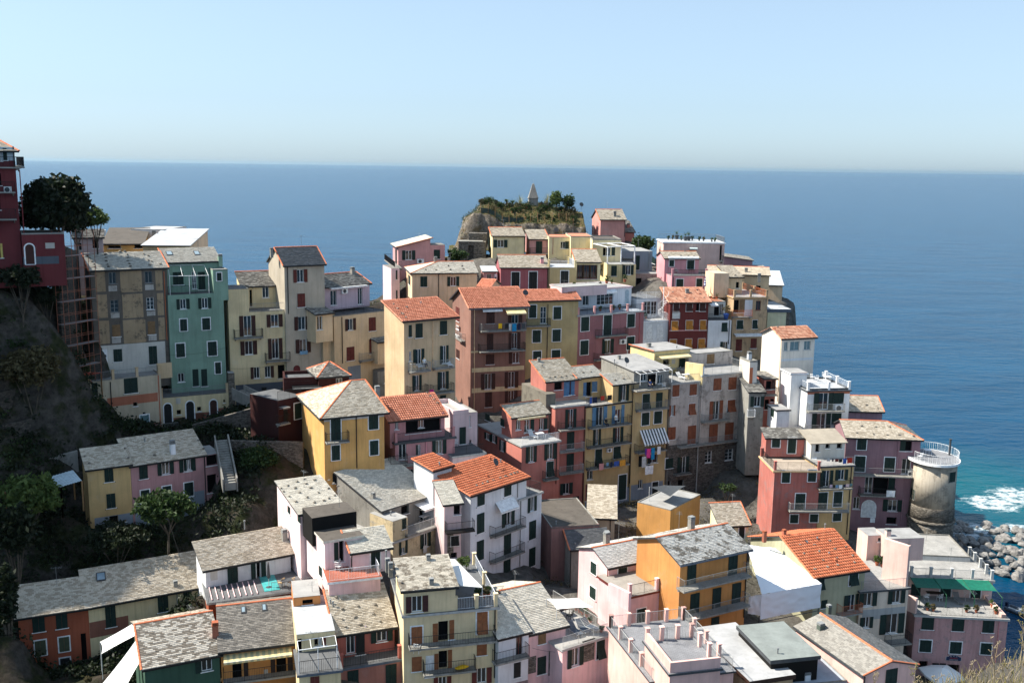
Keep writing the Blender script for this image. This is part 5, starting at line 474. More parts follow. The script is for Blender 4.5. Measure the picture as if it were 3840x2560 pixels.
SL = {'slate': ((.35,.295,.22),(.56,.495,.395),.45,(.22,.175,.13)), 'slatem': ((.40,.36,.29),(.54,.49,.405),.5,(.17,.14,.105)), 'slate2': ((.38,.35,.295),(.54,.505,.43),.45,(.26,.22,.175)), 'slate3': ((.50,.46,.38),(.66,.61,.51),.5,(.33,.27,.20)), 'slate4': ((.24,.20,.155),(.60,.54,.45),.48,(.19,.155,.12)),
 'slate5': ((.17,.152,.13),(.30,.27,.23),.55,(.12,.105,.09)), 'slatew': ((.50,.49,.455),(.62,.60,.56),.5,(.36,.33,.29)), 'slatep': ((.46,.44,.40),(.58,.56,.51),.5,(.14,.12,.095)), 'slated': ((.13,.12,.105),(.36,.34,.30),.65,(.08,.075,.065)),
 'slateg': ((.19,.182,.165),(.27,.26,.235),.5,(.14,.12,.10)), 'slatek': ((.085,.09,.095),(.13,.135,.14),.6,(.07,.07,.07))}
def slate_mat(key):
    k = 'roof_'+key
    if k in MATS: return MATS[k]
    m, nt, b = newmat(k); a, c, t, stain = SL[key]
    g = N(nt, 'ShaderNodeNewGeometry'); p = wpos(nt)
    r = g.outputs['Random Per Island']
    x = mixc(nt, ramp(nt, r, t-.28, t+.28) if key not in ('slate4',) else ramp(nt, r, t-.06, t+.06), a, c)
    pn = noise(nt, 1.1 if key != 'slatep' else .9, p, 7, .75)
    x = mixc(nt, ramp(nt, pn, .5, .7 if key not in ('slatep', 'slatem') else .56, 0, .42 if key not in ('slatep', 'slatem') else .95) if key not in ('slatew', 'slate3', 'slate2') else ramp(nt, pn, .56, .72, 0, .5), x, stain)
    x = mixc(nt, ramp(nt, noise(nt, 9, p, 4), .55, .8, 0, .4), x, dk(stain, .8))
    bump(nt, b, noise(nt, 14, p, 4), .35, .02); setc(nt, b, x, .72, .35); MATS[k] = m; return m
TI = {'tile': ((.46,.16,.09),(.66,.27,.17)), 'tile2': ((.44,.17,.10),(.70,.40,.27)), 'tile3': ((.46,.13,.06),(.60,.20,.10))}
def tile_mat(key='tile'):
    k = 'roof_'+key
    if k in MATS: return MATS[k]
    m, nt, b = newmat(k); a, c = TI[key]
    g = N(nt, 'ShaderNodeNewGeometry'); p = wpos(nt)
    x = mixc(nt, g.outputs['Random Per Island'], a, c)
    x = mixc(nt, ramp(nt, noise(nt, 1.2, p, 6, .7), .55, .75, 0, .45), x, (.16, .10, .07))
    bump(nt, b, noise(nt, 16, p, 3), .3, .01); setc(nt, b, x, .8, .25); MATS[k] = m; return m
FL = dict(grey=(.30,.30,.297),greyl=(.32,.32,.312),greyd=(.12,.125,.13),white=(.42,.44,.46),membrane=(.38,.385,.39),bitumen=(.10,.088,.075),bluegrey=(.36,.40,.45),greengrey=(.21,.235,.225),tilegrey=(.24,.245,.26),
 redfloor=(.42,.13,.08),tanfloor=(.38,.32,.26),palegrey=(.37,.365,.35),stained=(.30,.28,.25),concrete=(.34,.33,.31),rust=(.30,.12,.07),reed=(.34,.30,.24))
def floor_mat(key):
    if key in SL: return slate_mat(key)
    if key in TI: return tile_mat(key)
    k = 'floor_'+key
    if k in MATS: return MATS[k]
    m, nt, b = newmat(k); c = FL.get(key) or lin(PAL[key]); p = wpos(nt)
    x = mixc(nt, ramp(nt, noise(nt, .7, p, 6, .65), .35, .65), dk(c, .82), tuple(min(1, v*1.1) for v in c))
    st = .75 if key in ('stained', 'bitumen', 'greyd') else .3
    x = mixc(nt, ramp(nt, noise(nt, 1.6, p, 7, .7), .55, .68, 0, st), x, dk(c, .45))
    if key in ('tilegrey', 'redfloor', 'palegrey'):
        br = N(nt, 'ShaderNodeTexBrick'); br.inputs['Scale'].default_value = 1.6; br.inputs['Mortar Size'].default_value = .015
        br.inputs['Color1'].default_value = (1, 1, 1, 1); br.inputs['Color2'].default_value = (.85, .85, .85, 1); br.inputs['Mortar'].default_value = (.5, .5, .5, 1); nt.links.new(p, br.inputs['Vector'])
        x = mixc(nt, 1.0, x, br.outputs['Color'], 'MULTIPLY')
    bump(nt, b, noise(nt, 6, p, 5), .25, .02); setc(nt, b, x, .8, .3); MATS[k] = m; return m
def glassy(name, c, rough=.06, spec=.6):
    if name in MATS: return MATS[name]
    m, nt, b = newmat(name); setc(nt, b, c, rough, spec); MATS[name] = m; return m
def M_pane(): return glassy('window_glass', (.018, .024, .028))
def M_dark(): return glassy('dark_interior', (.006, .006, .007), .9, .1)
def anymat(key):
    if key in SL: return slate_mat(key)
    if key in FL and key not in PAL: return floor_mat(key)
    return paint(key)
# ------------------------------------------------------------------ mesh helpers
class MB:
    def __init__(s): s.v, s.f, s.m = [], [], []
    def poly(s, pts, mi=0):
        i = len(s.v); s.v += [tuple(p) for p in pts]; s.f.append(tuple(range(i, i+len(pts)))); s.m.append(mi)
    def box(s, x0, y0, z0, x1, y1, z1, mi=0):
        i = len(s.v); s.v += [(x0,y0,z0),(x1,y0,z0),(x1,y1,z0),(x0,y1,z0),(x0,y0,z1),(x1,y0,z1),(x1,y1,z1),(x0,y1,z1)]
        for q in ((0,3,2,1),(4,5,6,7),(0,1,5,4),(1,2,6,5),(2,3,7,6),(3,0,4,7)): s.f.append(tuple(i+k for k in q)); s.m.append(mi)
    def prism(s, poly, off, mi=0):
        n = len(poly); i = len(s.v); s.v += [tuple(p) for p in poly]+[(p[0]+off[0], p[1]+off[1], p[2]+off[2]) for p in poly]
        s.f.append(tuple(range(i, i+n))); s.f.append(tuple(range(i+2*n-1, i+n-1, -1))); s.m += [mi, mi]
        for k in range(n): s.f.append((i+k, i+n+k, i+n+(k+1) % n, i+(k+1) % n)); s.m.append(mi)
    def tube(s, a, b, r, n=6, mi=0, r2=None):
        a, b = Vector(a), Vector(b); d = b-a
        if d.length < 1e-6: return
        d.normalize(); x = d.orthogonal().normalized(); y = d.cross(x); r2 = r if r2 is None else r2; i = len(s.v)
        for p, q in ((a, r), (b, r2)):
            for k in range(n): t = 2*math.pi*k/n; s.v.append(tuple(p+x*math.cos(t)*q+y*math.sin(t)*q))
        for k in range(n): s.f.append((i+k, i+(k+1) % n, i+n+(k+1) % n, i+n+k)); s.m.append(mi)
        s.f.append(tuple(i+n-1-k for k in range(n))); s.f.append(tuple(i+n+k for k in range(n))); s.m += [mi, mi]
    def lathe(s, prof, n=12, c=(0, 0, 0), mi=0, a0=0):
        i = len(s.v)
        for r, z in prof:
            for k in range(n): t = a0+2*math.pi*k/n; s.v.append((c[0]+r*math.cos(t), c[1]+r*math.sin(t), c[2]+z))
        for j in range(len(prof)-1):
            for k in range(n): s.f.append((i+j*n+k, i+j*n+(k+1) % n, i+(j+1)*n+(k+1) % n, i+(j+1)*n+k)); s.m.append(mi)
        s.f.append(tuple(i+n-1-k for k in range(n))); s.f.append(tuple(i+(len(prof)-1)*n+k for k in range(n))); s.m += [mi, mi]
    def build(s, name, mats, parent=None, mat=None, smooth=False):
        me = bpy.data.meshes.new(name); me.from_pydata(s.v, [], s.f)
        mats = mats if isinstance(mats, (list, tuple)) else [mats]
        for x in mats: me.materials.append(x)
        if len(mats) > 1: me.polygons.foreach_set('material_index', s.m)
        if smooth: me.polygons.foreach_set('use_smooth', [True]*len(me.polygons))
        return link(name, me, parent, mat)
def link(name, me, parent=None, mat=None):
    o = bpy.data.objects.new(name, me); COL.objects.link(o)
    if parent is not None: o.parent = parent
    if mat is not None: o.matrix_basis = mat
    return o
def empty(name, loc, rz=0.):
    o = bpy.data.objects.new(name, None); COL.objects.link(o); o.location = loc; o.rotation_euler = (0, 0, rz); o.empty_display_size = .3; return o
def tag(o, label=None, cat=None, group=None, kind=None):
    if label: o['label'] = label
    if cat: o['category'] = cat
    if group: o['group'] = group
    if kind: o['kind'] = kind
    return o
def np_mesh(name, verts, quads, mat, parent=None, mtx=None, smooth=False):
    me = bpy.data.meshes.new(name); nv, nf = len(verts), len(quads)
    me.vertices.add(nv); me.vertices.foreach_set('co', np.asarray(verts, 'f').ravel())
    k = quads.shape[1]; me.loops.add(nf*k); me.loops.foreach_set('vertex_index', quads.astype('i').ravel())
    me.polygons.add(nf); me.polygons.foreach_set('loop_start', np.arange(0, nf*k, k, dtype='i')); me.polygons.foreach_set('loop_total', np.full(nf, k, 'i'))
    if smooth: me.polygons.foreach_set('use_smooth', np.ones(nf, bool))
    me.update(calc_edges=True); me.materials.append(mat); return link(name, me, parent, mtx)
def rotz(a): return Matrix.Rotation(a, 4, 'Z')
def T(x, y, z): return Matrix.Translation((x, y, z))
# ------------------------------------------------------------------ roof coverings
def cover(poly, e, s, n, kind):
    """lay slates or tiles on a plane polygon; e along the eave, s up the slope, n the normal (all unit, local)"""
    P = np.array(poly); o = P[0]; U = (P-o)@e; Tt = (P-o)@s
    if kind in TI: ex, cw = .40, .26
    else: ex, cw = .18, .34
    t0, t1 = Tt.min(), Tt.max(); rows = max(1, int(round((t1-t0)/ex))); ex = (t1-t0)/rows
    V_, Q_ = [], []; base = 0
    prof = np.array([(0, 0.0), (.16, .045), (.36, .062), (.56, .045), (.72, .0), (1.0, .0)]) if kind in TI else None
    for r in range(rows):
        ta = t0+r*ex; tm = ta+ex*.5; xs = []
        for k in range(len(P)):
            a, b = Tt[k], Tt[(k+1) % len(P)]
            if (a-tm)*(b-tm) < 0: xs.append(U[k]+(U[(k+1) % len(P)]-U[k])*(tm-a)/(b-a))
        if len(xs) < 2: continue
        u0, u1 = min(xs), max(xs)
        if u1-u0 < .05: continue
        if prof is not None:
            nt_ = max(1, int(round((u1-u0)/cw))); w = (u1-u0)/nt_; us = u0+np.arange(nt_)*w; ws = np.full(nt_, w)
        else:
            nt_ = max(1, int((u1-u0)/cw)); cuts = np.sort(np.concatenate([[0], np.clip((np.arange(1, nt_)+(.5 if r % 2 else 0)+rng.uniform(-.18, .18, nt_-1))/nt_, .01, .99), [1]]))*(u1-u0)+u0
            us = cuts[:-1]; ws = np.diff(cuts)
        for u, w in zip(us, ws):
            if w < .03: continue
            if prof is not None:
                j = rng.uniform(-.008, .008); up = ta+ex*1.12; loz = .075+j
                pu = u+prof[:, 0]*w; hh = prof[:, 1]
                lo = o+np.outer(pu, e)+s*(ta-.01)+np.outer(hh+loz, n); hi = o+np.outer(pu, e)+s*min(up, t1+.02)+np.outer(hh+.004, n); bt = o+np.outer(pu, e)+s*(ta-.01)+np.outer(hh*0-.005, n)
                V_.append(np.concatenate([lo, hi, bt])); q = []
                for k in range(5): q.append((k, k+1, 6+k+1, 6+k)); q.append((12+k, 12+k+1, k+1, k))
                Q_.append(np.array(q)+base); base += 18
            else:
                g = .012; l = rng.uniform(.012, .04); tl = rng.uniform(-.008, .008); lo = ta+rng.uniform(-.015, .015); up = min(ta+ex*1.1, t1)
                a = o+e*(u+g*.5)+s*lo; b = o+e*(u+w-g*.5)+s*lo; c = o+e*(u+w-g*.5)+s*up; d = o+e*(u+g*.5)+s*up
                V_.append(np.array([a+n*(l+tl), b+n*(l-tl), c+n*.006, d+n*.006, a-n*.004, b-n*.004])); Q_.append(np.array([(0, 1, 2, 3), (4, 5, 1, 0)])+base); base += 6
    if not V_: return None
    return np.concatenate(V_), np.concatenate(Q_)
RT = None
def ridge_tiles(roof, p0, p1, near, mat, r=.11):
    """half-round red tiles laid along an edge; single tiles as objects when near"""
    global RT
    a, b = Vector(p0), Vector(p1); L = (b-a).length
    if L < .3: return
    nT = max(1, int(round(L/.38))); d = (b-a).normalized(); x = d.cross(Vector((0, 0, 1))).normalized(); z = x.cross(d); step = L/nT
    def prof(mb, c, h):
        i = len(mb.v)
        for q, rad in ((-h*.53, r*1.08), (h*.53, r*.9)):
            for k in range(6): t = math.pi*k/5; mb.v.append(tuple(c+d*q+x*math.cos(t)*rad+z*(math.sin(t)*rad-.02)))
        for k in range(5): mb.f.append((i+k, i+k+1, i+7+k, i+6+k)); mb.m.append(0)
        mb.f.append(tuple(i+5-k for k in range(6))); mb.m.append(0)
    if near:
        mb = MB(); prof(mb, Vector((0, 0, 0)), step); me = None
        for k in range(nT):
            c = a+d*(step*(k+.5))
            if me is None: o = mb.build('ridge_tile', mat, roof, T(*c)); me = o.data
            else: link('ridge_tile', me, roof, T(*c))
    else:
        mb = MB()
        for k in range(nT): prof(mb, a+d*(step*(k+.5)), step)
        tag(mb.build('ridge_tiles', mat, roof), kind='stuff')

# ------------------------------------------------------------------ sea
def sea_material():
    m, nt, b = newmat('sea_water'); g = N(nt, 'ShaderNodeNewGeometry'); P = g.outputs['Position']
    def dist(x, y):
        n = N(nt, 'ShaderNodeVectorMath', operation='DISTANCE'); nt.links.new(P, n.inputs[0]); n.inputs[1].default_value = (x, y, 0); return n.outputs['Value']
    def mx(a, c):
        n = N(nt, 'ShaderNodeMath', operation='MAXIMUM'); nt.links.new(a, n.inputs[0]); nt.links.new(c, n.inputs[1]); return n.outputs[0]
    teal = None; foam = None
    for x, y, r in ((102, 180, 60), (92, 192, 50), (112, 170, 50)):
        t = ramp(nt, dist(x, y), r*.1, r*.75, .85, 0); teal = t if teal is None else mx(teal, t)
    for x, y, r in ((79, 166, 8), (84, 168, 8), (90, 168, 8), (71, 190, 11), (64, 203, 11), (92, 182, 13), (100, 186, 16), (57, 226, 12), (52, 250, 10), (-35, 262, 10), (-20, 290, 8), (110, 158, 14)):
        t = ramp(nt, dist(x, y), r*.25, r, 1, 0); foam = t if foam is None else mx(foam, t)
    n1 = noise(nt, .045, wpos(nt, (.35, 1, 1)), 3); c = mixc(nt, ramp(nt, n1, .3, .7), (.0005, .034, .082), (.001, .058, .128))
    n0 = noise(nt, .012, wpos(nt, (.3, 1, 1)), 4); c = mixc(nt, ramp(nt, n0, .35, .65, 0, .5), c, (.0005, .044, .104))
    c = mixc(nt, teal, c, (.0, .085, .108))
    fn = noise(nt, .75, wpos(nt, (.7, 1, 1)), 9, .75); a = N(nt, 'ShaderNodeMath', operation='MULTIPLY'); nt.links.new(fn, a.inputs[0]); nt.links.new(ramp(nt, foam, 0, 1, 0, 1.9), a.inputs[1])
    fm = ramp(nt, a.outputs[0], .78, 1.12, 0, .9); c = mixc(nt, fm, c, (.72, .78, .8))
    nt.links.new(c, b.inputs['Base Color']); b.inputs['IOR'].default_value = 1.33; b.inputs['Specular Tint'].default_value = (.30, .80, 1, 1); b.inputs['Specular IOR Level'].default_value = .13
    nt.links.new(ramp(nt, fm, 0, 1, .22, .8), b.inputs['Roughness'])
    h = None
    for sc, st, d_, amp in ((1.1, (.6, 1, 1), 4, .16), (.28, (.5, 1, 1), 5, .7), (.06, (.45, 1, 1), 3, 1.2)):
        f = noise(nt, sc, wpos(nt, st), d_, .6); k = N(nt, 'ShaderNodeMath', operation='MULTIPLY'); nt.links.new(f, k.inputs[0]); k.inputs[1].default_value = amp
        if h is None: h = k.outputs[0]
        else: q = N(nt, 'ShaderNodeMath'); nt.links.new(h, q.inputs[0]); nt.links.new(k.outputs[0], q.inputs[1]); h = q.outputs[0]
    bump(nt, b, h, 1.0, 1.15)
    return m
mb = MB(); S_ = 60000; mb.poly([(-S_, -2000, 0), (S_, -2000, 0), (S_, S_, 0), (-S_, S_, 0)])
tag(mb.build('sea', sea_material()), kind='structure')
# ------------------------------------------------------------------ terrain
def ground_material():
    m, nt, b = newmat('hillside_earth'); p = wpos(nt); g = N(nt, 'ShaderNodeNewGeometry'); sep = N(nt, 'ShaderNodeSeparateXYZ'); nt.links.new(g.outputs['Normal'], sep.inputs[0])
    earth = mixc(nt, ramp(nt, noise(nt, .8, p, 8, .7), .35, .65), (.022, .018, .013), (.058, .048, .036)); rock = mixc(nt, ramp(nt, noise(nt, 1.3, p, 8, .75), .35, .65), (.028, .026, .023), (.10, .09, .078))  # earth and rock colours darkened to deepen the shaded areas
    weeds = mixc(nt, ramp(nt, noise(nt, 2.5, p, 6, .7), .4, .6), (.012, .018, .006), (.035, .04, .016))
    x = mixc(nt, ramp(nt, sep.outputs[2], .55, .85), rock, earth); x = mixc(nt, ramp(nt, noise(nt, .5, p, 5), .48, .6), x, weeds)
    sp_ = N(nt, 'ShaderNodeSeparateXYZ'); nt.links.new(g.outputs['Position'], sp_.inputs[0]); pave = mixc(nt, ramp(nt, noise(nt, 1.1, p, 7, .7), .35, .65), (.075, .07, .063), (.17, .16, .145)); x = mixc(nt, ramp(nt, sp_.outputs[0], -24, -15, 0, .85), x, pave)
    bump(nt, b, noise(nt, 2.2, p, 10, .75), 1.0, .25); setc(nt, b, x, .95, .15); return m
pts = [tuple(t) for t in TP]
for v in VOLS:
    if v[1] is not None: continue
    (ax, ay), yw, w_, d_, zb_ = v[3], R(v[4]), v[5], v[6], v[7]
    for a in (0, .5, 1):
        for c in (0, .5, 1): pts.append((ax+math.cos(yw)*w_*a-math.sin(yw)*d_*c, ay+math.sin(yw)*w_*a+math.cos(yw)*d_*c, zb_-.7))
pts = np.array(pts, 'f'); gx, gy = np.meshgrid(np.linspace(-104, 80, 231), np.linspace(46, 232, 233)); G = np.stack([gx.ravel(), gy.ravel()], 1).astype('f'); gz = np.empty(len(G), 'f')
for i in range(0, len(G), 4000):
    d2 = ((G[i:i+4000, None, :]-pts[None, :, :2])**2).sum(2)+4.0; wt = d2**-2.2; gz[i:i+4000] = (wt*pts[None, :, 2]).sum(1)/wt.sum(1)
# the coast: beyond this line the ground drops to the sea bed
COAST = np.array([(-110, 140), (-70, 146), (-52, 152), (-28, 158), (-22, 170), (-15, 184), (-13, 203), (5, 210), (22, 205), (32, 199), (45, 196), (51, 186), (50, 178), (50, 168), (46, 158), (46, 150), (47, 140), (51, 133), (56, 124), (57, 114), (55, 106), (55, 92), (66, 80), (82, 46), (82, 30), (-110, 30)], 'f')
def coast_drop(G):
    ins = np.zeros(len(G), bool); dm = np.full(len(G), 1e9, 'f'); n_ = len(COAST)
    for i in range(n_):
        a, b = COAST[i], COAST[(i+1) % n_]; c = ((a[1] > G[:, 1]) != (b[1] > G[:, 1])); xi = (b[0]-a[0])*(G[:, 1]-a[1])/(b[1]-a[1]+1e-9)+a[0]; ins ^= c & (G[:, 0] < xi)
        ab = b-a; t_ = np.clip(((G-a)@ab)/(ab@ab), 0, 1); dm = np.minimum(dm, np.linalg.norm(G-(a+t_[:, None]*ab), axis=1))
    return np.where(ins, 0, dm)
dr = np.clip(coast_drop(G)/4.5, 0, 1); gz = np.minimum(gz, -4+(gz+4)*(1-dr)**1.5)
def ground_z(x, y):
    d2 = (pts[:, 0]-x)**2+(pts[:, 1]-y)**2+4.0; wt = d2**-2.2; return float((wt*pts[:, 2]).sum()/wt.sum())
gz += .18*np.sin(G[:, 0]*1.7+np.sin(G[:, 1]*.9)*2)*np.cos(G[:, 1]*1.3)+rng.normal(0, .07, len(G))
nx, ny = 231, 233; idx = np.arange(nx*ny).reshape(ny, nx); Q = np.stack([idx[:-1, :-1], idx[:-1, 1:], idx[1:, 1:], idx[1:, :-1]], -1).reshape(-1, 4)
EARTH = ground_material()
tag(np_mesh('hillside', np.column_stack([G, gz]), Q, EARTH, smooth=True), kind='structure')
# castle rock: garden plateau on a cliff
def rockh(X, Y):
    sm = lambda t: np.clip(t, 0, 1)**2*(3-2*np.clip(t, 0, 1))
    n = .6*np.sin(X*1.1+Y*.9)*np.cos(Y*.7)+.35*np.sin(X*1.9+Y*.6)+.3*np.sin(X*.8-Y*1.7+2)+.2*np.sin(X*3.7+Y*2.9)
    xe = X+.5*n
    left = np.interp(xe, [-12.5, -11.2, -10.2, -8.8, -6.6, -5], [43.5, 45.6, 48.2, 51.9, 54.0, 55])
    top = 51.9+1.9*sm((Y-183)/8)+.25*n+1.7*sm((-1.5-X)/4)+.9*np.exp(-((X-3)/5.)**2)*sm((Y-185)/5)-.5*sm((X-9)/3)
    z = np.minimum(left+.3*n, top); front = sm((Y-181.2+.25*n)/.9)
    z = 46+(z-46)*(.15+.85*front); z = np.where(Y > 199, 46+(z-46)*(1-sm((Y-199)/3)), z); return np.where(X > 13, 46+(z-46)*(1-sm((X-13.1)/.8)), z)
gx, gy = np.meshgrid(np.linspace(-13, 21, 130), np.linspace(178, 203, 100)); gz2 = rockh(gx, gy)+rng.normal(0, .05, gx.shape); ix = np.arange(13000).reshape(100, 130); Q = np.stack([ix[:-1, :-1], ix[:-1, 1:], ix[1:, 1:], ix[1:, :-1]], -1).reshape(-1, 4)
def cliff_material():
    m, nt, b = newmat('cliff_rock'); p = wpos(nt); g = N(nt, 'ShaderNodeNewGeometry'); sep = N(nt, 'ShaderNodeSeparateXYZ'); nt.links.new(g.outputs['Normal'], sep.inputs[0])
    v = N(nt, 'ShaderNodeTexVoronoi', feature='DISTANCE_TO_EDGE'); v.inputs['Scale'].default_value = 2.6; nt.links.new(wpos(nt, (1, 1, 1.8)), v.inputs['Vector'])
    rock = mixc(nt, ramp(nt, noise(nt, 1.2, p, 8, .75), .35, .65), (.10, .085, .07), (.30, .26, .21)); rock = mixc(nt, ramp(nt, v.outputs['Distance'], 0, .06), (.05, .042, .035), rock)
    gr = mixc(nt, ramp(nt, noise(nt, 1.8, p, 6, .7), .4, .6), (.16, .12, .055), (.06, .075, .025)); x = mixc(nt, ramp(nt, sep.outputs[2], .6, .85), rock, gr); x = mixc(nt, ramp(nt, noise(nt, .7, p, 5), .52, .62, 0, .8), x, (.12, .085, .04))
    bump(nt, b, noise(nt, 2.5, p, 9, .75), 1.0, .3); setc(nt, b, x, .95, .15); return m
CLIFF = cliff_material()
tag(np_mesh('garden_rock', np.column_stack([gx.ravel(), gy.ravel(), gz2.ravel()]), Q, CLIFF, smooth=True), kind='structure')

# ------------------------------------------------------------------ parts of houses
def rail_mesh(mb, pts, h=1.0, sp=.13, r=.011, base=0.05):
    """railing along a polyline of local points"""
    for a, b in zip(pts[:-1], pts[1:]):
        a, b = Vector(a), Vector(b); L = (b-a).length
        if L < .1: continue
        d = (b-a)/L; up = Vector((0, 0, 1))
        mb.tube(a+up*h, b+up*h, .022, 5); mb.tube(a+up*(base+.04), b+up*(base+.04), .014, 4)
        n = max(1, int(L/sp))
        for k in range(n+1):
            p = a+d*(L*k/n); rad = .022 if k % 12 == 0 else r; mb.tube(p+up*(0 if k % 12 == 0 else base), p+up*h, rad, 4)
def shutter(parent, x0, z0, x1, z1, col, y=-.02, name='shutter', tilt=0, flap=False):
    w, h = x1-x0, z1-z0; mb = MB(); t = .045; fr = min(.07, w*.2)
    mb.box(0, -t, 0, fr, 0, h); mb.box(w-fr, -t, 0, w, 0, h)
    for a, b in ((0, fr), (h*.5-fr*.5, h*.5+fr*.5), (h-fr, h)): mb.box(fr, -t, a, w-fr, 0, b)
    mb.box(fr, -t*.55, fr, w-fr, -t*.2, h-fr)
    M = T(x0, y, z0)
    if tilt: M = T(x0, y, z1) @ Matrix.Rotation(-tilt, 4, 'X') @ T(0, 0, -h)
    return mb.build(name, paint(col, SHUT), parent, M)
def opening(root, MV, side, k, x0, z0, x1, z1, ops):
    w, h = x1-x0, z1-z0
    if w < .12 or h < .12: return
    col = next((o for o in ops if o in SHUT or (o in PAL and o != 'w')), 'green'); W_ = 'w' in ops; S_ = 's' in ops
    nm = 'door' if h > 1.75 and k not in ('p', 'd') else 'window'
    M = MV @ T((x0+x1)/2, 0, z0); a, b = -w/2, w/2
    mb = MB(); tr = .11
    white = paint('whitec')
    if (W_ and k != 'A') or k == 'a':
        t2 = tr if W_ else .05
        mb.box(a-t2, -.028, -.02, a, .02, h+t2); mb.box(b, -.028, -.02, b+t2, .02, h+t2); mb.box(a, -.028, h, b, .02, h+t2)
    mb.box(a-.1, -.09, -.07, b+.1, .02, -.005)      # sill
    hole = side == 'F'; dp = .15 if hole else -.012
    if k in ('o', 'p', 'l', 'r'):
        fr = .06
        mb.box(a, dp-.03, 0, a+fr, dp+.02, h); mb.box(b-fr, dp-.03, 0, b, dp+.02, h); mb.box(a+fr, dp-.03, h-fr, b-fr, dp+.02, h); mb.box(a+fr, dp-.03, 0, b-fr, dp+.02, fr)
        nm_ = 1 if w < 1.7 else 3
        for q in range(1, nm_+1): xm = a+w*q/(nm_+1); mb.box(xm-.03, dp-.028, fr, xm+.03, dp+.018, h-fr)
        if S_:
            for q in (1/3, 2/3): mb.box(a+fr, dp-.022, h*q-.015, b-fr, dp+.012, h*q+.015)
    fc = 'whitec'
    if k == 'p' and ops and ops[0] in ('brown', 'grey', 'teal'): fc = {'brown': 'redbrown', 'grey': 'grey', 'teal': 'palegrey'}[ops[0]]
    ob = mb.build(nm, paint(fc), root, M)
    if k in ('o', 'p', 'l', 'r'):
        g = MB(); g.poly([(a, dp+.012, 0), (b, dp+.012, 0), (b, dp+.012, h), (a, dp+.012, h)]); pm = M_pane()
        if k == 'p' and 'teal' in ops: pm = glassy('teal_glass', (.16, .24, .26), .15)
        g.build('pane', pm, ob)
        sw = min(w*.52, .75)
        if k in ('o', 'l'): shutter(ob, a-sw-.03, -.02, a-.03, h+.02, col, -.03)
        if k in ('o', 'r'): shutter(ob, b+.03, -.02, b+sw+.03, h+.02, col, -.03)
    elif k == 'd':
        g = MB(); q = .34 if hole else -.012; g.poly([(a, q, 0), (b, q, 0), (b, q, h), (a, q, h)]); g.build('opening', M_dark(), ob)
    elif k == 'c':
        if w > .45:
            shutter(ob, a, 0, -.008, h, col); shutter(ob, .008, 0, b, h, col)
            hg = MB()
            for sx in (a-.16, b+.16): hg.box(sx-.03, -.06, -.12, sx+.03, 0, -.08)
            if h > .9: hg.build('shutter_stop', paint('dark'), ob)
        else: shutter(ob, a, 0, b, h, col)
    elif k == 'a':
        shutter(ob, a, h*.52, -.008, h, col); shutter(ob, .008, h*.52, b, h, col)
        shutter(ob, a, 0, -.012, h*.52, col, tilt=R(24)); shutter(ob, .012, 0, b, h*.52, col, tilt=R(24))
        g = MB(); g.poly([(a, -.008, 0), (b, -.008, 0), (b, -.008, h*.52), (a, -.008, h*.52)]); g.build('opening', M_dark(), ob)
    elif k == 'D':
        d = MB(); d.box(a, -.03, 0, b, .02, h)
        for q0, q1 in ((.08, .46), (.54, .92)): d.box(a+w*.14, -.045, h*q0, b-w*.14, -.03, h*q1)
        d.build('panel', paint(col, SHUT), ob)
    elif k == 'A':
        n = 10; hs = h-w/2; pts = [(a, -.03, 0), (b, -.03, 0)]+[(w/2*math.cos(math.pi*t/n), -.03, hs+w/2*math.sin(math.pi*t/n)) for t in range(n+1)]
        d = MB(); d.prism(pts, (0, .05, 0)); d.box(a+.02, -.045, hs-.04, b-.02, -.03, hs+.04); d.build('panel', paint(col, SHUT), ob)
        if W_:
            s = MB()
            for t in range(n): p, q = math.pi*t/n, math.pi*(t+1)/n; ro = w/2+.13; ri = w/2; s.prism([(ri*math.cos(p), -.05, hs+ri*math.sin(p)), (ro*math.cos(p), -.05, hs+ro*math.sin(p)), (ro*math.cos(q), -.05, hs+ro*math.sin(q)), (ri*math.cos(q), -.05, hs+ri*math.sin(q))], (0, .05, 0))
            for sx in (a-.13, b): s.box(sx, -.05, 0, sx+.13, 0, hs)
            s.build('surround', white, ob)
    return ob
def chimney(roof, u, v, z, h, kind, d0=.5):
    mb = MB(); h = max(.35, min(h, 2.4))
    if kind in ('red',):
        mb.lathe([(.09, -.3), (.09, h*.75), (.14, h*.76), (.14, h*.84), (.08, h*.86), (.05, h)], 8); return mb.build('chimney', tile_mat('tile3'), roof, T(u, v, z))
    col = kind if kind in PAL else 'concrete'; s = .24 if h > .7 else .17
    if h < .6: mb.lathe([(.06, -.3), (.06, h*.8), (.1, h*.82), (.1, h)], 8); return mb.build('vent_pipe', paint('grey'), roof, T(u, v, z))
    mb.box(-s, -s, -.6, s, s, h*.72, 0); mb.box(-s*1.15, -s*1.15, h*.72, s*1.15, s*1.15, h*.76, 1)
    for q in range(3): z0 = h*(.76+.07*q); mb.box(-s*.8, -s*.8, z0, s*.8, s*.8, z0+h*.03, 2); mb.box(-s*1.05, -s*1.05, z0+h*.03, s*1.05, s*1.05, z0+h*.06, 1)
    return mb.build('chimney', [plaster(col if col in PAL else 'concrete'), paint('grey' if kind != 'terracotta' else 'terracotta'), M_dark()], roof, T(u, v, z))
STONE = []
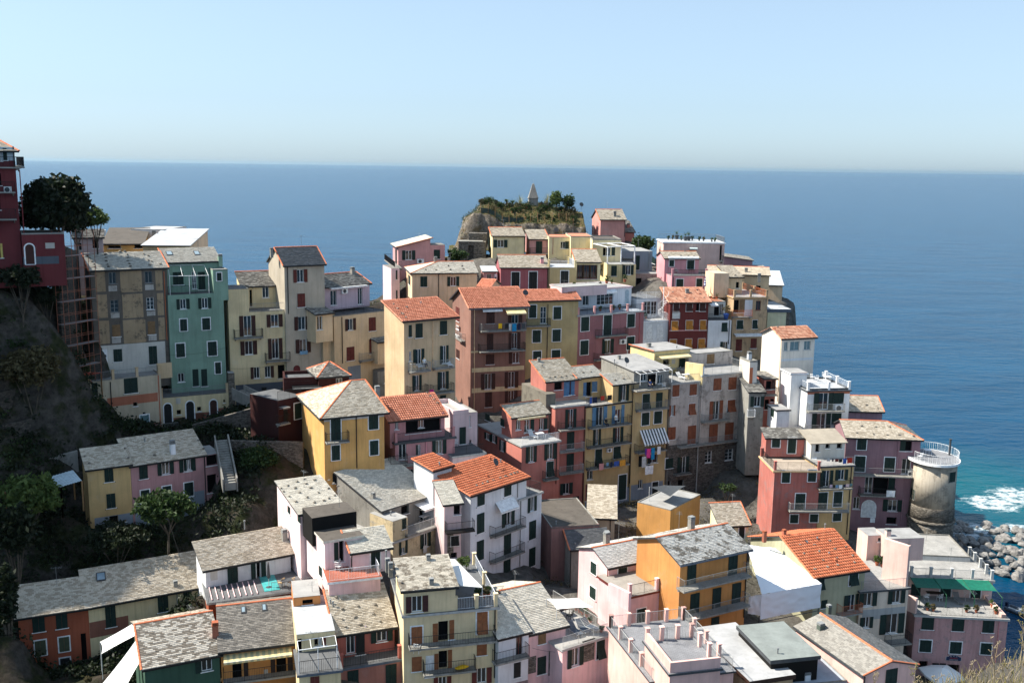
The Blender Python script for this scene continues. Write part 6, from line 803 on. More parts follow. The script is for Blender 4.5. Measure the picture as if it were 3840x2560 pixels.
def rock_mesh(name, seed, sub=2, amp=.25, flat=.7):
    import bmesh
    rd = random.Random(seed); bm = bmesh.new(); bmesh.ops.create_icosphere(bm, subdivisions=sub, radius=1)
    ph = [Vector((rd.uniform(-1, 1), rd.uniform(-1, 1), rd.uniform(-1, 1))).normalized() for _ in range(14)]; am = [rd.uniform(.5, .88) for _ in ph]
    for v in bm.verts:
        d = v.co.normalized(); k = 1.0
        for p, q in zip(ph, am):
            t = d.dot(p)
            if t > q: k = min(k, q/t)
        v.co = d*k*(1+rd.uniform(-.04, .04)*amp*4); v.co.z *= flat
    me = bpy.data.meshes.new(name); bm.to_mesh(me); bm.free(); return me
def rock_material(name, a, b):
    if name in MATS: return MATS[name]
    m, nt, bs = newmat(name); p = wpos(nt); x = mixc(nt, ramp(nt, noise(nt, 1.5, p, 7, .7), .35, .65), a, b); bump(nt, bs, noise(nt, 3, p, 8, .7), .8, .12); setc(nt, bs, x, .9, .25); MATS[name] = m; return m
def short(label):
    for c in (' with ', ' over ', ' beside ', ' under ', ' next to ', ' between ', ' and ', ' in ', ' dotted ', ' behind ', ' above ', ' by '):
        label = label.split(c)[0]
    return label
ROOTS = {}; ROOF_OF = {}; VINFO = {}
def house(vol):
    id, rootid, label, (ax, ay), yawd, w, d, zb, zt, col, kind, rmat, rise, flags, rk, els = vol
    yaw = R(yawd); MW = T(ax, ay, 0) @ rotz(yaw); near = ay < 84
    if rootid is None or rootid == id:
        root = empty('house' if label and ' hut' not in label else 'hut', (ax, ay, zb), yaw); ROOTS[id] = (root, label)
        tag(root, label, 'house', 'houses of the hillside village')
    else: root, label = ROOTS[rootid]
    MV = root.matrix_basis.inverted() @ MW
    wm = plaster(col if col in PAL else 'cream'); VINFO[id] = (MW, w, d, zt)
    zlow = zb-(2.6 if rootid is None else .4)
    for e in els:
        if e[0] in ('o', 'p', 'd', 'l', 'r') and e[1] == 'F':
            e[2] = max(e[2], .06); e[4] = min(e[4], w-.06); e[5] = min(e[5], zt-.07); e[3] = max(e[3], zlow+.1)
    # ---- walls with real openings in the front
    holes = [(e[2], e[3], e[4], e[5], .36 if e[0] == 'd' else .2) for e in els if e[0] in ('o', 'p', 'd', 'l', 'r') and e[1] == 'F' and e[4]-e[2] > .12 and e[2] > .02 and e[4] < w-.02 and e[3] > zlow and e[5] < zt-.02]
    mb = MB()
    us = sorted({0, w, *[h[0] for h in holes], *[h[2] for h in holes]}); zs = sorted({zlow, zt, *[h[1] for h in holes], *[h[3] for h in holes]})
    for i in range(len(us)-1):
        for j in range(len(zs)-1):
            uc, zc = (us[i]+us[i+1])/2, (zs[j]+zs[j+1])/2
            if any(h[0] < uc < h[2] and h[1] < zc < h[3] for h in holes): continue
            mb.poly([(us[i], 0, zs[j]), (us[i+1], 0, zs[j]), (us[i+1], 0, zs[j+1]), (us[i], 0, zs[j+1])])
    for u0, z0, u1, z1, dp in holes:
        mb.poly([(u0, 0, z0), (u0, dp, z0), (u0, dp, z1), (u0, 0, z1)]); mb.poly([(u1, 0, z0), (u1, 0, z1), (u1, dp, z1), (u1, dp, z0)])
        mb.poly([(u0, 0, z0), (u1, 0, z0), (u1, dp, z0), (u0, dp, z0)]); mb.poly([(u0, 0, z1), (u0, dp, z1), (u1, dp, z1), (u1, 0, z1)])
        mb.poly([(u0, dp+.03, z0), (u1, dp+.03, z0), (u1, dp+.03, z1), (u0, dp+.03, z1)])
    zl0, zl1, zr0, zr1, lm, rm = zt, zt, zt, zt, None, None
    if kind == 'shed': zl1 = zr1 = zt+rise
    elif kind == 'gable': lm = rm = zt+rise
    elif kind == 'shedx': zr0 = zr1 = zt+rise; mb.poly([(0, 0, zt), (w, 0, zt), (w, 0, zt+rise)])
    elif kind == 'shedxr': zl0 = zl1 = zt+rise; mb.poly([(0, 0, zt), (w, 0, zt), (0, 0, zt+rise)])
    elif kind == 'gablex': mb.poly([(0, 0, zt), (w, 0, zt), (w/2, 0, zt+rise)]); mb.poly([(0, d, zt), (w/2, d, zt+rise), (w, d, zt)])
    elif kind == 'hip' and rk.get('hl') == '0': lm = zt+rise
    mb.poly([(0, d, zlow), (0, 0, zlow), (0, 0, zl0)]+([(0, d/2, lm)] if lm else [])+[(0, d, zl1)])
    mb.poly([(w, 0, zlow), (w, d, zlow), (w, d, zr1)]+([(w, d/2, rm)] if rm else [])+[(w, 0, zr0)])
    mb.poly([(w, d, zlow), (0, d, zlow), (0, d, zl1), (w, d, zr1)])
    if kind == 'none': mb.poly([(0, 0, zt), (w, 0, zt), (w, d, zt), (0, d, zt)])
    mb.build('wall', wm, root, MV)
    # ---- roof
    roof = None; ov = float(rk.get('ov', .22)); E, Nn, Up = np.array([1., 0, 0]), np.array([0., 1, 0]), np.array([0, 0, 1.])
    if kind in ('flat',):
        mb = MB(); sl = rk.get('slab'); sh = float(rk.get('slabh', .18)); fm = floor_mat(rmat)
        sm = paint(sl) if sl else wm; so = .16 if sl else 0.0
        mb.box(-so, -so, zt-(sh if sl else .02), w+so, d+so, zt+.012, 0 if not sl else 1); mb.poly([(-so+.01, -so+.01, zt+.02), (w+so-.01, -so+.01, zt+.02), (w+so-.01, d+so-.01, zt+.02), (-so+.01, d+so-.01, zt+.02)], 0)
        roof = mb.build('roof', [fm, sm], root, MV); ROOF_OF[id] = roof
        par = float(rk.get('par', 0)); ps = rk.get('parsides', 'FLRB')
        if par > .02:
            q = MB(); t = .2 if par > .3 else .12
            if 'F' in ps: q.box(0, 0, zt, w, t, zt+par)
            if 'B' in ps: q.box(0, d-t, zt, w, d, zt+par)
            if 'L' in ps: q.box(0, t, zt, t, d-t, zt+par)
            if 'R' in ps: q.box(w-t, t, zt, w, d-t, zt+par)
            q.build('parapet', wm if par > .3 else sm if sl else plaster('concrete'), roof)
        rl = rk.get('rail', '')
        if rl:
            rc = rk.get('railc', 'dark'); f0, f1 = [float(x) for x in rk.get('rf', '0,1').split(',')]; i_ = .08; q = MB()
            if 'F' in rl: rail_mesh(q, [(w*f0+i_, i_, zt), (w*f1-i_, i_, zt)])
            if 'L' in rl: rail_mesh(q, [(i_, i_, zt), (i_, d-i_, zt)])
            if 'R' in rl: rail_mesh(q, [(w-i_, i_, zt), (w-i_, d-i_, zt)])
            if 'B' in rl: rail_mesh(q, [(i_, d-i_, zt), (w-i_, d-i_, zt)])
            q.build('railing', paint(rc), roof)
            npst = int(rk.get('posts', 0))
            if npst:
                me = None; pm = plaster(rk.get('postc', 'cream')); pts = []
                if 'F' in rl: pts += [(w*f0+(w*(f1-f0))*k/(npst-1 or 1), .1) for k in range(npst)]
                if 'B' in rl: pts += [(w*k/(npst-1 or 1), d-.1) for k in range(npst)]
                for sd_, xx in (('L', .1), ('R', w-.1)):
                    if sd_ in rl: pts += [(xx, d*k/max(1, npst-1)) for k in range(1, npst)]
                for (x, y) in pts:
                    x = min(max(x, .13), w-.13); y = min(max(y, .13), d-.13)
                    if me is None:
                        q = MB(); q.box(-.14, -.14, 0, .14, .14, 1.08); q.box(-.18, -.18, 1.08, .18, .18, 1.14); o = q.build('post', pm, roof, T(x, y, zt)); me = o.data
                    else: link('post', me, roof, T(x, y, zt))
    elif kind != 'none':
        planes = []; hl, hr = float(rk.get('hl', 1)), float(rk.get('hr', 1)); m = d/2; sl_ = rise/(d if kind == 'shed' else m) if kind in ('shed', 'gable', 'hip') else 0; z0 = zt-ov*sl_
        rid = None; vl, vr = [], []
        if kind == 'shed':
            A, B, C_, D_ = (-ov, -ov, z0), (w+ov, -ov, z0), (w+ov, d+.1, zt+rise+.1*sl_), (-ov, d+.1, zt+rise+.1*sl_)
            planes.append(([A, B, C_, D_], E)); rid = (D_, C_); vl, vr = [(A, D_)], [(B, C_)]
        elif kind == 'gable':
            A, B, C_, D_ = (-ov, -ov, z0), (w+ov, -ov, z0), (w+ov, m, zt+rise), (-ov, m, zt+rise); G, H_ = (-ov, d+ov, z0), (w+ov, d+ov, z0)
            planes += [([A, B, C_, D_], E), ([H_, G, D_, C_], -E)]; rid = (D_, C_); vl, vr = [(A, D_), (G, D_)], [(B, C_), (H_, C_)]
        elif kind == 'hip':
            dl, dr = float(rk.get('dl', min(m*hl, w*.5))), min(m*hr, w*.45); A, B, G, H_ = (-ov, -ov, z0), (w+ov, -ov, z0), (-ov, d+ov, z0), (w+ov, d+ov, z0)
            D_ = (dl if hl else -ov, m, zt+rise); C_ = (w-dr if hr else w+ov, m, zt+rise)
            planes += [([A, B, C_, D_], E), ([H_, G, D_, C_], -E)]
            if hl: planes.append(([G, A, D_], -Nn)); vl = [(A, D_), (G, D_)]
            if hr: planes.append(([B, H_, C_], Nn)); vr = [(B, C_), (H_, C_)]
            rid = (D_, C_)
        elif kind == 'shedx':
            s2 = rise/w; A, B, C_, D_ = (-ov, -ov, zt-ov*s2), (w+ov, -ov, zt+rise+ov*s2), (w+ov, d+ov, zt+rise+ov*s2), (-ov, d+ov, zt-ov*s2)
            planes.append(([D_, A, B, C_], -Nn)); rid = (B, C_); vl, vr = [(A, B)], [(D_, C_)]
        elif kind == 'shedxr':
            s2 = rise/w; A, B, C_, D_ = (-ov, -ov, zt+rise+ov*s2), (w+ov, -ov, zt-ov*s2), (w+ov, d+ov, zt-ov*s2), (-ov, d+ov, zt+rise+ov*s2)
            planes.append(([B, C_, D_, A], Nn)); rid = (A, D_); vl, vr = [(A, B)], [(D_, C_)]
        elif kind == 'gablex':
            s2 = rise/(w/2); zz = zt-ov*s2; A, B, C_, D_ = (-ov, -ov, zz), (w+ov, -ov, zz), (w+ov, d+ov, zz), (-ov, d+ov, zz); P, Q = (w/2, -ov, zt+rise), (w/2, d+ov, zt+rise)
            planes += [([D_, A, P, Q], -Nn), ([B, C_, Q, P], Nn)]; rid = (P, Q); vl = [(A, P)]; vr = [(B, P)]
        deck = MB(); vs_, qs_ = [], []; nb = 0; solid = not (rmat in SL or rmat in TI)
        for poly, e in planes:
            p = np.array(poly); nrm = np.cross(p[1]-p[0], p[2]-p[0]); nrm /= np.linalg.norm(nrm)
            if nrm[2] < 0: nrm = -nrm
            s = np.cross(nrm, e); s /= np.linalg.norm(s)
            if s[2] < 0: s = -s
            th = .12
            deck.prism([tuple(q+nrm*(th-.012)) for q in p], tuple(-nrm*(th-.01)))
            if not solid:
                c = cover([tuple(q+nrm*th) for q in p], np.asarray(e), s, nrm, rmat)
                if c: vs_.append(c[0]); qs_.append(c[1]+nb); nb += len(c[0])
        roof = deck.build('roof', floor_mat(rmat) if solid else paint('greyd'), root, MV); ROOF_OF[id] = roof
        if vs_:
            cv = np_mesh('tiles' if rmat in TI else 'slates', np.concatenate(vs_), np.concatenate(qs_), tile_mat(rmat) if rmat in TI else slate_mat(rmat), roof); tag(cv, kind='stuff')
        rm_ = tile_mat('tile3' if rmat not in TI else rmat); lift = Vector((0, 0, .13))
        if ('rr' in flags or rmat in TI) and rid: ridge_tiles(roof, Vector(rid[0])+lift, Vector(rid[1])+lift, near, rm_)
        if kind == 'hip' and ('rr' in flags):
            for a, b in vl+vr: ridge_tiles(roof, Vector(a)+lift, Vector(b)+lift, near, rm_)
        if kind != 'hip':
            if 'vl' in flags or rmat in TI:
                for a, b in vl[:1]: ridge_tiles(roof, Vector(a)+lift, Vector(b)+lift, near, rm_, .09)
            if 'vr' in flags or rmat in TI:
                for a, b in vr[:1]: ridge_tiles(roof, Vector(a)+lift, Vector(b)+lift, near, rm_, .09)
            if 'vf' in flags:
                for a, b in vl[:1]+vr[:1]: ridge_tiles(roof, Vector(a)+lift, Vector(b)+lift, near, rm_, .08)
        if 'ng' not in flags and kind in ('shed', 'gable', 'hip'):
            g = MB(); g.box(-ov, -ov-.11, z0-.06, w+ov, -ov+.005, z0+.07); g.build('gutter', paint('slateblue' if id in ('brownred', 'amberR3') else 'dark'), roof)
            if kind == 'hip' and hl: g = MB(); g.box(-ov-.11, -ov, z0-.06, -ov+.005, d+ov, z0+.07); g.build('gutter', paint('greyd'), roof)
        if kind == 'gablex': g = MB(); g.box(-ov-.1, -ov, zz-.04, -ov+.01, d+ov, zz+.08); g.build('gutter', paint('greyd'), roof)
    # ---- elements
    SM = {'F': MV, 'L': MV @ rotz(R(-90)), 'R': MV @ T(w, 0, 0) @ rotz(R(90))}
    nst = 0
    for e in els:
        k = e[0]
        if k in ('c', 'o', 'p', 'd', 'a', 'D', 'A', 'l', 'r', 't', 'ac'):
            sd_ = e[1]; x0, z0, x1, z1 = e[2:6]
            if sd_ == 'L': x0, x1 = -x1, -x0
            if k == 't':
                c = e[6]; m_ = plaster(c) if c in PAL else paint(c); q = MB(); th = .018 if c not in ('stonewall',) else .03
                if sd_ == 'F': x0, x1 = max(x0, .01), min(x1, w-.01)
                if x1-x0 < .05: continue
                # leave openings free: split the band around windows of the same face
                rects = [(x0, z0, x1, z1)]
                for h in els:
                    if h[0] in ('o', 'p', 'd', 'l', 'r') and h[1] == sd_ == 'F':
                        nr = []
                        for a0, b0, a1, b1 in rects:
                            c0, d0, c1, d1 = max(a0, h[2]-.01), max(b0, h[3]-.01), min(a1, h[4]+.01), min(b1, h[5]+.01)
                            if c0 >= c1 or d0 >= d1: nr.append((a0, b0, a1, b1)); continue
                            if c0 > a0: nr.append((a0, b0, c0, b1))
                            if c1 < a1: nr.append((c1, b0, a1, b1))
                            if d0 > b0: nr.append((c0, b0, c1, d0))
                            if d1 < b1: nr.append((c0, d1, c1, b1))
                        rects = nr
                for a0, b0, a1, b1 in rects: q.box(a0, -th, b0, a1, .01, b1)
                if rects: q.build('band' if (x1-x0) > 3*(z1-z0) else 'plaster_panel', m_, root, SM[sd_])
            elif k == 'ac':
                q = MB(); q.box(x0, -.36, z0, x1, -.04, z1); q.box(x0, -.1, z0-.06, x1, 0, z0)
                n_ = 10; cx, cz, rr_ = x0+(x1-x0)*.42, (z0+z1)/2, min(x1-x0, z1-z0)*.4
                q.poly([(cx+rr_*math.cos(2*math.pi*t/n_), -.365, cz+rr_*math.sin(2*math.pi*t/n_)) for t in range(n_)], 1)
                q.build('air_conditioner', [paint('whitec'), paint('greyd')], root, SM[sd_])
            else: opening(root, SM[sd_], sd_, k, x0, z0, x1, z1, e[6:])
        elif k == 'b':
            sd_, x0, x1, z, pr = e[1:6]; c = e[6] if len(e) > 6 else 'dark'
            if sd_ == 'L': x0, x1 = -x1, -x0
            if x1-x0 < .3: continue
            q = MB(); q.box(x0, -pr, z, x1, .0, z+.14)
            for xb in np.linspace(x0+.2, x1-.2, max(2, int((x1-x0)/1.6))): q.prism([(xb-.06, 0, z), (xb-.06, -pr*.7, z), (xb-.06, 0, z-.3)], (.12, 0, 0))
            bo = q.build('balcony', plaster('concrete') if c not in ('soot',) else paint('soot'), root, SM[sd_])
            q = MB(); t = .05; rail_mesh(q, [(x0+t, -.02, z+.14), (x0+t, -pr+t, z+.14), (x1-t, -pr+t, z+.14), (x1-t, -.02, z+.14)]); q.build('railing', paint(c), bo)
        elif k == 'aw':
            sd_, x0, z0, x1, z1, pr = e[1:7]; c = e[7] if len(e) > 7 else 'whitec'; q = MB(); n_ = max(4, int((x1-x0)/.22)) if 'stripe' in c else 1
            if z1 < z0+.05: z1 = z0+.3
            for i in range(n_):
                a, b = x0+(x1-x0)*i/n_, x0+(x1-x0)*(i+1)/n_
                q.prism([(a, -.02, z1), (b, -.02, z1), (b, -pr, z0+.12), (a, -pr, z0+.12)], (0, 0, -.02), i % 2); q.prism([(a, -pr, z0+.12), (b, -pr, z0+.12), (b, -pr-.01, z0-.06), (a, -pr-.01, z0-.06)], (0, .012, 0), i % 2)
            q.tube((x0, -pr, z0+.12), (x1, -pr, z0+.12), .03, 6, 2)
            for xx in (x0+.08, x1-.08): q.tube((xx, -.02, z0-.1), (xx, -pr, z0+.1), .018, 5, 2)
            c0, c1 = {'stripe': ('whitec', 'greyd'), 'stripe2': ('cream', 'olivep')}.get(c, (c, c))
            q.build('awning', [anymat(c0), anymat(c1), paint('palegrey')], root, SM[sd_])
        elif k == 'pipe':
            sd_, u, z0, z1 = e[1:5]; c = e[5] if len(e) > 5 else 'dark'
            if sd_ == 'L': u = -u
            q = MB(); q.tube((u, -.07, min(z0, z1)), (u, -.07, max(z0, z1)), .05, 6); q.build('drainpipe', paint(c), root, SM[sd_])
        elif k == 'ch' and roof is not None: chimney(roof, e[1], e[2], e[3], e[4], e[5] if len(e) > 5 else 'concrete')
        elif k == 'sk' and roof is not None:
            u0, v0, u1, v1 = e[1:5]; run = d if kind == 'shed' else d/2; sp = rise/run if kind != 'flat' else 0; zf = lambda v: zt+v*sp+.16
            q = MB(); q.prism([(u0, v0, zf(v0)), (u1, v0, zf(v0)), (u1, v1, zf(v1)), (u0, v1, zf(v1))], (0, 0, .08), 0); s_ = q.build('skylight', paint('greyd'), roof)
            g = MB(); i_ = .08; g.poly([(u0+i_, v0+i_, zf(v0+i_)+.085), (u1-i_, v0+i_, zf(v0+i_)+.085), (u1-i_, v1-i_, zf(v1-i_)+.085), (u0+i_, v1-i_, zf(v1-i_)+.085)]); g.build('pane', glassy('skylight_glass', (.25, .33, .38), .08), s_)
        elif k == 'dish' and roof is not None:
            q = MB(); q.tube((0, 0, -.2), (0, 0, .7), .025, 6); n_ = 12; c = Vector((0, -.12, .85)); nrm = Vector((.25, -.85, .45)).normalized(); x = nrm.orthogonal().normalized(); y = nrm.cross(x)
            pts = [tuple(c+(x*math.cos(2*math.pi*t/n_)+y*math.sin(2*math.pi*t/n_))*.42) for t in range(n_)]; q.prism(pts, tuple(-nrm*.04)); q.tube(c, c+nrm*.35, .012, 4); q.build('satellite_dish', paint('greyd'), roof, T(e[1], e[2], e[3]+.1))
        elif k == 'st':
            if not STONE: STONE.extend(rock_mesh('roof_stone', 50+i, 1, .3, .6) for i in range(5)); [m_.materials.append(rock_material('roof_stone', (.10, .09, .075), (.28, .25, .21))) for m_ in STONE]
            me = random.choice(STONE); p = MW @ Vector((e[1], e[2], e[3]+.22)); s_ = random.uniform(.15, .22)*(1 if ay < 110 else 1.1)
            o = link('roof_stone', me, None, T(*p) @ rotz(random.uniform(0, 6)) @ Matrix.Diagonal((s_*1.25, s_, s_, 1)))
            tag(o, 'weathered stone holding down the roof of the '+short(label), 'stone', 'stones on the roof of the '+short(label))
for v in VOLS: house(v)

# ------------------------------------------------------------------ foliage
LEAF = {}
def leaf_mat(k):
    if k in LEAF: return LEAF[k]
    a, c = {'dark': ((.006, .013, .006), (.024, .036, .014)), 'mid': ((.016, .036, .009), (.05, .088, .024)), 'light': ((.05, .09, .02), (.13, .18, .05)), 'olive': ((.06, .05, .02), (.14, .12, .055)), 'palm': ((.03, .06, .015), (.09, .13, .04)), 'reed': ((.20, .22, .12), (.34, .34, .22)), 'grass': ((.14, .15, .035), (.36, .30, .12)), 'straw': ((.30, .23, .13), (.52, .44, .30))}[k]  # dark leaves coloured near black to deepen the shade on the hillside
    m, nt, b = newmat('leaves_'+k); g = N(nt, 'ShaderNodeNewGeometry'); x = mixc(nt, g.outputs['Random Per Island'], a, c); setc(nt, b, x, .6, .3)
    tr = N(nt, 'ShaderNodeBsdfTranslucent'); nt.links.new(x, tr.inputs[0]); mxs = N(nt, 'ShaderNodeMixShader'); mxs.inputs[0].default_value = .28
    nt.links.new(b.outputs[0], mxs.inputs[1]); nt.links.new(tr.outputs[0], mxs.inputs[2]); nt.links.new(mxs.outputs[0], nt.nodes['Material Output'].inputs[0]); LEAF[k] = m; return m
BARK = rock_material('bark', (.05, .04, .03), (.13, .11, .085))
def leaves(n, rx, ry, rz, size, clump=14, seed=0):
    """leaf quads gathered in clumps through an uneven crown volume"""
    r = np.random.default_rng(seed); nc = max(3, n//clump)
    d = r.normal(size=(nc, 3)); d /= np.linalg.norm(d, axis=1)[:, None]; rad = r.uniform(.25, 1, nc)**.45; lob = .78+.22*np.sin(d[:, 0]*5+seed)*np.cos(d[:, 1]*4+d[:, 2]*5)
    cc = d*(rad*lob)[:, None]*np.array([rx, ry, rz]); cs = r.uniform(.5, 1.1, nc)*min(rx, rz)*.26
    k = r.integers(0, nc, n); p = cc[k]+r.normal(size=(n, 3))*cs[k][:, None]*.6
    a = r.normal(size=(n, 3)); a /= np.linalg.norm(a, axis=1)[:, None]; b = np.cross(a, r.normal(size=(n, 3))); b /= np.linalg.norm(b, axis=1)[:, None]
    s = size*r.uniform(.6, 1.3, n)[:, None]; v = np.stack([p-a*s, p+b*s*.5, p+a*s, p-b*s*.5], 1).reshape(-1, 3); return v, np.arange(4*n).reshape(n, 4)
def fronds(n, L, seed=0, up=.9, wd=.05):
    r = np.random.default_rng(seed); V_, Q_ = [], []; base = 0
    for i in range(n):
        az = r.uniform(0, 2*math.pi); el = r.uniform(.15, up); l = L*r.uniform(.7, 1.1); p = np.zeros(3); dirv = np.array([math.cos(az)*math.cos(el*1.4), math.sin(az)*math.cos(el*1.4), math.sin(el*1.4)]); side = np.array([-math.sin(az), math.cos(az), 0.])
        for sgm in range(5):
            q = p+dirv*l/5; w0, w1 = wd*(1-sgm/5), wd*(1-(sgm+1)/5)+.004; V_ += [p-side*w0, p+side*w0, q+side*w1, q-side*w1]; Q_.append([base, base+1, base+2, base+3]); base += 4; p = q; dirv = dirv+np.array([0, 0, -.16]); dirv /= np.linalg.norm(dirv)
    return np.array(V_), np.array(Q_)
def tree(label, P, a, seed):
    rx, rz, k = a['rx'], a['rz'], a['k']; foot = a.get('foot'); z0 = foot if foot is not None else max(P[2]-rz*1.4, min(P[2]-rz*.5, float(rockh(np.array(P[0]), np.array(P[1])))-.1))
    low = k in ('palm', 'reed'); big = rz > 1.0 and not low; nm = {'palm': 'palm', 'reed': 'reed_clump'}.get(k, 'tree' if big else 'shrub')
    root = empty(nm, (P[0], P[1], z0)); tag(root, label, {'palm': 'palm', 'reed': 'reeds'}.get(k, 'tree' if big else 'shrub'), 'trees and shrubs of the village')
    h = P[2]-z0
    if low:
        v, q = fronds(a['n'], rz*1.7, seed, 1.0 if k == 'reed' else .7, .05 if k == 'reed' else .09); np_mesh('fronds', v, q, leaf_mat(k), root, T(0, 0, .2)); mb = MB(); mb.tube((0, 0, -.6), (0, 0, .3), .12, 7); mb.build('trunk', BARK, root); return
    s = a.get('s', max(.09, min(.26, rz*.16))); v, q = leaves(a['n']*3, rx, rx*.8 if rx < 4 else rx*.55, rz, s, 16, seed); v[:, 2] = np.maximum(v[:, 2], -h-.1)
    np_mesh('crown', v, q, leaf_mat(k), root, T(0, 0, h)); mb = MB(); rt = .05+.06*rz
    mb.tube((0, 0, -.6), (rx*.05, 0, h*.5), rt, 8, 0, rt*.75)
    for i in range(6):
        t = i*1.05+seed; mb.tube((rx*.05, 0, h*.5), (rx*.6*math.cos(t), rx*.4*math.sin(t), h+rz*(.2+.25*math.sin(i*2))), rt*.55, 6, 0, rt*.15)
    mb.build('trunk', BARK, root)
# ------------------------------------------------------------------ loose things
def pot(label, P, yaw, a, seed, group):
    h, st = a['h'], a['style']; root = empty('potted_plant', P, R(yaw)); tag(root, label, 'potted plant', group)
    ph = h*.38; mb = MB(); mb.lathe([(ph*.32, .02), (ph*.5, ph*.85), (ph*.56, ph*.86), (ph*.56, ph), (ph*.46, ph), (ph*.44, ph*.9)], 10); mb.build('pot', paint('bluec') if 'blue' in label else paint('greyd') if 'slab' in label else paint('terracotta'), root)
    if st in ('palm', 'cactus'): v, q = fronds(22 if st == 'palm' else 12, h*.6, seed, .9, .05 if st == 'palm' else .08); k = 'palm' if st == 'palm' else 'mid'; tr = MB(); tr.tube((0, 0, ph*.9), (0, 0, ph+h*.15), .05, 6); tr.build('stem', BARK, root); M = T(0, 0, ph+h*.12)
    else: s = h*(.42 if st == 'bush' else .34); v, q = leaves(170 if st == 'bush' else 110, s, s, s, .12, 10, seed); k = random.choice(('mid', 'light', 'mid', 'olive')); M = T(0, 0, ph+s*.75)
    np_mesh('leaves', v, q, leaf_mat(k), root, M)
def chair(label, P, yaw, a, group):
    root = empty('chair', P, R(yaw+random.uniform(-60, 60)+180)); tag(root, label, 'chair', group); m = paint(a['col']); mb = MB(); mb.box(-.23, -.23, .41, .23, .22, .45); mb.build('seat', m, root)
    mb = MB()
    for x in (-.2, -.07, .07, .2): mb.tube((x, .2, .45), (x*.95, .29, .88), .018, 5)
    mb.tube((-.21, .29, .88), (.21, .29, .88), .025, 5); mb.tube((-.21, .245, .66), (.21, .245, .66), .018, 5); mb.build('backrest', m, root)
    for x in (-.2, .2):
        for y in (-.2, .19): q = MB(); q.tube((x*1.1, y*1.1, 0), (x, y, .42), .018, 5); q.build('leg', m, root)
        q = MB(); q.tube((x*1.12, .24, .64), (x*1.12, -.18, .62), .016, 5); q.tube((x*1.12, -.18, .62), (x*1.05, -.2, .42), .014, 5); q.build('armrest', m, root)
def table(label, P, yaw, a, group):
    root = empty('table', P, R(yaw)); tag(root, label, 'table', group); m = paint(a['col']); s = a.get('s', 1.0); mb = MB()
    if 'round' in label: mb.lathe([(.45, .7), (.47, .72), (.45, .74)], 16)
    else: mb.box(-.5*s, -.36, .70, .5*s, .36, .74)
    mb.build('table_top', m, root)
    for x in (-.42*s, .42*s):
        for y in (-.28, .28): q = MB(); q.tube((x, y, 0), (x*.95, y*.95, .7), .022, 5); q.build('leg', m, root)
def lounger(label, P, yaw, a, group):
    root = empty('lounger', P, R(yaw+random.uniform(-15, 15))); tag(root, label, 'lounger', group); m = paint(a['col']); mb = MB()
    for i in range(9): y = -.85+i*.13; mb.box(-.3, y, .3, .3, y+.1, .33)
    mb.build('seat', m, root); mb = MB()
    for i in range(6): t = i*.12; mb.prism([(-.3, .33+t*.75, .33+t*.75), (.3, .33+t*.75, .33+t*.75), (.3, .4+t*.75, .40+t*.75), (-.3, .4+t*.75, .40+t*.75)], (0, .02, -.02))
    mb.build('backrest', m, root); fm = paint('palegrey' if a['col'] != 'whitec' else 'whitec')
    for x in (-.31, .31): q = MB(); q.tube((x, -.88, .3), (x, .4, .3), .02, 5); q.tube((x, .4, .3), (x, .95, .88), .02, 5); q.build('side_rail', fm, root)
    for x in (-.3, .3):
        for y in (-.7, .35): q = MB(); q.tube((x, y, 0), (x, y, .3), .02, 5); q.build('leg', fm, root)
def sofa(label, P, yaw, a, group):
    root = empty('sofa', P, R(yaw)); tag(root, label, 'sofa', group); m = paint(a['col']); mb = MB(); mb.box(-.9, -.4, .1, .9, .35, .42); mb.build('seat', m, root); mb = MB(); mb.prism([(-.9, .25, .42), (.9, .25, .42), (.9, .35, .85), (-.9, .35, .85)], (0, .12, 0)); mb.build('backrest', m, root)
    for x in (-.98, .86): q = MB(); q.box(x, -.4, .06, x+.12, .4, .62); q.build('armrest', m, root)
def counter(label, P, yaw, a, group):
    root = empty('barbecue_counter', P, R(yaw)); tag(root, label, 'barbecue', group); mb = MB(); mb.box(-.7, -.3, 0, -.6, .3, .8); mb.box(-.05, -.3, 0, .05, .3, .8); mb.box(.6, -.3, 0, .7, .3, .8); mb.box(-.7, .25, 0, .7, .3, .8); mb.build('base', plaster('tan'), root); mb = MB(); mb.box(-.78, -.36, .8, .78, .34, .88); mb.build('worktop', paint('stone'), root); mb = MB(); mb.box(-.5, -.2, .88, 0, .2, .98); mb.build('grill', paint('dark'), root)
def rack(label, P, yaw, a, group):
    root = empty('drying_rack', P, R(yaw)); tag(root, label, 'drying rack', group); m = paint(a['col']); mb = MB()
    for y in (-.5, -.3, -.1, .1, .3, .5): mb.tube((-.6, y, .95), (.6, y, .95), .008, 4)
    for x in (-.6, .6): mb.tube((x, -.5, .95), (x, .5, .95), .012, 4)
    mb.build('rack_top', m, root)
    for x in (-.5, .5): q = MB(); q.tube((x, -.45, .95), (x, .45, 0), .012, 4); q.tube((x, .45, .95), (x, -.45, 0), .012, 4); q.build('leg', m, root)
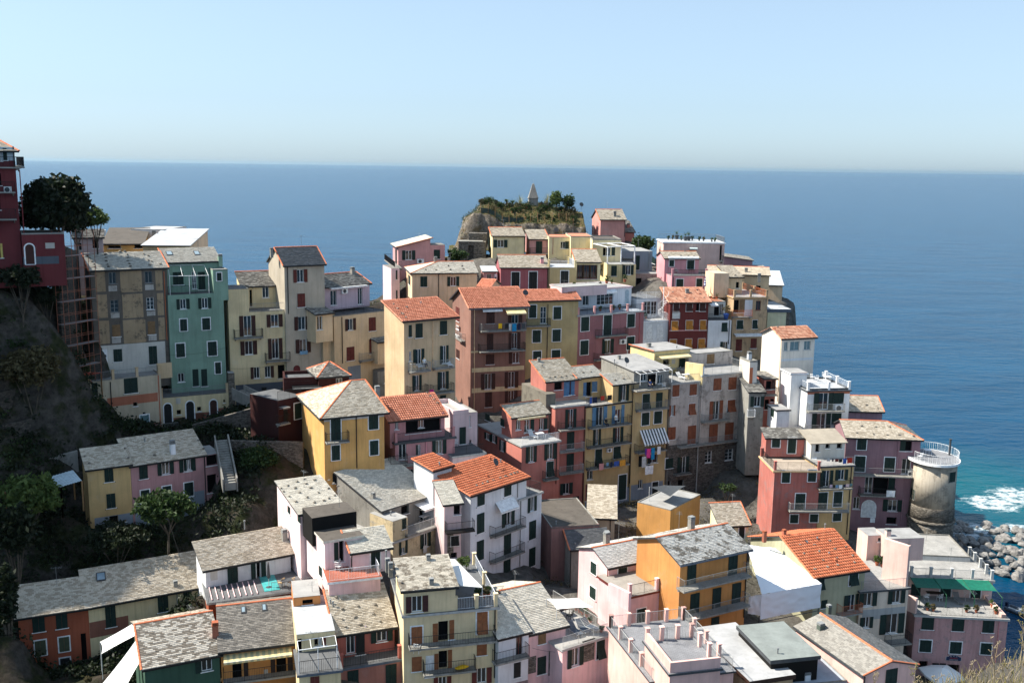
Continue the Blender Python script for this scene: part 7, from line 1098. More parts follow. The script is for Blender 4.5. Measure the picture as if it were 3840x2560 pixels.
def parasol_closed(label, P, yaw, a, group):
    root = empty('closed_parasol', P); tag(root, label, 'parasol', group); mb = MB(); mb.tube((0, 0, 0), (0, 0, 2.5), .025, 8); mb.build('pole', paint('palegrey'), root); mb = MB()
    if 'striped' in label:
        prof = [(.16, .9), (.2, 1.1), (.17, 1.3), (.15, 1.5), (.13, 1.7), (.1, 1.9), (.07, 2.1), (.03, 2.4)]
        for i in range(7): mb.lathe([prof[i], prof[i+1]], 10, mi=i % 2)
        mb.build('canopy', [paint('bluec'), paint('whitec')], root)
    else: mb.lathe([(.10, .9), (.17, 1.05), (.13, 1.6), (.09, 2.1), (.03, 2.45)], 9); mb.build('canopy', paint(a['col']), root)
    mb = MB(); mb.lathe([(.28, 0), (.28, .06), (.06, .12)], 12); mb.build('base', paint('greyd'), root)
def cloth(label, P, yaw, a, group):
    w, h = a['w'], a['h']; mb = MB(); nx, nz = 6, 4; g = {}; ph = random.uniform(0, 6)
    for i in range(nx+1):
        for j in range(nz+1): x = -w/2+w*i/nx; z = -h*j/nz; g[i, j] = len(mb.v); mb.v.append((x*(1-.05*j/nz), -.03*math.sin(i*1.9+ph)*(j+1)/nz-.02, z+.02*math.sin(i*1.3+ph)*(j == nz)))
    for i in range(nx):
        for j in range(nz): mb.f.append((g[i, j+1], g[i+1, j+1], g[i+1, j], g[i, j])); mb.m.append(0)
    for f in list(mb.f): mb.f.append(tuple(reversed([len(mb.v)+k for k in f]))); mb.m.append(0)
    mb.v += [(x, y+.012, z) for x, y, z in mb.v]
    o = mb.build('cloth', paint(a['col'], rough=.9), None, T(*P) @ rotz(R(yaw)), True); o.name = 'towel' if 'towel' in label else 'cloth'; tag(o, label, 'towel' if 'towel' in label else 'cloth', 'washing hung out along the houses')
def bundle(label, P, yaw, a, group):
    me = rock_mesh('folded_inflatable', 5, 3, .1, .45); me.materials.append(paint(a['col'], rough=.4)); o = link('folded_inflatable', me, None, T(P[0], P[1], P[2]+.35) @ rotz(R(yaw)) @ Matrix.Diagonal((.7, .35, .5, 1))); tag(o, label, 'inflatable')
def person(label, P, yaw, a, group):
    """one continuous skinned body with head, hair and clothing colours"""
    import bmesh
    sit = a['pose'] == 'sit'; V_, E_, Rr = [], [], []
    def add(p, r, par=None): V_.append(p); Rr.append(r); (E_.append((par, len(V_)-1)) if par is not None else None); return len(V_)-1
    hz = .47 if sit else .92
    hip = add((0, 0, hz), (.15, .12)); w_ = add((0, .01, hz+.2), (.14, .10), hip); ch = add((0, .02, hz+.42), (.17, .11), w_); nk = add((0, 0, hz+.56), (.06, .06), ch); hd = add((0, -.02, hz+.68), (.09, .10), nk); add((0, -.02, hz+.80), (.085, .095), hd)
    for s in (-1, 1):
        h2 = add((s*.1, 0, hz-.04), (.09, .09), hip)
        if sit: kn = add((s*.12, -.44, hz), (.065, .065), h2); an = add((s*.12, -.48, .08), (.045, .045), kn)
        else: kn = add((s*.11, -.02, hz*.52), (.065, .065), h2); an = add((s*.11, 0, .08), (.045, .045), kn)
        add((s*.12, an and V_[an][1]-.16, .04), (.045, .035), an)
        sh = add((s*.2, .02, hz+.46), (.055, .055), ch); el = add((s*.26, -.06 if sit else 0, hz+.2), (.045, .045), sh); wr = add((s*.2, -.3 if sit else -.12, hz+.18 if sit else hz-.02), (.035, .035), el)
        hn = add((s*.18, V_[wr][1]-.07, V_[wr][2]-.01), (.035, .022), wr)
        for f in range(4): add((s*.18+(f-1.5)*.02, V_[hn][1]-.07, V_[hn][2]-.02), (.009, .009), hn)
        add((s*.18-s*.04, V_[hn][1]-.03, V_[hn][2]), (.01, .01), hn)
    me = bpy.data.meshes.new('person'); me.from_pydata([tuple(float(c) for c in v) for v in V_], E_, []); o = link('person', me, None, T(*P) @ rotz(R(yaw)))
    sk = o.modifiers.new('skin', 'SKIN'); sv = me.skin_vertices[0].data
    for i, r in enumerate(Rr): sv[i].radius = r
    sv[0].use_root = True; ss = o.modifiers.new('sub', 'SUBSURF'); ss.levels = 1; ss.render_levels = 1
    dg = bpy.context.evaluated_depsgraph_get(); me2 = bpy.data.meshes.new_from_object(o.evaluated_get(dg)); o.modifiers.clear(); o.data = me2
    me2.materials.clear(); [me2.materials.append(m) for m in (paint('peachy', rough=.6), paint(a['col'], rough=.9), paint('navy', rough=.9), paint('brownd', rough=.9))]
    for f in me2.polygons:
        z = f.center.z; x = abs(f.center.x)
        f.material_index = 3 if (z > hz+.74 or (z > hz+.66 and f.center.y > .02)) else 0 if z > hz+.54 else 1 if z > hz-.02 and f.center.y > -.2 and x < .24 else 2 if x < .22 and (z > .12) and not (x > .15 and f.center.y < -.15 and z > hz+.1) and z < hz+.1 else 0
        f.use_smooth = True
    tag(o, label, 'person')
for i, (kind, label, group, P, yaw, a) in enumerate(ITEMS):
    if kind == 'tree': tree(label, P, a, i)
    elif kind == 'pot': pot(label, P, yaw, a, i, group)
    elif kind == 'sail_bundle': bundle(label, P, yaw, a, group)
    else: globals()[kind](label, P, yaw, a, group)

# ------------------------------------------------------------------ single structures
def V3(p): return Vector(p)
# round tower
t = CU['tower']; cx, cy, cz = t['c']; r = t['r']*.89; ztop = t['top'][2]
root = empty('round_tower', (cx, cy, 6)); tag(root, 'old round stone tower with a white railed terrace at the water', 'tower')
L = lambda z: z-6
def bumpy(prof, n, mat, name, amp=.0):
    mb = MB(); mb.lathe(prof, n)
    if amp: mb.v = [(x*(1+random.uniform(-amp, amp)), y*(1+random.uniform(-amp, amp)), z) for x, y, z in mb.v]
    return mb.build(name, mat, root, None, True)
bumpy([(r*1.04, 0), (r*1.03, L(t['belt'])-1.5), (r*1.02, L(t['belt'])-.25)], 40, plaster('stonew'), 'stone_base', .012)
bumpy([(r*1.02, L(t['belt'])-.25), (r*1.09, L(t['belt'])-.12), (r*1.1, L(t['belt'])+.1), (r*1.03, L(t['belt'])+.2)], 40, plaster('stonew'), 'stone_belt', .008)
bumpy([(r*1.03, L(t['belt'])+.2), (r*1.01, L(t['mid'])-.1), (r*1.0, L(t['mid']))], 40, plaster('stonew'), 'stone_ring', .012)
bumpy([(r*.985, L(t['mid'])), (r*.96, L(ztop)-.3)], 48, plaster('stainedtower'), 'plaster_drum')
mb = MB(); ring = [(3.1*math.cos(a)-.1, 3.7*math.sin(a)+.7) for a in np.linspace(0, 2*math.pi, 40, endpoint=False)]
mb.prism([(x, y, L(ztop)-.3) for x, y in ring], (0, 0, .3)); dk_ = mb.build('terrace', [paint('whitec')], root)
mb = MB(); mb.poly([(x*.95, y*.95, L(ztop)+.012) for x, y in ring]); mb.build('floor', floor_mat('tilegrey'), dk_)
mb = MB(); rp = [(x*.93, y*.93+.05, L(ztop)) for x, y in ring if not (x < -1.5 and y > .5)]
ringp = [(x*.93, y*.93+.05, L(ztop)) for x, y in ring]; k0 = 22; ordered = [ringp[(k0+i) % 40] for i in range(32)]
rail_mesh(mb, ordered, 1.0, .16); mb.build('railing', paint('whitec'), dk_)
shw = empty('window', (0, 0, 0)); bpy.data.objects.remove(shw)
for ang, zz in ((R(-62), t['win']-.2), (R(-178), t['mid']+1.2), (R(5), t['mid']+.9)):
    w_, h_ = 1.05, 1.25; M = rotz(ang+R(90)) @ T(0, -r*.965, L(zz)-h_/2)
    q = MB(); q.box(-w_/2-.08, -.05, -.08, w_/2+.08, .15, 0); q.box(-w_/2-.08, -.03, 0, -w_/2, .15, h_); q.box(w_/2, -.03, 0, w_/2+.08, .15, h_); wo = q.build('window', plaster('concrete'), root, M)
    shutter(wo, -w_/2, 0, -.01, h_, 'green', -.0); shutter(wo, .01, 0, w_/2, h_, 'green', -.0)
q = MB(); q.tube((2.3, 1.5, L(ztop)), (2.3, 1.5, L(ztop)+2.0), .12, 10); q.lathe([(.2, 0), (.2, .1)], 10, (2.3, 1.5, L(ztop)+2.0)); q.build('chimney_pipe', paint('greyd'), dk_)
table('white garden table on the round tower terrace', (cx-.6, cy+1.2, ztop+.02), 10, {'col': 'whitec'}, None)
chair('white garden chair on the round tower terrace', (cx-2.2, cy-.6, ztop+.02), 10, {'col': 'whitec'}, None)
# tarpaulin over scaffold
tp = [V3(p) for p in CU['tarp']]; root = empty('tarpaulin', tp[4]); tag(root, 'big white plastic sheet wrapped over scaffolding beside the red roof', 'tarpaulin'); M = T(*(-tp[4]))
from mathutils import noise as mnoise
def sheet(a, b, c, d, n, amp, name, mat, parent, M, sag=0, sc=1.):
    mb = MB(); g = {}
    for i in range(n+1):
        for j in range(n+1):
            u, v = i/n, j/n; p = a.lerp(b, u).lerp(d.lerp(c, u), v); nrm = (b-a).cross(d-a).normalized()
            p = p+nrm*(amp*3*(mnoise.noise(p*.9)+.6*mnoise.noise(p*2.3)+.35*mnoise.noise(Vector((p.x*6, p.y*6, p.z*2)))))-Vector((0, 0, sag*16*u*(1-u)*v*(1-v)))
            g[i, j] = len(mb.v); mb.v.append(tuple(p))
    for i in range(n):
        for j in range(n): mb.f.append((g[i, j], g[i+1, j], g[i+1, j+1], g[i, j+1])); mb.m.append(0)
    nv = len(mb.v); nrm = (b-a).cross(d-a).normalized(); mb.v += [tuple(Vector(v)-nrm*.02) for v in mb.v]
    for f in list(mb.f): mb.f.append(tuple(nv+k for k in reversed(f))); mb.m.append(0)
    return mb.build(name, mat, parent, M, True)
mt, nt, b = newmat('plastic_sheet'); setc(nt, b, (.80, .81, .83), .42, .4); SHEET = mt
sheet(tp[0], tp[1], tp[2], tp[3], 28, .025, 'top_sheet', SHEET, root, M, -.12); sheet(tp[4], tp[5], tp[1], tp[0], 26, .03, 'front_sheet', SHEET, root, M, 0); sheet(tp[6]-Vector((0, 0, 1.6)), tp[4]+Vector((0, 0, .4)), tp[0], tp[6], 10, .05, 'loose_flap', SHEET, root, M)
q = MB()
bk = (tp[2]-tp[1]).normalized()*.25
for p in (tp[0]+bk, tp[1]+bk, tp[2]-bk, tp[3]-bk): q.tube(p-Vector((0, 0, 7)), p-Vector((0, 0, .1)), .05, 6)
for z in (2.9, 4.6): q.tube(tp[0]+bk-Vector((0, 0, z)), tp[1]+bk-Vector((0, 0, z)), .04, 6)
q.build('scaffold_frame', paint('greyd'), root, M)
# shade sails and canopies
def sail(label, pts, sag, name='shade_sail'):
    p = [V3(x) for x in pts]; root = empty(name, p[0]); tag(root, label, 'shade sail'); M = T(*(-p[0])); c = sum(p, Vector())/4; mb = MB(); n = 10; g = {}
    def bez(a, b, t): m_ = (a+b)/2; m_ = m_.lerp(c, .16); return a*(1-t)**2+m_*2*t*(1-t)+b*t*t
    for i in range(n+1):
        for j in range(n+1):
            u, v = i/n, j/n; e0, e1, f0, f1 = bez(p[0], p[1], u), bez(p[3], p[2], u), bez(p[0], p[3], v), bez(p[1], p[2], v)
            q = e0*(1-v)+e1*v+f0*(1-u)+f1*u-(p[0]*(1-u)*(1-v)+p[1]*u*(1-v)+p[2]*u*v+p[3]*(1-u)*v)-Vector((0, 0, sag*16*u*(1-u)*v*(1-v))); g[i, j] = len(mb.v); mb.v.append(tuple(q))
    for i in range(n):
        for j in range(n): mb.f.append((g[i, j], g[i+1, j], g[i+1, j+1], g[i, j+1])); mb.m.append(0)
    nv = len(mb.v); mb.v += [(x, y, z-.015) for x, y, z in mb.v]
    for f in list(mb.f): mb.f.append(tuple(nv+k for k in reversed(f))); mb.m.append(0)
    mb.build('canvas', SAILM, root, M, True)
    for k, x in enumerate(p):
        if k in (0, 3): q = MB(); q.tube(x-Vector((0, 0, 2.6)), x, .035, 6); q.build('post', paint('palegrey'), root, M)
mt, nt, b = newmat('sail_canvas'); setc(nt, b, (.82, .82, .80), .8, .2); SAILM = mt
sail('upper white shade sail stretched beside the dark green house', CU['sails'][0], .15); sail('lower white shade sail stretched beside the dark green house', CU['sails'][1], .15); sail('white shade sail over the dining table on the pink terrace', CU['sailF3'], .18)
p = [V3(x) for x in CU['canopyF']]; root = empty('roller_canopy', p[0]); tag(root, 'cream roller canopy stretched over the cream yellow roof terrace', 'canopy'); M = T(*(-p[0])); sheet(p[3], p[2], p[1], p[0], 14, .006, 'canvas', paint('cream2w') if 'cream2w' in PAL else SAILM, root, M, .06)
q = MB(); q.tube(p[0], p[3], .07, 8); q.tube(p[1], p[2], .04, 8); q.tube(p[2], p[3], .04, 8); q.tube(p[2], p[2]-Vector((0, 0, 1.8)), .03, 6); q.tube(p[1], p[1]-Vector((0, 0, 2.1)), .03, 6); q.build('frame', paint('palegrey'), root, M)
# cafe umbrella
u = V3(CU['umb']); rr_ = CU['umbr']; root = empty('cafe_umbrella', (u.x, u.y, u.z-3)); tag(root, 'large square cream cafe umbrella in front of the harbour house', 'umbrella'); mb = MB(); c8 = [(rr_*math.cos(a)*(1.0 if i % 2 else .82), rr_*math.sin(a)*(1.0 if i % 2 else .82)) for i, a in enumerate(np.linspace(R(10), R(370), 8, endpoint=False))]
for i in range(8):
    a, b_ = c8[i], c8[(i+1) % 8]; mb.poly([(0, 0, 3), (a[0], a[1], 2.25), (b_[0], b_[1], 2.25)]); mb.poly([(a[0], a[1], 2.25), (a[0], a[1], 2.05), (b_[0], b_[1], 2.05), (b_[0], b_[1], 2.25)])
mb.build('canopy', SAILM, root); q = MB(); q.tube((0, 0, 0), (0, 0, 3.05), .04, 8); q.build('pole', paint('wood'), root); me = None
for i in range(8): q = MB(); q.tube((0, 0, 2.97), (c8[i][0], c8[i][1], 2.22), .02, 5); q.build('rib', paint('wood'), root)
# green awnings of the harbour house
aw = [[V3(a), V3(b)] for a, b in CU['awn']]; hr, _ = ROOTS['bar']; Mi = hr.matrix_basis.inverted(); gm = paint('awng')
for i in range(3):
    a, b = aw[i][0]-Vector((0, 0, .05)), aw[i+1][0]-Vector((0, 0, .05)); k = .62; sheet(aw[i][0].lerp(aw[i][1], k), aw[i+1][0].lerp(aw[i+1][1], k), b, a, 12, .006, 'awning', gm, hr, Mi, .12)
for a, b in aw: q = MB(); q.tube(a, b, .035, 6); q.tube(b, (b.x, b.y, CU['awnz']), .035, 6); q.build('awning_pole', paint('polegreen'), hr, Mi)
# oval bar sign
s = V3(CU['sign']); w_ = CU['signw']; h_ = w_*.36; ya = R(VOLS[[v[0] for v in VOLS].index('bar')][4]); sg = empty('bar_sign', s, ya); tag(sg, 'dark blue shaped sign reading BAR CAFFETTERIA on the pink harbour house', 'sign')
def sgp(k): return [(x*k*w_, 0, z*k*w_) for x, z in [(-.5, -.14), (-.47, -.19), (.47, -.19), (.5, -.14), (.5, .04), (.46, .09), (.36, .10)]+[(.34*math.cos(a), .10+.11*math.sin(a)) for a in np.linspace(.15, math.pi-.15, 9)]+[(-.36, .10), (-.46, .09), (-.5, .04)]]
q = MB(); q.prism(sgp(1.0), (0, .04, 0)); q.build('border', paint('palegrey'), sg); q = MB(); q.prism([(x, -.012, z) for x, _, z in sgp(.94)], (0, .02, 0)); q.build('board', paint('navyb'), sg)
def text(body, x, z, size, col, rot=0):
    cu = bpy.data.curves.new('lettering', 'FONT'); cu.body = body; cu.size = size; cu.align_x = 'CENTER'; cu.extrude = .004; to = bpy.data.objects.new('lettering', cu); COL.objects.link(to); dg = bpy.context.evaluated_depsgraph_get(); dg.update(); me = bpy.data.meshes.new_from_object(to.evaluated_get(dg)); bpy.data.objects.remove(to); me.materials.clear(); me.materials.append(paint(col)); return link('lettering', me, sg, T(x, -.022, z) @ Matrix.Rotation(rot, 4, 'Y') @ Matrix.Rotation(R(90), 4, 'X'))
for ch, x, z, rt in (('B', -.17, .075, -.35), ('A', 0, .105, 0), ('R', .17, .075, .35)): text(ch, x*w_, z*w_, .13*w_, 'palegrey', rt)
text('PIANETA', 0, -.045*w_, .12*w_, 'redc'); text('CAFFETTERIA', 0, -.15*w_, .095*w_, 'palegrey')
# obelisk
a, b, c = [V3(x) for x in CU['obelisk']]; root = empty('stone_pyramid', (b.x, b.y, c.z-1)); tag(root, 'slender grey stone pyramid monument in the hilltop garden', 'monument'); hh = a.z-b.z; ww = 1.55
q = MB(); q.lathe([(ww*.86, 1+b.z-c.z), (.26, 1+a.z-c.z), (.05, 1+a.z-c.z+.15)], 4, a0=R(50)); q.build('spire', plaster('stonew2'), root); q = MB(); q.lathe([(ww*.80, 0), (ww*.78, 1+b.z-c.z), (ww*.92, 1+b.z-c.z+.02), (ww*.92, 1+b.z-c.z+.12)], 4, a0=R(50)); q.build('plinth', plaster('stonew2'), root); q = MB(); q.tube((0, 0, 1+a.z-c.z), (0, 0, 1+a.z-c.z+.9), .02, 5); q.build('rod', paint('grey'), root)
# stone ruin under the rock
A_, B_, C_, D_ = [V3(x) for x in CU['ruin']]; root = empty('stone_ruin', A_); tag(root, 'small flat topped stone ruin with an arched opening below the garden rock', 'ruin'); w_ = B_.x-A_.x; q = MB(); hh = C_.z-A_.z
q.box(0, 0, -1.5, w_*.36, 5, hh); q.box(w_*.36, 0, hh*.75, w_*.56, 5, hh); q.box(w_*.56, 0, -1.5, w_, 5, hh); q.box(w_*.36, .8, -1.5, w_*.56, 5, hh*.75); q.build('lower_wall', plaster('stonewall'), root); q = MB(); q.box(w_*.35, 2.6, hh, w_*1.02, 5.5, hh+1.3); q.build('upper_wall', plaster('stonewall'), root); q = MB(); q.box(-.1, -.1, hh, w_*.9, 2.5, hh+.1); q.build('cap_slab', plaster('concrete'), root)
# pergolas
def pergola(label, pr, z, n, r=.035, col='whitec'):
    (a, b), (c, d) = [[V3(x) for x in y] for y in pr]; root = empty('pergola', (c.x, c.y, z)); tag(root, label, 'pergola'); M = T(-c.x, -c.y, -z); m = paint(col)
    for p, q_ in ((a, b), (c, d)): q = MB(); q.tube(p, q_, r, 6); q.build('rail', m, root, M)
    for i in range(n): t_ = i/(n-1); q = MB(); q.tube(a.lerp(b, t_), c.lerp(d, t_), r*.8, 6); q.build('rafter', m, root, M)
    for p in (c, d, c.lerp(d, .5)): q = MB(); q.tube(p, (p.x, p.y, z), r, 6); q.build('post', m, root, M)
pergola('white tubular pergola frame over the grey roofed house balcony', CU['pergQ'], CU['pergQz'], 6); pergola('white square beam pergola on the cream hillside terrace', CU['pergC'], CU['pergCz'], 3, .09); pergola('white awning frame over the sage green roof terrace', CU['pergG'], CU['pergGz'], 4); pergola('white pergola bars over the pale blue roofed house terrace', CU['pergB'], CU['pergBz'], 4)
# spiral stair
a, b = [V3(x) for x in CU['spiral']]; root = empty('spiral_stair', a); tag(root, 'white spiral staircase joining two terraces of the narrow white house', 'staircase'); H_ = b.z-a.z+.3; wm = paint('whitec'); q = MB(); q.tube((0, 0, -.6), (0, 0, H_+1), .06, 8); q.build('centre_pole', wm, root); n = 14; hp = []
for i in range(n):
    t0, t1 = i/n*5.2+1.5, (i+1)/n*5.2+1.5; z = H_*i/n-.4; q = MB(); q.prism([(.05*math.cos(t0), .05*math.sin(t0), z), (.75*math.cos(t0), .75*math.sin(t0), z), (.75*math.cos(t1), .75*math.sin(t1), z)], (0, 0, .05)); q.build('tread', wm, root); hp.append((.75*math.cos(t0), .75*math.sin(t0), z))
q = MB()
for p, p2 in zip(hp[:-1], hp[1:]): q.tube((p[0], p[1], p[2]+.95), (p2[0], p2[1], p2[2]+.95), .025, 5); q.tube(p, (p[0], p[1], p[2]+.95), .012, 4)
q.build('handrail', wm, root)
# boat
a, b = [V3(x) for x in CU['boat']]; d_ = (b-a); ang = math.atan2(d_.y, d_.x); root = empty('inflatable_boat', (a.x, a.y, 0), ang); tag(root, 'grey inflatable boat with outboard motor moored below the harbour house', 'boat'); bm_ = paint('slateblue', rough=.4); L_ = 4.4
for s in (-1, 1):
    q = MB(); P_ = [(0, s*.72, .3), (L_*.6, s*.72, .3), (L_*.85, s*.45, .4), (L_, 0, .5)]
    for p, p2 in zip(P_[:-1], P_[1:]): q.tube(p, p2, .24, 10)
    q.build('side_tube', bm_, root, None, True)
q = MB(); q.box(0, -.6, .12, L_*.8, .6, .2); q.build('floor', paint('palegrey'), root); q = MB(); q.box(1.6, -.55, .4, 1.9, .55, .46); q.build('thwart', paint('palegrey'), root); q = MB(); q.box(-.35, -.15, .3, .02, .15, .95); q.box(-.28, -.06, -.3, -.12, .06, .35); q.build('outboard_motor', paint('navy'), root)
# breakwater boulders
BM = [rock_mesh('boulder', 200+i, 2, .3, .8) for i in range(6)]; rmat = rock_material('boulder_rock', (.10, .098, .095), (.30, .29, .275)); [m_.materials.append(rmat) for m_ in BM]
for i, (x, y, z, s) in enumerate(CU['boulders']):
    big = s > .8; o = link('boulder', BM[i % 6], None, T(x, y, s*.3+.2) @ rotz(i*1.7) @ Matrix.Diagonal((s*1.6, s*1.2, s*1.3, 1))); tag(o, 'pale grey boulder piled on the breakwater beside the water', 'boulder', 'boulders of the breakwater')
for i in range(100):
    x, y = random.uniform(73, 93), random.uniform(149, 170); s = random.uniform(.35, .9)**1.2; o = link('boulder', BM[i % 6], None, T(x, y, .1+.4*random.random()) @ rotz(i*2.1) @ Matrix.Diagonal((s*1.7, s*1.4, s*1.3, 1))); tag(o, 'pale grey boulder piled on the breakwater beside the water', 'boulder', 'boulders of the breakwater')
# scaffolding
a, b, zt_ = V3(CU['scaf'][0]), V3(CU['scaf'][1]), CU['scaf'][2]; root = empty('scaffolding', (a.x, a.y, 38)); tag(root, 'rusty scaffolding with grey platforms beside the derelict house', 'scaffolding'); M = T(-a.x, -a.y, -38); rm = paint('rustd'); dirv = (b-a); dirv.z = 0; dirv.normalize(); sid = Vector((-dirv.y, dirv.x, 0))
for i in range(4):
    for s in (0, 1): p = a+dirv*(i*1.5)+sid*s*1.0; q = MB(); q.tube((p.x, p.y, 38), (p.x, p.y, zt_+.4), .03, 6); q.build('pole', rm, root, M)
for k in range(6):
    z = 40+k*2.4; q = MB(); p, p2 = a, a+dirv*4.5
    for s in (0, 1):
        for dz in (0, 1.0): q.tube((p.x+sid.x*s, p.y+sid.y*s, z+dz), (p2.x+sid.x*s, p2.y+sid.y*s, z+dz), .025, 5)
    q.build('ledger', rm, root, M); q = MB(); q.prism([tuple(Vector((p.x, p.y, z-.03))), tuple(Vector((p2.x, p2.y, z-.03))), tuple(Vector((p2.x, p2.y, z-.03))+sid*.9), tuple(Vector((p.x, p.y, z-.03))+sid*.9)], (0, 0, .04)); q.build('platform', paint('grey'), root, M)
# path, walls, steps in the shaded valley side
def wall_strip(name, label, cat, top, h, th, mat, kind=None):
    mb = MB()
    for a, b in zip(top[:-1], top[1:]):
        a, b = V3(a), V3(b); d = (b-a); d.z = 0; nrm = Vector((-d.y, d.x, 0)).normalized()*th; mb.prism([tuple(a), tuple(b), tuple(b+nrm), tuple(a+nrm)], (0, 0, -h))
    o = mb.build(name, mat); tag(o, label, cat, kind=kind); return o
pt = CU['path']; wall_strip('path_wall', 'grey stone retaining wall carrying the railed hillside path', 'wall', pt, 3.5, 1.6, plaster('stonewall'))
root = empty('path_railing', pt[0]); tag(root, 'grey iron railing along the hillside path above the slate roofs', 'railing'); mb = MB(); rail_mesh(mb, pt, 1.0, .16); mb.build('bars', paint('grey'), root, T(*(-V3(pt[0]))))
for lv, nm_ in ((47.5, 'highest'), (44.5, 'second'), (41.5, 'third'), (38.5, 'fourth'), (35.5, 'lowest')):
    ln = []
    for x in np.linspace(-63, -46, 12):
        ys = np.linspace(80, 112, 65); zs_ = np.array([ground_z(x, y) for y in ys]); k_ = np.nonzero(zs_ > lv)[0]
        if len(k_) and k_[0] > 0: ln.append((x, float(ys[k_[0]]), lv+.35+.12*math.sin(x*1.7)))
    if len(ln) > 2: wall_strip('dry_stone_wall', nm_+' of the dark dry stone terrace walls on the shaded hillside', 'wall', ln, 2.0, .5, plaster('stonedark'))
wall_strip('terrace_wall', 'dark stone terrace wall behind the scaffolding by the derelict house', 'wall', CU['hutwall'], 13, .6, plaster('stonedark'))
wall_strip('garden_wall', 'long plain concrete wall in the shade left of the yellow house', 'wall', CU['lowwall'], 2.2, .5, plaster('concrete'))
sw = [V3(x) for x in CU['stonewallM']]; mb = MB(); nW = 10
mb.prism([tuple(sw[0]), tuple(sw[1]), tuple(sw[1]+Vector((0, 1.2, -6))), tuple(sw[0]+Vector((0, 1.2, -6)))], (0, .6, 0)); mb.prism([tuple(sw[3]), tuple(sw[2]), tuple(sw[2]-Vector((0, 0, 4))), tuple(sw[3]-Vector((0, 0, 4)))], (0, .5, 0)); tag(mb.build('stone_wall', plaster('stonewall')), 'tall dark dry stone wall below the arched doors', 'wall')
def steps(label, a, b, n, w):
    a, b = V3(a), V3(b); root = empty('stairs', b); tag(root, label, 'stairs'); d = b-a; fl = Vector((d.x, d.y, 0)).normalized(); sd_ = Vector((-fl.y, fl.x, 0))*w/2; me = None; M0 = T(*(-b)); sp = Vector((d.x, d.y, 0)).length/n
    for i in range(n): p = a+d*((i+.5)/n); q = MB(); q.prism([tuple(p-sd_-fl*sp*.55), tuple(p+sd_-fl*sp*.55), tuple(p+sd_+fl*sp*.55), tuple(p-sd_+fl*sp*.55)], (0, 0, -.8)); q.build('step', plaster('concrete'), root, M0)
    for s in (-1, 1): q = MB(); c0, c1 = a+sd_*s*1.12, b+sd_*s*1.12; q.prism([tuple(c0+Vector((0, 0, .5))), tuple(c1+Vector((0, 0, .5))), tuple(c1-Vector((0, 0, .9))), tuple(c0-Vector((0, 0, .9)))], tuple(sd_.normalized()*.14*s)); q.build('side_wall', plaster('concrete'), root, M0)
steps('narrow concrete garden steps climbing beside the dusty pink house', CU['steps'][0], CU['steps'][1], 18, 1.1); steps('worn stone steps below the pale yellow house', CU['steps2'][0], CU['steps2'][1], 12, 1.6)
# corrugated roofs
def corrugated(label, p, n, col, mat=None):
    a, b, c, d = [V3(x) for x in p]; root = empty('corrugated_shed', (a.x, a.y, a.z-2.2)); tag(root, label, 'shed'); M = T(-a.x, -a.y, -(a.z-2.2)); mb = MB()
    for i in range(n*2):
        u0, u1 = i/(2*n), (i+1)/(2*n); z0, z1 = (.05 if i % 2 else 0), (0 if i % 2 else .05); q0, q1, q2, q3 = a.lerp(b, u0), a.lerp(b, u1), d.lerp(c, u1), d.lerp(c, u0); mb.prism([(q0.x, q0.y, q0.z+z0), (q1.x, q1.y, q1.z+z1), (q2.x, q2.y, q2.z+z1), (q3.x, q3.y, q3.z+z0)], (0, 0, -.015))
    mb.build('roof_sheet', mat or paint(col), root, M); me = None
    for x in (a, b, c, d): q = MB(); q.box(x.x-.06, x.y-.06, x.z-3, x.x+.06, x.y+.06, x.z-.03); q.build('post', paint('wood'), root, M)
mr = CU['metalroof']; corrugated('white corrugated metal roof over the shaded garden store', [mr[0], mr[1], mr[4], mr[5]], 14, 'paleblue'); corrugated('white corrugated lean-to roof against the dull yellow house', [mr[1], mr[2], mr[3], mr[4]], 8, 'paleblue'); corrugated('rust red corrugated roof beside the derelict house', CU['redroof'], 14, 'rustred')
# garden fence, posts and screens on the rock
root = empty('garden_fence', (0, 182.5, 52)); tag(root, 'crooked wooden post fence with a green net along the garden rock edge', 'fence'); prev = None
for i in range(16):
    x = -6+i*1.3; y = 182.6+.3*math.sin(i*1.3); z = float(rockh(np.array(x), np.array(y))); q = MB(); q.tube((x, y-182.5, z-52.4), (x+random.uniform(-.1, .1), y-182.5, z-52+random.uniform(1.3, 2.1)), .045, 5); q.build('post', paint('wood'), root)
    if prev and i < 7: q = MB(); q.prism([(prev[0], prev[1]-182.5, prev[2]-52), (x, y-182.5, z-52), (x, y-182.5, z-51), (prev[0], prev[1]-182.5, prev[2]-51)], (0, .03, 0)); q.build('net_panel', paint('netgreen'), root)
    prev = (x, y, z)
for i in range(9):
    x, y = random.uniform(-4, 10), random.uniform(184.5, 189); z = float(rockh(np.array(x), np.array(y))); pot('potted plant standing in the hilltop garden', (x, y, z), 0, {'h': random.uniform(.7, 1.2), 'style': random.choice(('bush', 'leafy', 'palm'))}, 900+i, 'pots in the hilltop garden')
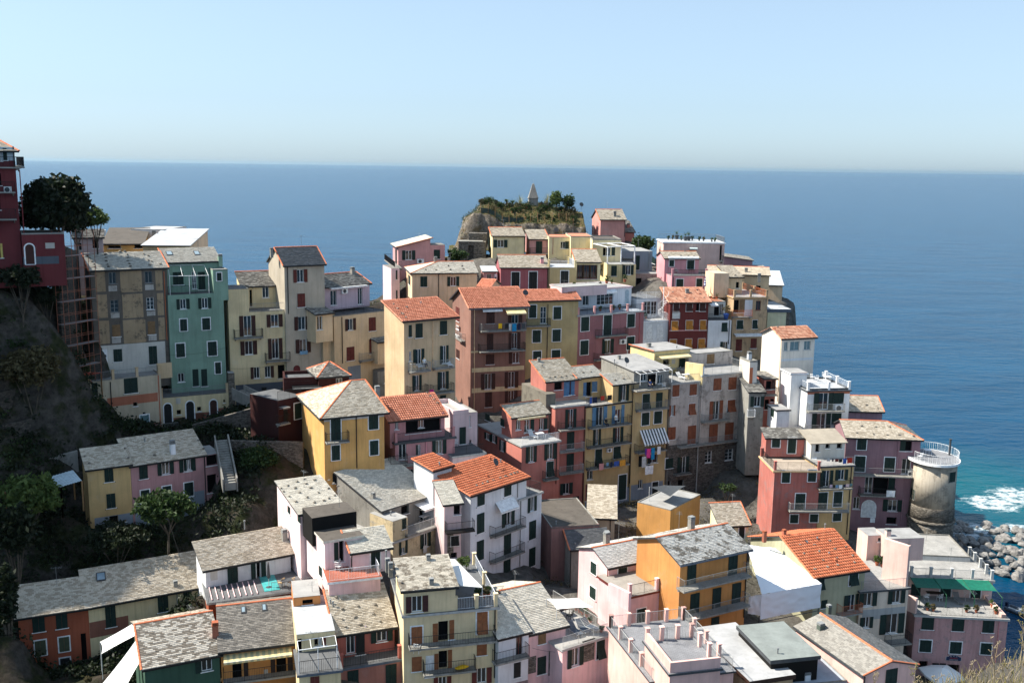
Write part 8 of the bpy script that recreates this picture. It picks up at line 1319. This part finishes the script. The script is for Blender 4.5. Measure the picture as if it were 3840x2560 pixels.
# dry grass bank in front of the camera
gxn, gyn = np.meshgrid(np.linspace(3.5, 11, 40), np.linspace(7, 16.5, 50)); zb_ = 54.0+(gxn-6)*.34+(14-gyn)*.35-np.clip(gyn-14.4, 0, 9)**1.3*3+rng.normal(0, .03, gxn.shape)+.1*np.sin(gxn*3+gyn*2); ix = np.arange(2000).reshape(50, 40); Q = np.stack([ix[:-1, :-1], ix[:-1, 1:], ix[1:, 1:], ix[1:, :-1]], -1).reshape(-1, 4)
tag(np_mesh('grassy_bank', np.column_stack([gxn.ravel(), gyn.ravel(), zb_.ravel()]), Q, EARTH, smooth=True), kind='structure')
def blades(n, seed, hmin, hmax, wd, lean, nseg=4):
    r = np.random.default_rng(seed); x = r.uniform(4.2, 10.5, n); y = r.uniform(9.5, 14.6, n); z = 54.0+(x-6)*.34+(14-y)*.35-.05; L = r.uniform(hmin, hmax, n)*(.35+.4*np.clip((x-5.6)/2.2, 0, 1)); az = r.uniform(0, 2*np.pi, n); ln = r.uniform(0, lean, n); p = np.stack([x, y, z], 1); d = np.stack([np.cos(az)*ln, np.sin(az)*ln, np.ones(n)], 1); d /= np.linalg.norm(d, axis=1)[:, None]; sv = np.stack([np.cos(az+1.5), np.sin(az+1.5)*.5, np.zeros(n)], 1); V_, Q_ = [], []; b = 0; drop = np.stack([np.cos(az)*.18, np.sin(az)*.18, -np.full(n, .12)], 1)*r.uniform(.1, 1.2, n)[:, None]
    for s in range(nseg):
        q = p+d*(L/nseg)[:, None]; w0, w1 = wd*(1-s/nseg), wd*(1-(s+1)/nseg)+.0008; V_.append(np.stack([p-sv*w0, p+sv*w0, q+sv*w1, q-sv*w1], 1).reshape(-1, 3)); Q_.append(np.arange(4*n).reshape(n, 4)+b); b += 4*n; p = q; d = d+drop; d /= np.linalg.norm(d, axis=1)[:, None]
    return np.concatenate(V_), np.concatenate(Q_), p
v, q, _ = blades(5200, 1, .2, .45, .007, .9); tag(np_mesh('grass', v, q, leaf_mat('grass')), 'green and yellow grass tufts on the bank at the lower right corner', 'grass', kind='stuff')
v, q, _ = blades(3400, 2, .2, .55, .005, .7); tag(np_mesh('straw', v, q, leaf_mat('straw')), 'dry straw coloured stalks on the bank at the lower right corner', 'grass', kind='stuff')
r2 = np.random.default_rng(12)
for i in range(26):
    x, y = r2.uniform(5.6, 8.6), r2.uniform(12.2, 14.3); z = 54.0+(x-6)*.34+(14-y)*.35; root = empty('wild_fennel', (x, y, z)); tag(root, 'tall dry fennel stalk with small seed heads on the grassy bank', 'wild plant', 'dry fennel stalks on the bank'); h = r2.uniform(.55, 1.05)*(.7+.3*(x-5.6)/3); q = MB(); p = Vector((0, 0, -.05)); dv = Vector((r2.uniform(-.25, .25), r2.uniform(-.2, .2), 1)); tips = []
    for s in range(5):
        p2 = p+dv.normalized()*h/5; q.tube(p, p2, .0075*(1-.13*s), 5); dv += Vector((r2.uniform(-.16, .16), r2.uniform(-.12, .12), 0))
        if s >= 1:
            for k in range(2): bd = Vector((r2.uniform(-1, 1), r2.uniform(-.6, .6), r2.uniform(.5, 1.1))).normalized(); t_ = p2+bd*h*r2.uniform(.1, .24); q.tube(p2, t_, .004, 4); tips.append(t_)
        p = p2
    tips.append(p); q.build('stalk', leaf_mat('straw'), root); q = MB()
    for t_ in tips:
        for k in range(5): e_ = t_+Vector((r2.uniform(-.03, .03), r2.uniform(-.03, .03), r2.uniform(.0, .035))); q.tube(t_, e_, .002, 4); q.tube(e_, e_+Vector((0, 0, .008)), .006, 5)
    q.build('seed_heads', leaf_mat('straw' if i % 3 else 'grass'), root)

# undergrowth on the shaded valley side and on the garden rock
def carpet(name, label, n, sampler, size, kind, seed):
    r = np.random.default_rng(seed); P_ = sampler(r, n); n = len(P_); k = 7; p = np.repeat(P_, k, 0)+r.normal(0, 1, (n*k, 3))*np.array([.35, .35, .2])+np.array([0, 0, .25]); m_ = n*k
    a = r.normal(size=(m_, 3)); a /= np.linalg.norm(a, axis=1)[:, None]; b = np.cross(a, r.normal(size=(m_, 3))); b /= np.linalg.norm(b, axis=1)[:, None]; s = size*r.uniform(.6, 1.4, m_)[:, None]
    v = np.stack([p-a*s, p+b*s*.5, p+a*s, p-b*s*.5], 1).reshape(-1, 3); tag(np_mesh(name, v, np.arange(4*m_).reshape(m_, 4), leaf_mat(kind)), label, 'undergrowth', kind='stuff')
FP = [(v[3][0], v[3][1], R(v[4]), v[5], v[6]) for v in VOLS]
def free(x, y):
    ok = np.ones(len(x), bool)
    for ax, ay, yw, w_, d_ in FP:
        u = (x-ax)*math.cos(yw)+(y-ay)*math.sin(yw); t_ = -(x-ax)*math.sin(yw)+(y-ay)*math.cos(yw); ok &= ~((u > -.5) & (u < w_+.5) & (t_ > -.9) & (t_ < d_+.5))
    return ok
def hill_pts(x0, x1, y0, y1, thr, keep=None):
    def f(r, n):
        x, y = r.uniform(x0, x1, n), r.uniform(y0, y1, n); ok = free(x, y) & (np.sin(x*.55+y*.3)+np.cos(y*.6-x*.25)+r.normal(0, .5, n) > thr)
        if keep is not None: ok &= keep(x, y)
        x, y = x[ok], y[ok]; ix_ = np.clip(np.round((x+104)/184*230).astype(int), 0, 230); iy_ = np.clip(np.round((y-46)/186*232).astype(int), 0, 232); return np.stack([x, y, gz.reshape(233, 231)[iy_, ix_]], 1)
    return f
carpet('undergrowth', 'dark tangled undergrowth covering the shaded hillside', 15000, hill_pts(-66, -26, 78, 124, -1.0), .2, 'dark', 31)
carpet('ivy', 'dark green ivy and brambles on the shaded garden slopes', 6000, hill_pts(-64, -28, 80, 116, .2), .14, 'mid', 32)
carpet('scrub', 'brown scrub between the houses on the stone banks', 3500, hill_pts(-6, 38, 98, 132, -.4), .11, 'olive', 33)
def rock_pts(r, n):
    x, y = r.uniform(-9.5, 12, n), r.uniform(181.6, 196, n); return np.stack([x, y, rockh(x, y)], 1)
carpet('garden_undergrowth', 'low green garden plants covering the top of the rock', 850, rock_pts, .12, 'mid', 34)
carpet('dry_garden_grass', 'dry yellow grass and scrub on the garden rock', 600, rock_pts, .11, 'olive', 35)
gk = random.Random(77)
for i in range(34):
    x, y = gk.uniform(-6.5, 11.5), gk.uniform(183.4, 192); rz_ = gk.uniform(.35, .95); z = float(rockh(np.array(x), np.array(y)))
    tree('low shrub among the beds of the hilltop garden', [x, y, z+rz_*.6], {'rx': rz_*gk.uniform(.8, 1.3), 'rz': rz_, 'k': gk.choice(('mid', 'dark', 'light', 'mid', 'olive')), 'n': 110, 's': .13}, 300+i)
# shade sails on the orange terrace block, turquoise deck panels
sail('dark grey shade sail over the orange terrace block', [(VINFO['ochreterr'][0] @ Vector(p))[:] for p in ((.8, 1.2, VINFO['ochreterr'][3]+1.7), (3.8, .6, VINFO['ochreterr'][3]+1.4), (3.6, 4.6, VINFO['ochreterr'][3]+1.6), (1.0, 4.2, VINFO['ochreterr'][3]+1.2))], .12)
SAIL_DARK = paint('greyd'); [o for o in bpy.data.objects if o.name.startswith('canvas')][-1].data.materials[0] = SAIL_DARK
mw, w_, d_, zt_ = VINFO['slateHter']; hr2 = ROOTS['slateH'][0]; q = MB(); q.box(w_*.50, .5, zt_+.02, w_*.64, d_*.8, zt_+.06); q.build('turquoise_deck', paint('turqdeck'), hr2, hr2.matrix_basis.inverted() @ mw)
for i in range(9): q = MB(); x = w_*(.03+.05*i); q.box(x, .2, zt_+.03, x+.07, d_*.62, zt_+.14); q.build('glazing_bar', paint('palepink'), hr2, hr2.matrix_basis.inverted() @ mw)

# television aerials on some roofs, and loose cables across the lanes
ra = random.Random(5)
for v in VOLS:
    rf = ROOF_OF.get(v[0])
    if rf is None or ra.random() > .36 or v[5] < 3: continue
    w_, d_, zt_, rise_ = v[5], v[6], v[8], v[12]; x, y = w_*ra.uniform(.2, .8), d_*ra.uniform(.55, .9); z = zt_+(rise_*.6 if v[10] in ('shed', 'gable', 'hip') else 0); h = ra.uniform(1.3, 2.3); q = MB(); q.tube((x, y, z-.3), (x, y, z+h), .018, 5); a = ra.uniform(0, 3)
    for k in range(5): t_ = -.45+.2*k; l = .3-.03*k; cxx, cyy = x+t_*math.cos(a), y+t_*math.sin(a); q.tube((cxx-l*math.sin(a), cyy+l*math.cos(a), z+h-.1), (cxx+l*math.sin(a), cyy-l*math.cos(a), z+h-.1), .007, 4)
    q.tube((x-.5*math.cos(a), y-.5*math.sin(a), z+h-.1), (x+.45*math.cos(a), y+.45*math.sin(a), z+h-.1), .01, 4); q.build('aerial', paint('grey'), rf)
def cable(label, a, b, sag, r=.012):
    a, b = Vector(a), Vector(b); q = MB(); P_ = [a.lerp(b, i/12)-Vector((0, 0, sag*4*(i/12)*(1-i/12))) for i in range(13)]
    for p, p2 in zip(P_[:-1], P_[1:]): q.tube(p, p2, r, 4)
    tag(q.build('cable', paint('dark')), label, 'cable')
def corner(id, u, v_, z): return VINFO[id][0] @ Vector((u, v_, z))
cable('thin cable sagging across the sage green house front', corner('green', 0, -.08, VINFO['green'][3]-7.2), corner('green', VINFO['green'][1], -.08, VINFO['green'][3]-6.8), .25)
cable('thin cable strung along the pale yellow house front', corner('yellow', 0, -.08, VINFO['yellow'][3]-6.9), corner('yellow', VINFO['yellow'][1], -.08, VINFO['yellow'][3]-6.6), .3)
cable('long cable crossing the slate roofs from the garden mast', (-33.5, 91, 31.5), corner('greenF', 5.4, -.1, VINFO['greenF'][3]), .9)
cable('cable slung between the cream yellow house and the pink terrace house', corner('slateF3', .3, -.1, VINFO['slateF3'][3]-1.3), corner('terF3', 2.5, -.1, VINFO['terF3'][3]-.6), .35)

# ------------------------------------------------------------------ sea haze
m = bpy.data.materials.new('haze_air'); m.use_nodes = True; nt = m.node_tree; nt.nodes.remove(nt.nodes['Principled BSDF'])
pv = N(nt, 'ShaderNodeVolumePrincipled'); pv.inputs['Color'].default_value = (.62, .86, 1, 1); pv.inputs['Density'].default_value = 1.9e-5; pv.inputs['Anisotropy'].default_value = .6
nt.links.new(pv.outputs[0], nt.nodes['Material Output'].inputs['Volume'])
mb = MB(); S2 = 62000; mb.box(-S2, -4000, -6, S2, S2, 110); tag(mb.build('haze', m), 'thin pale haze over the sea towards the horizon', 'haze', kind='stuff')
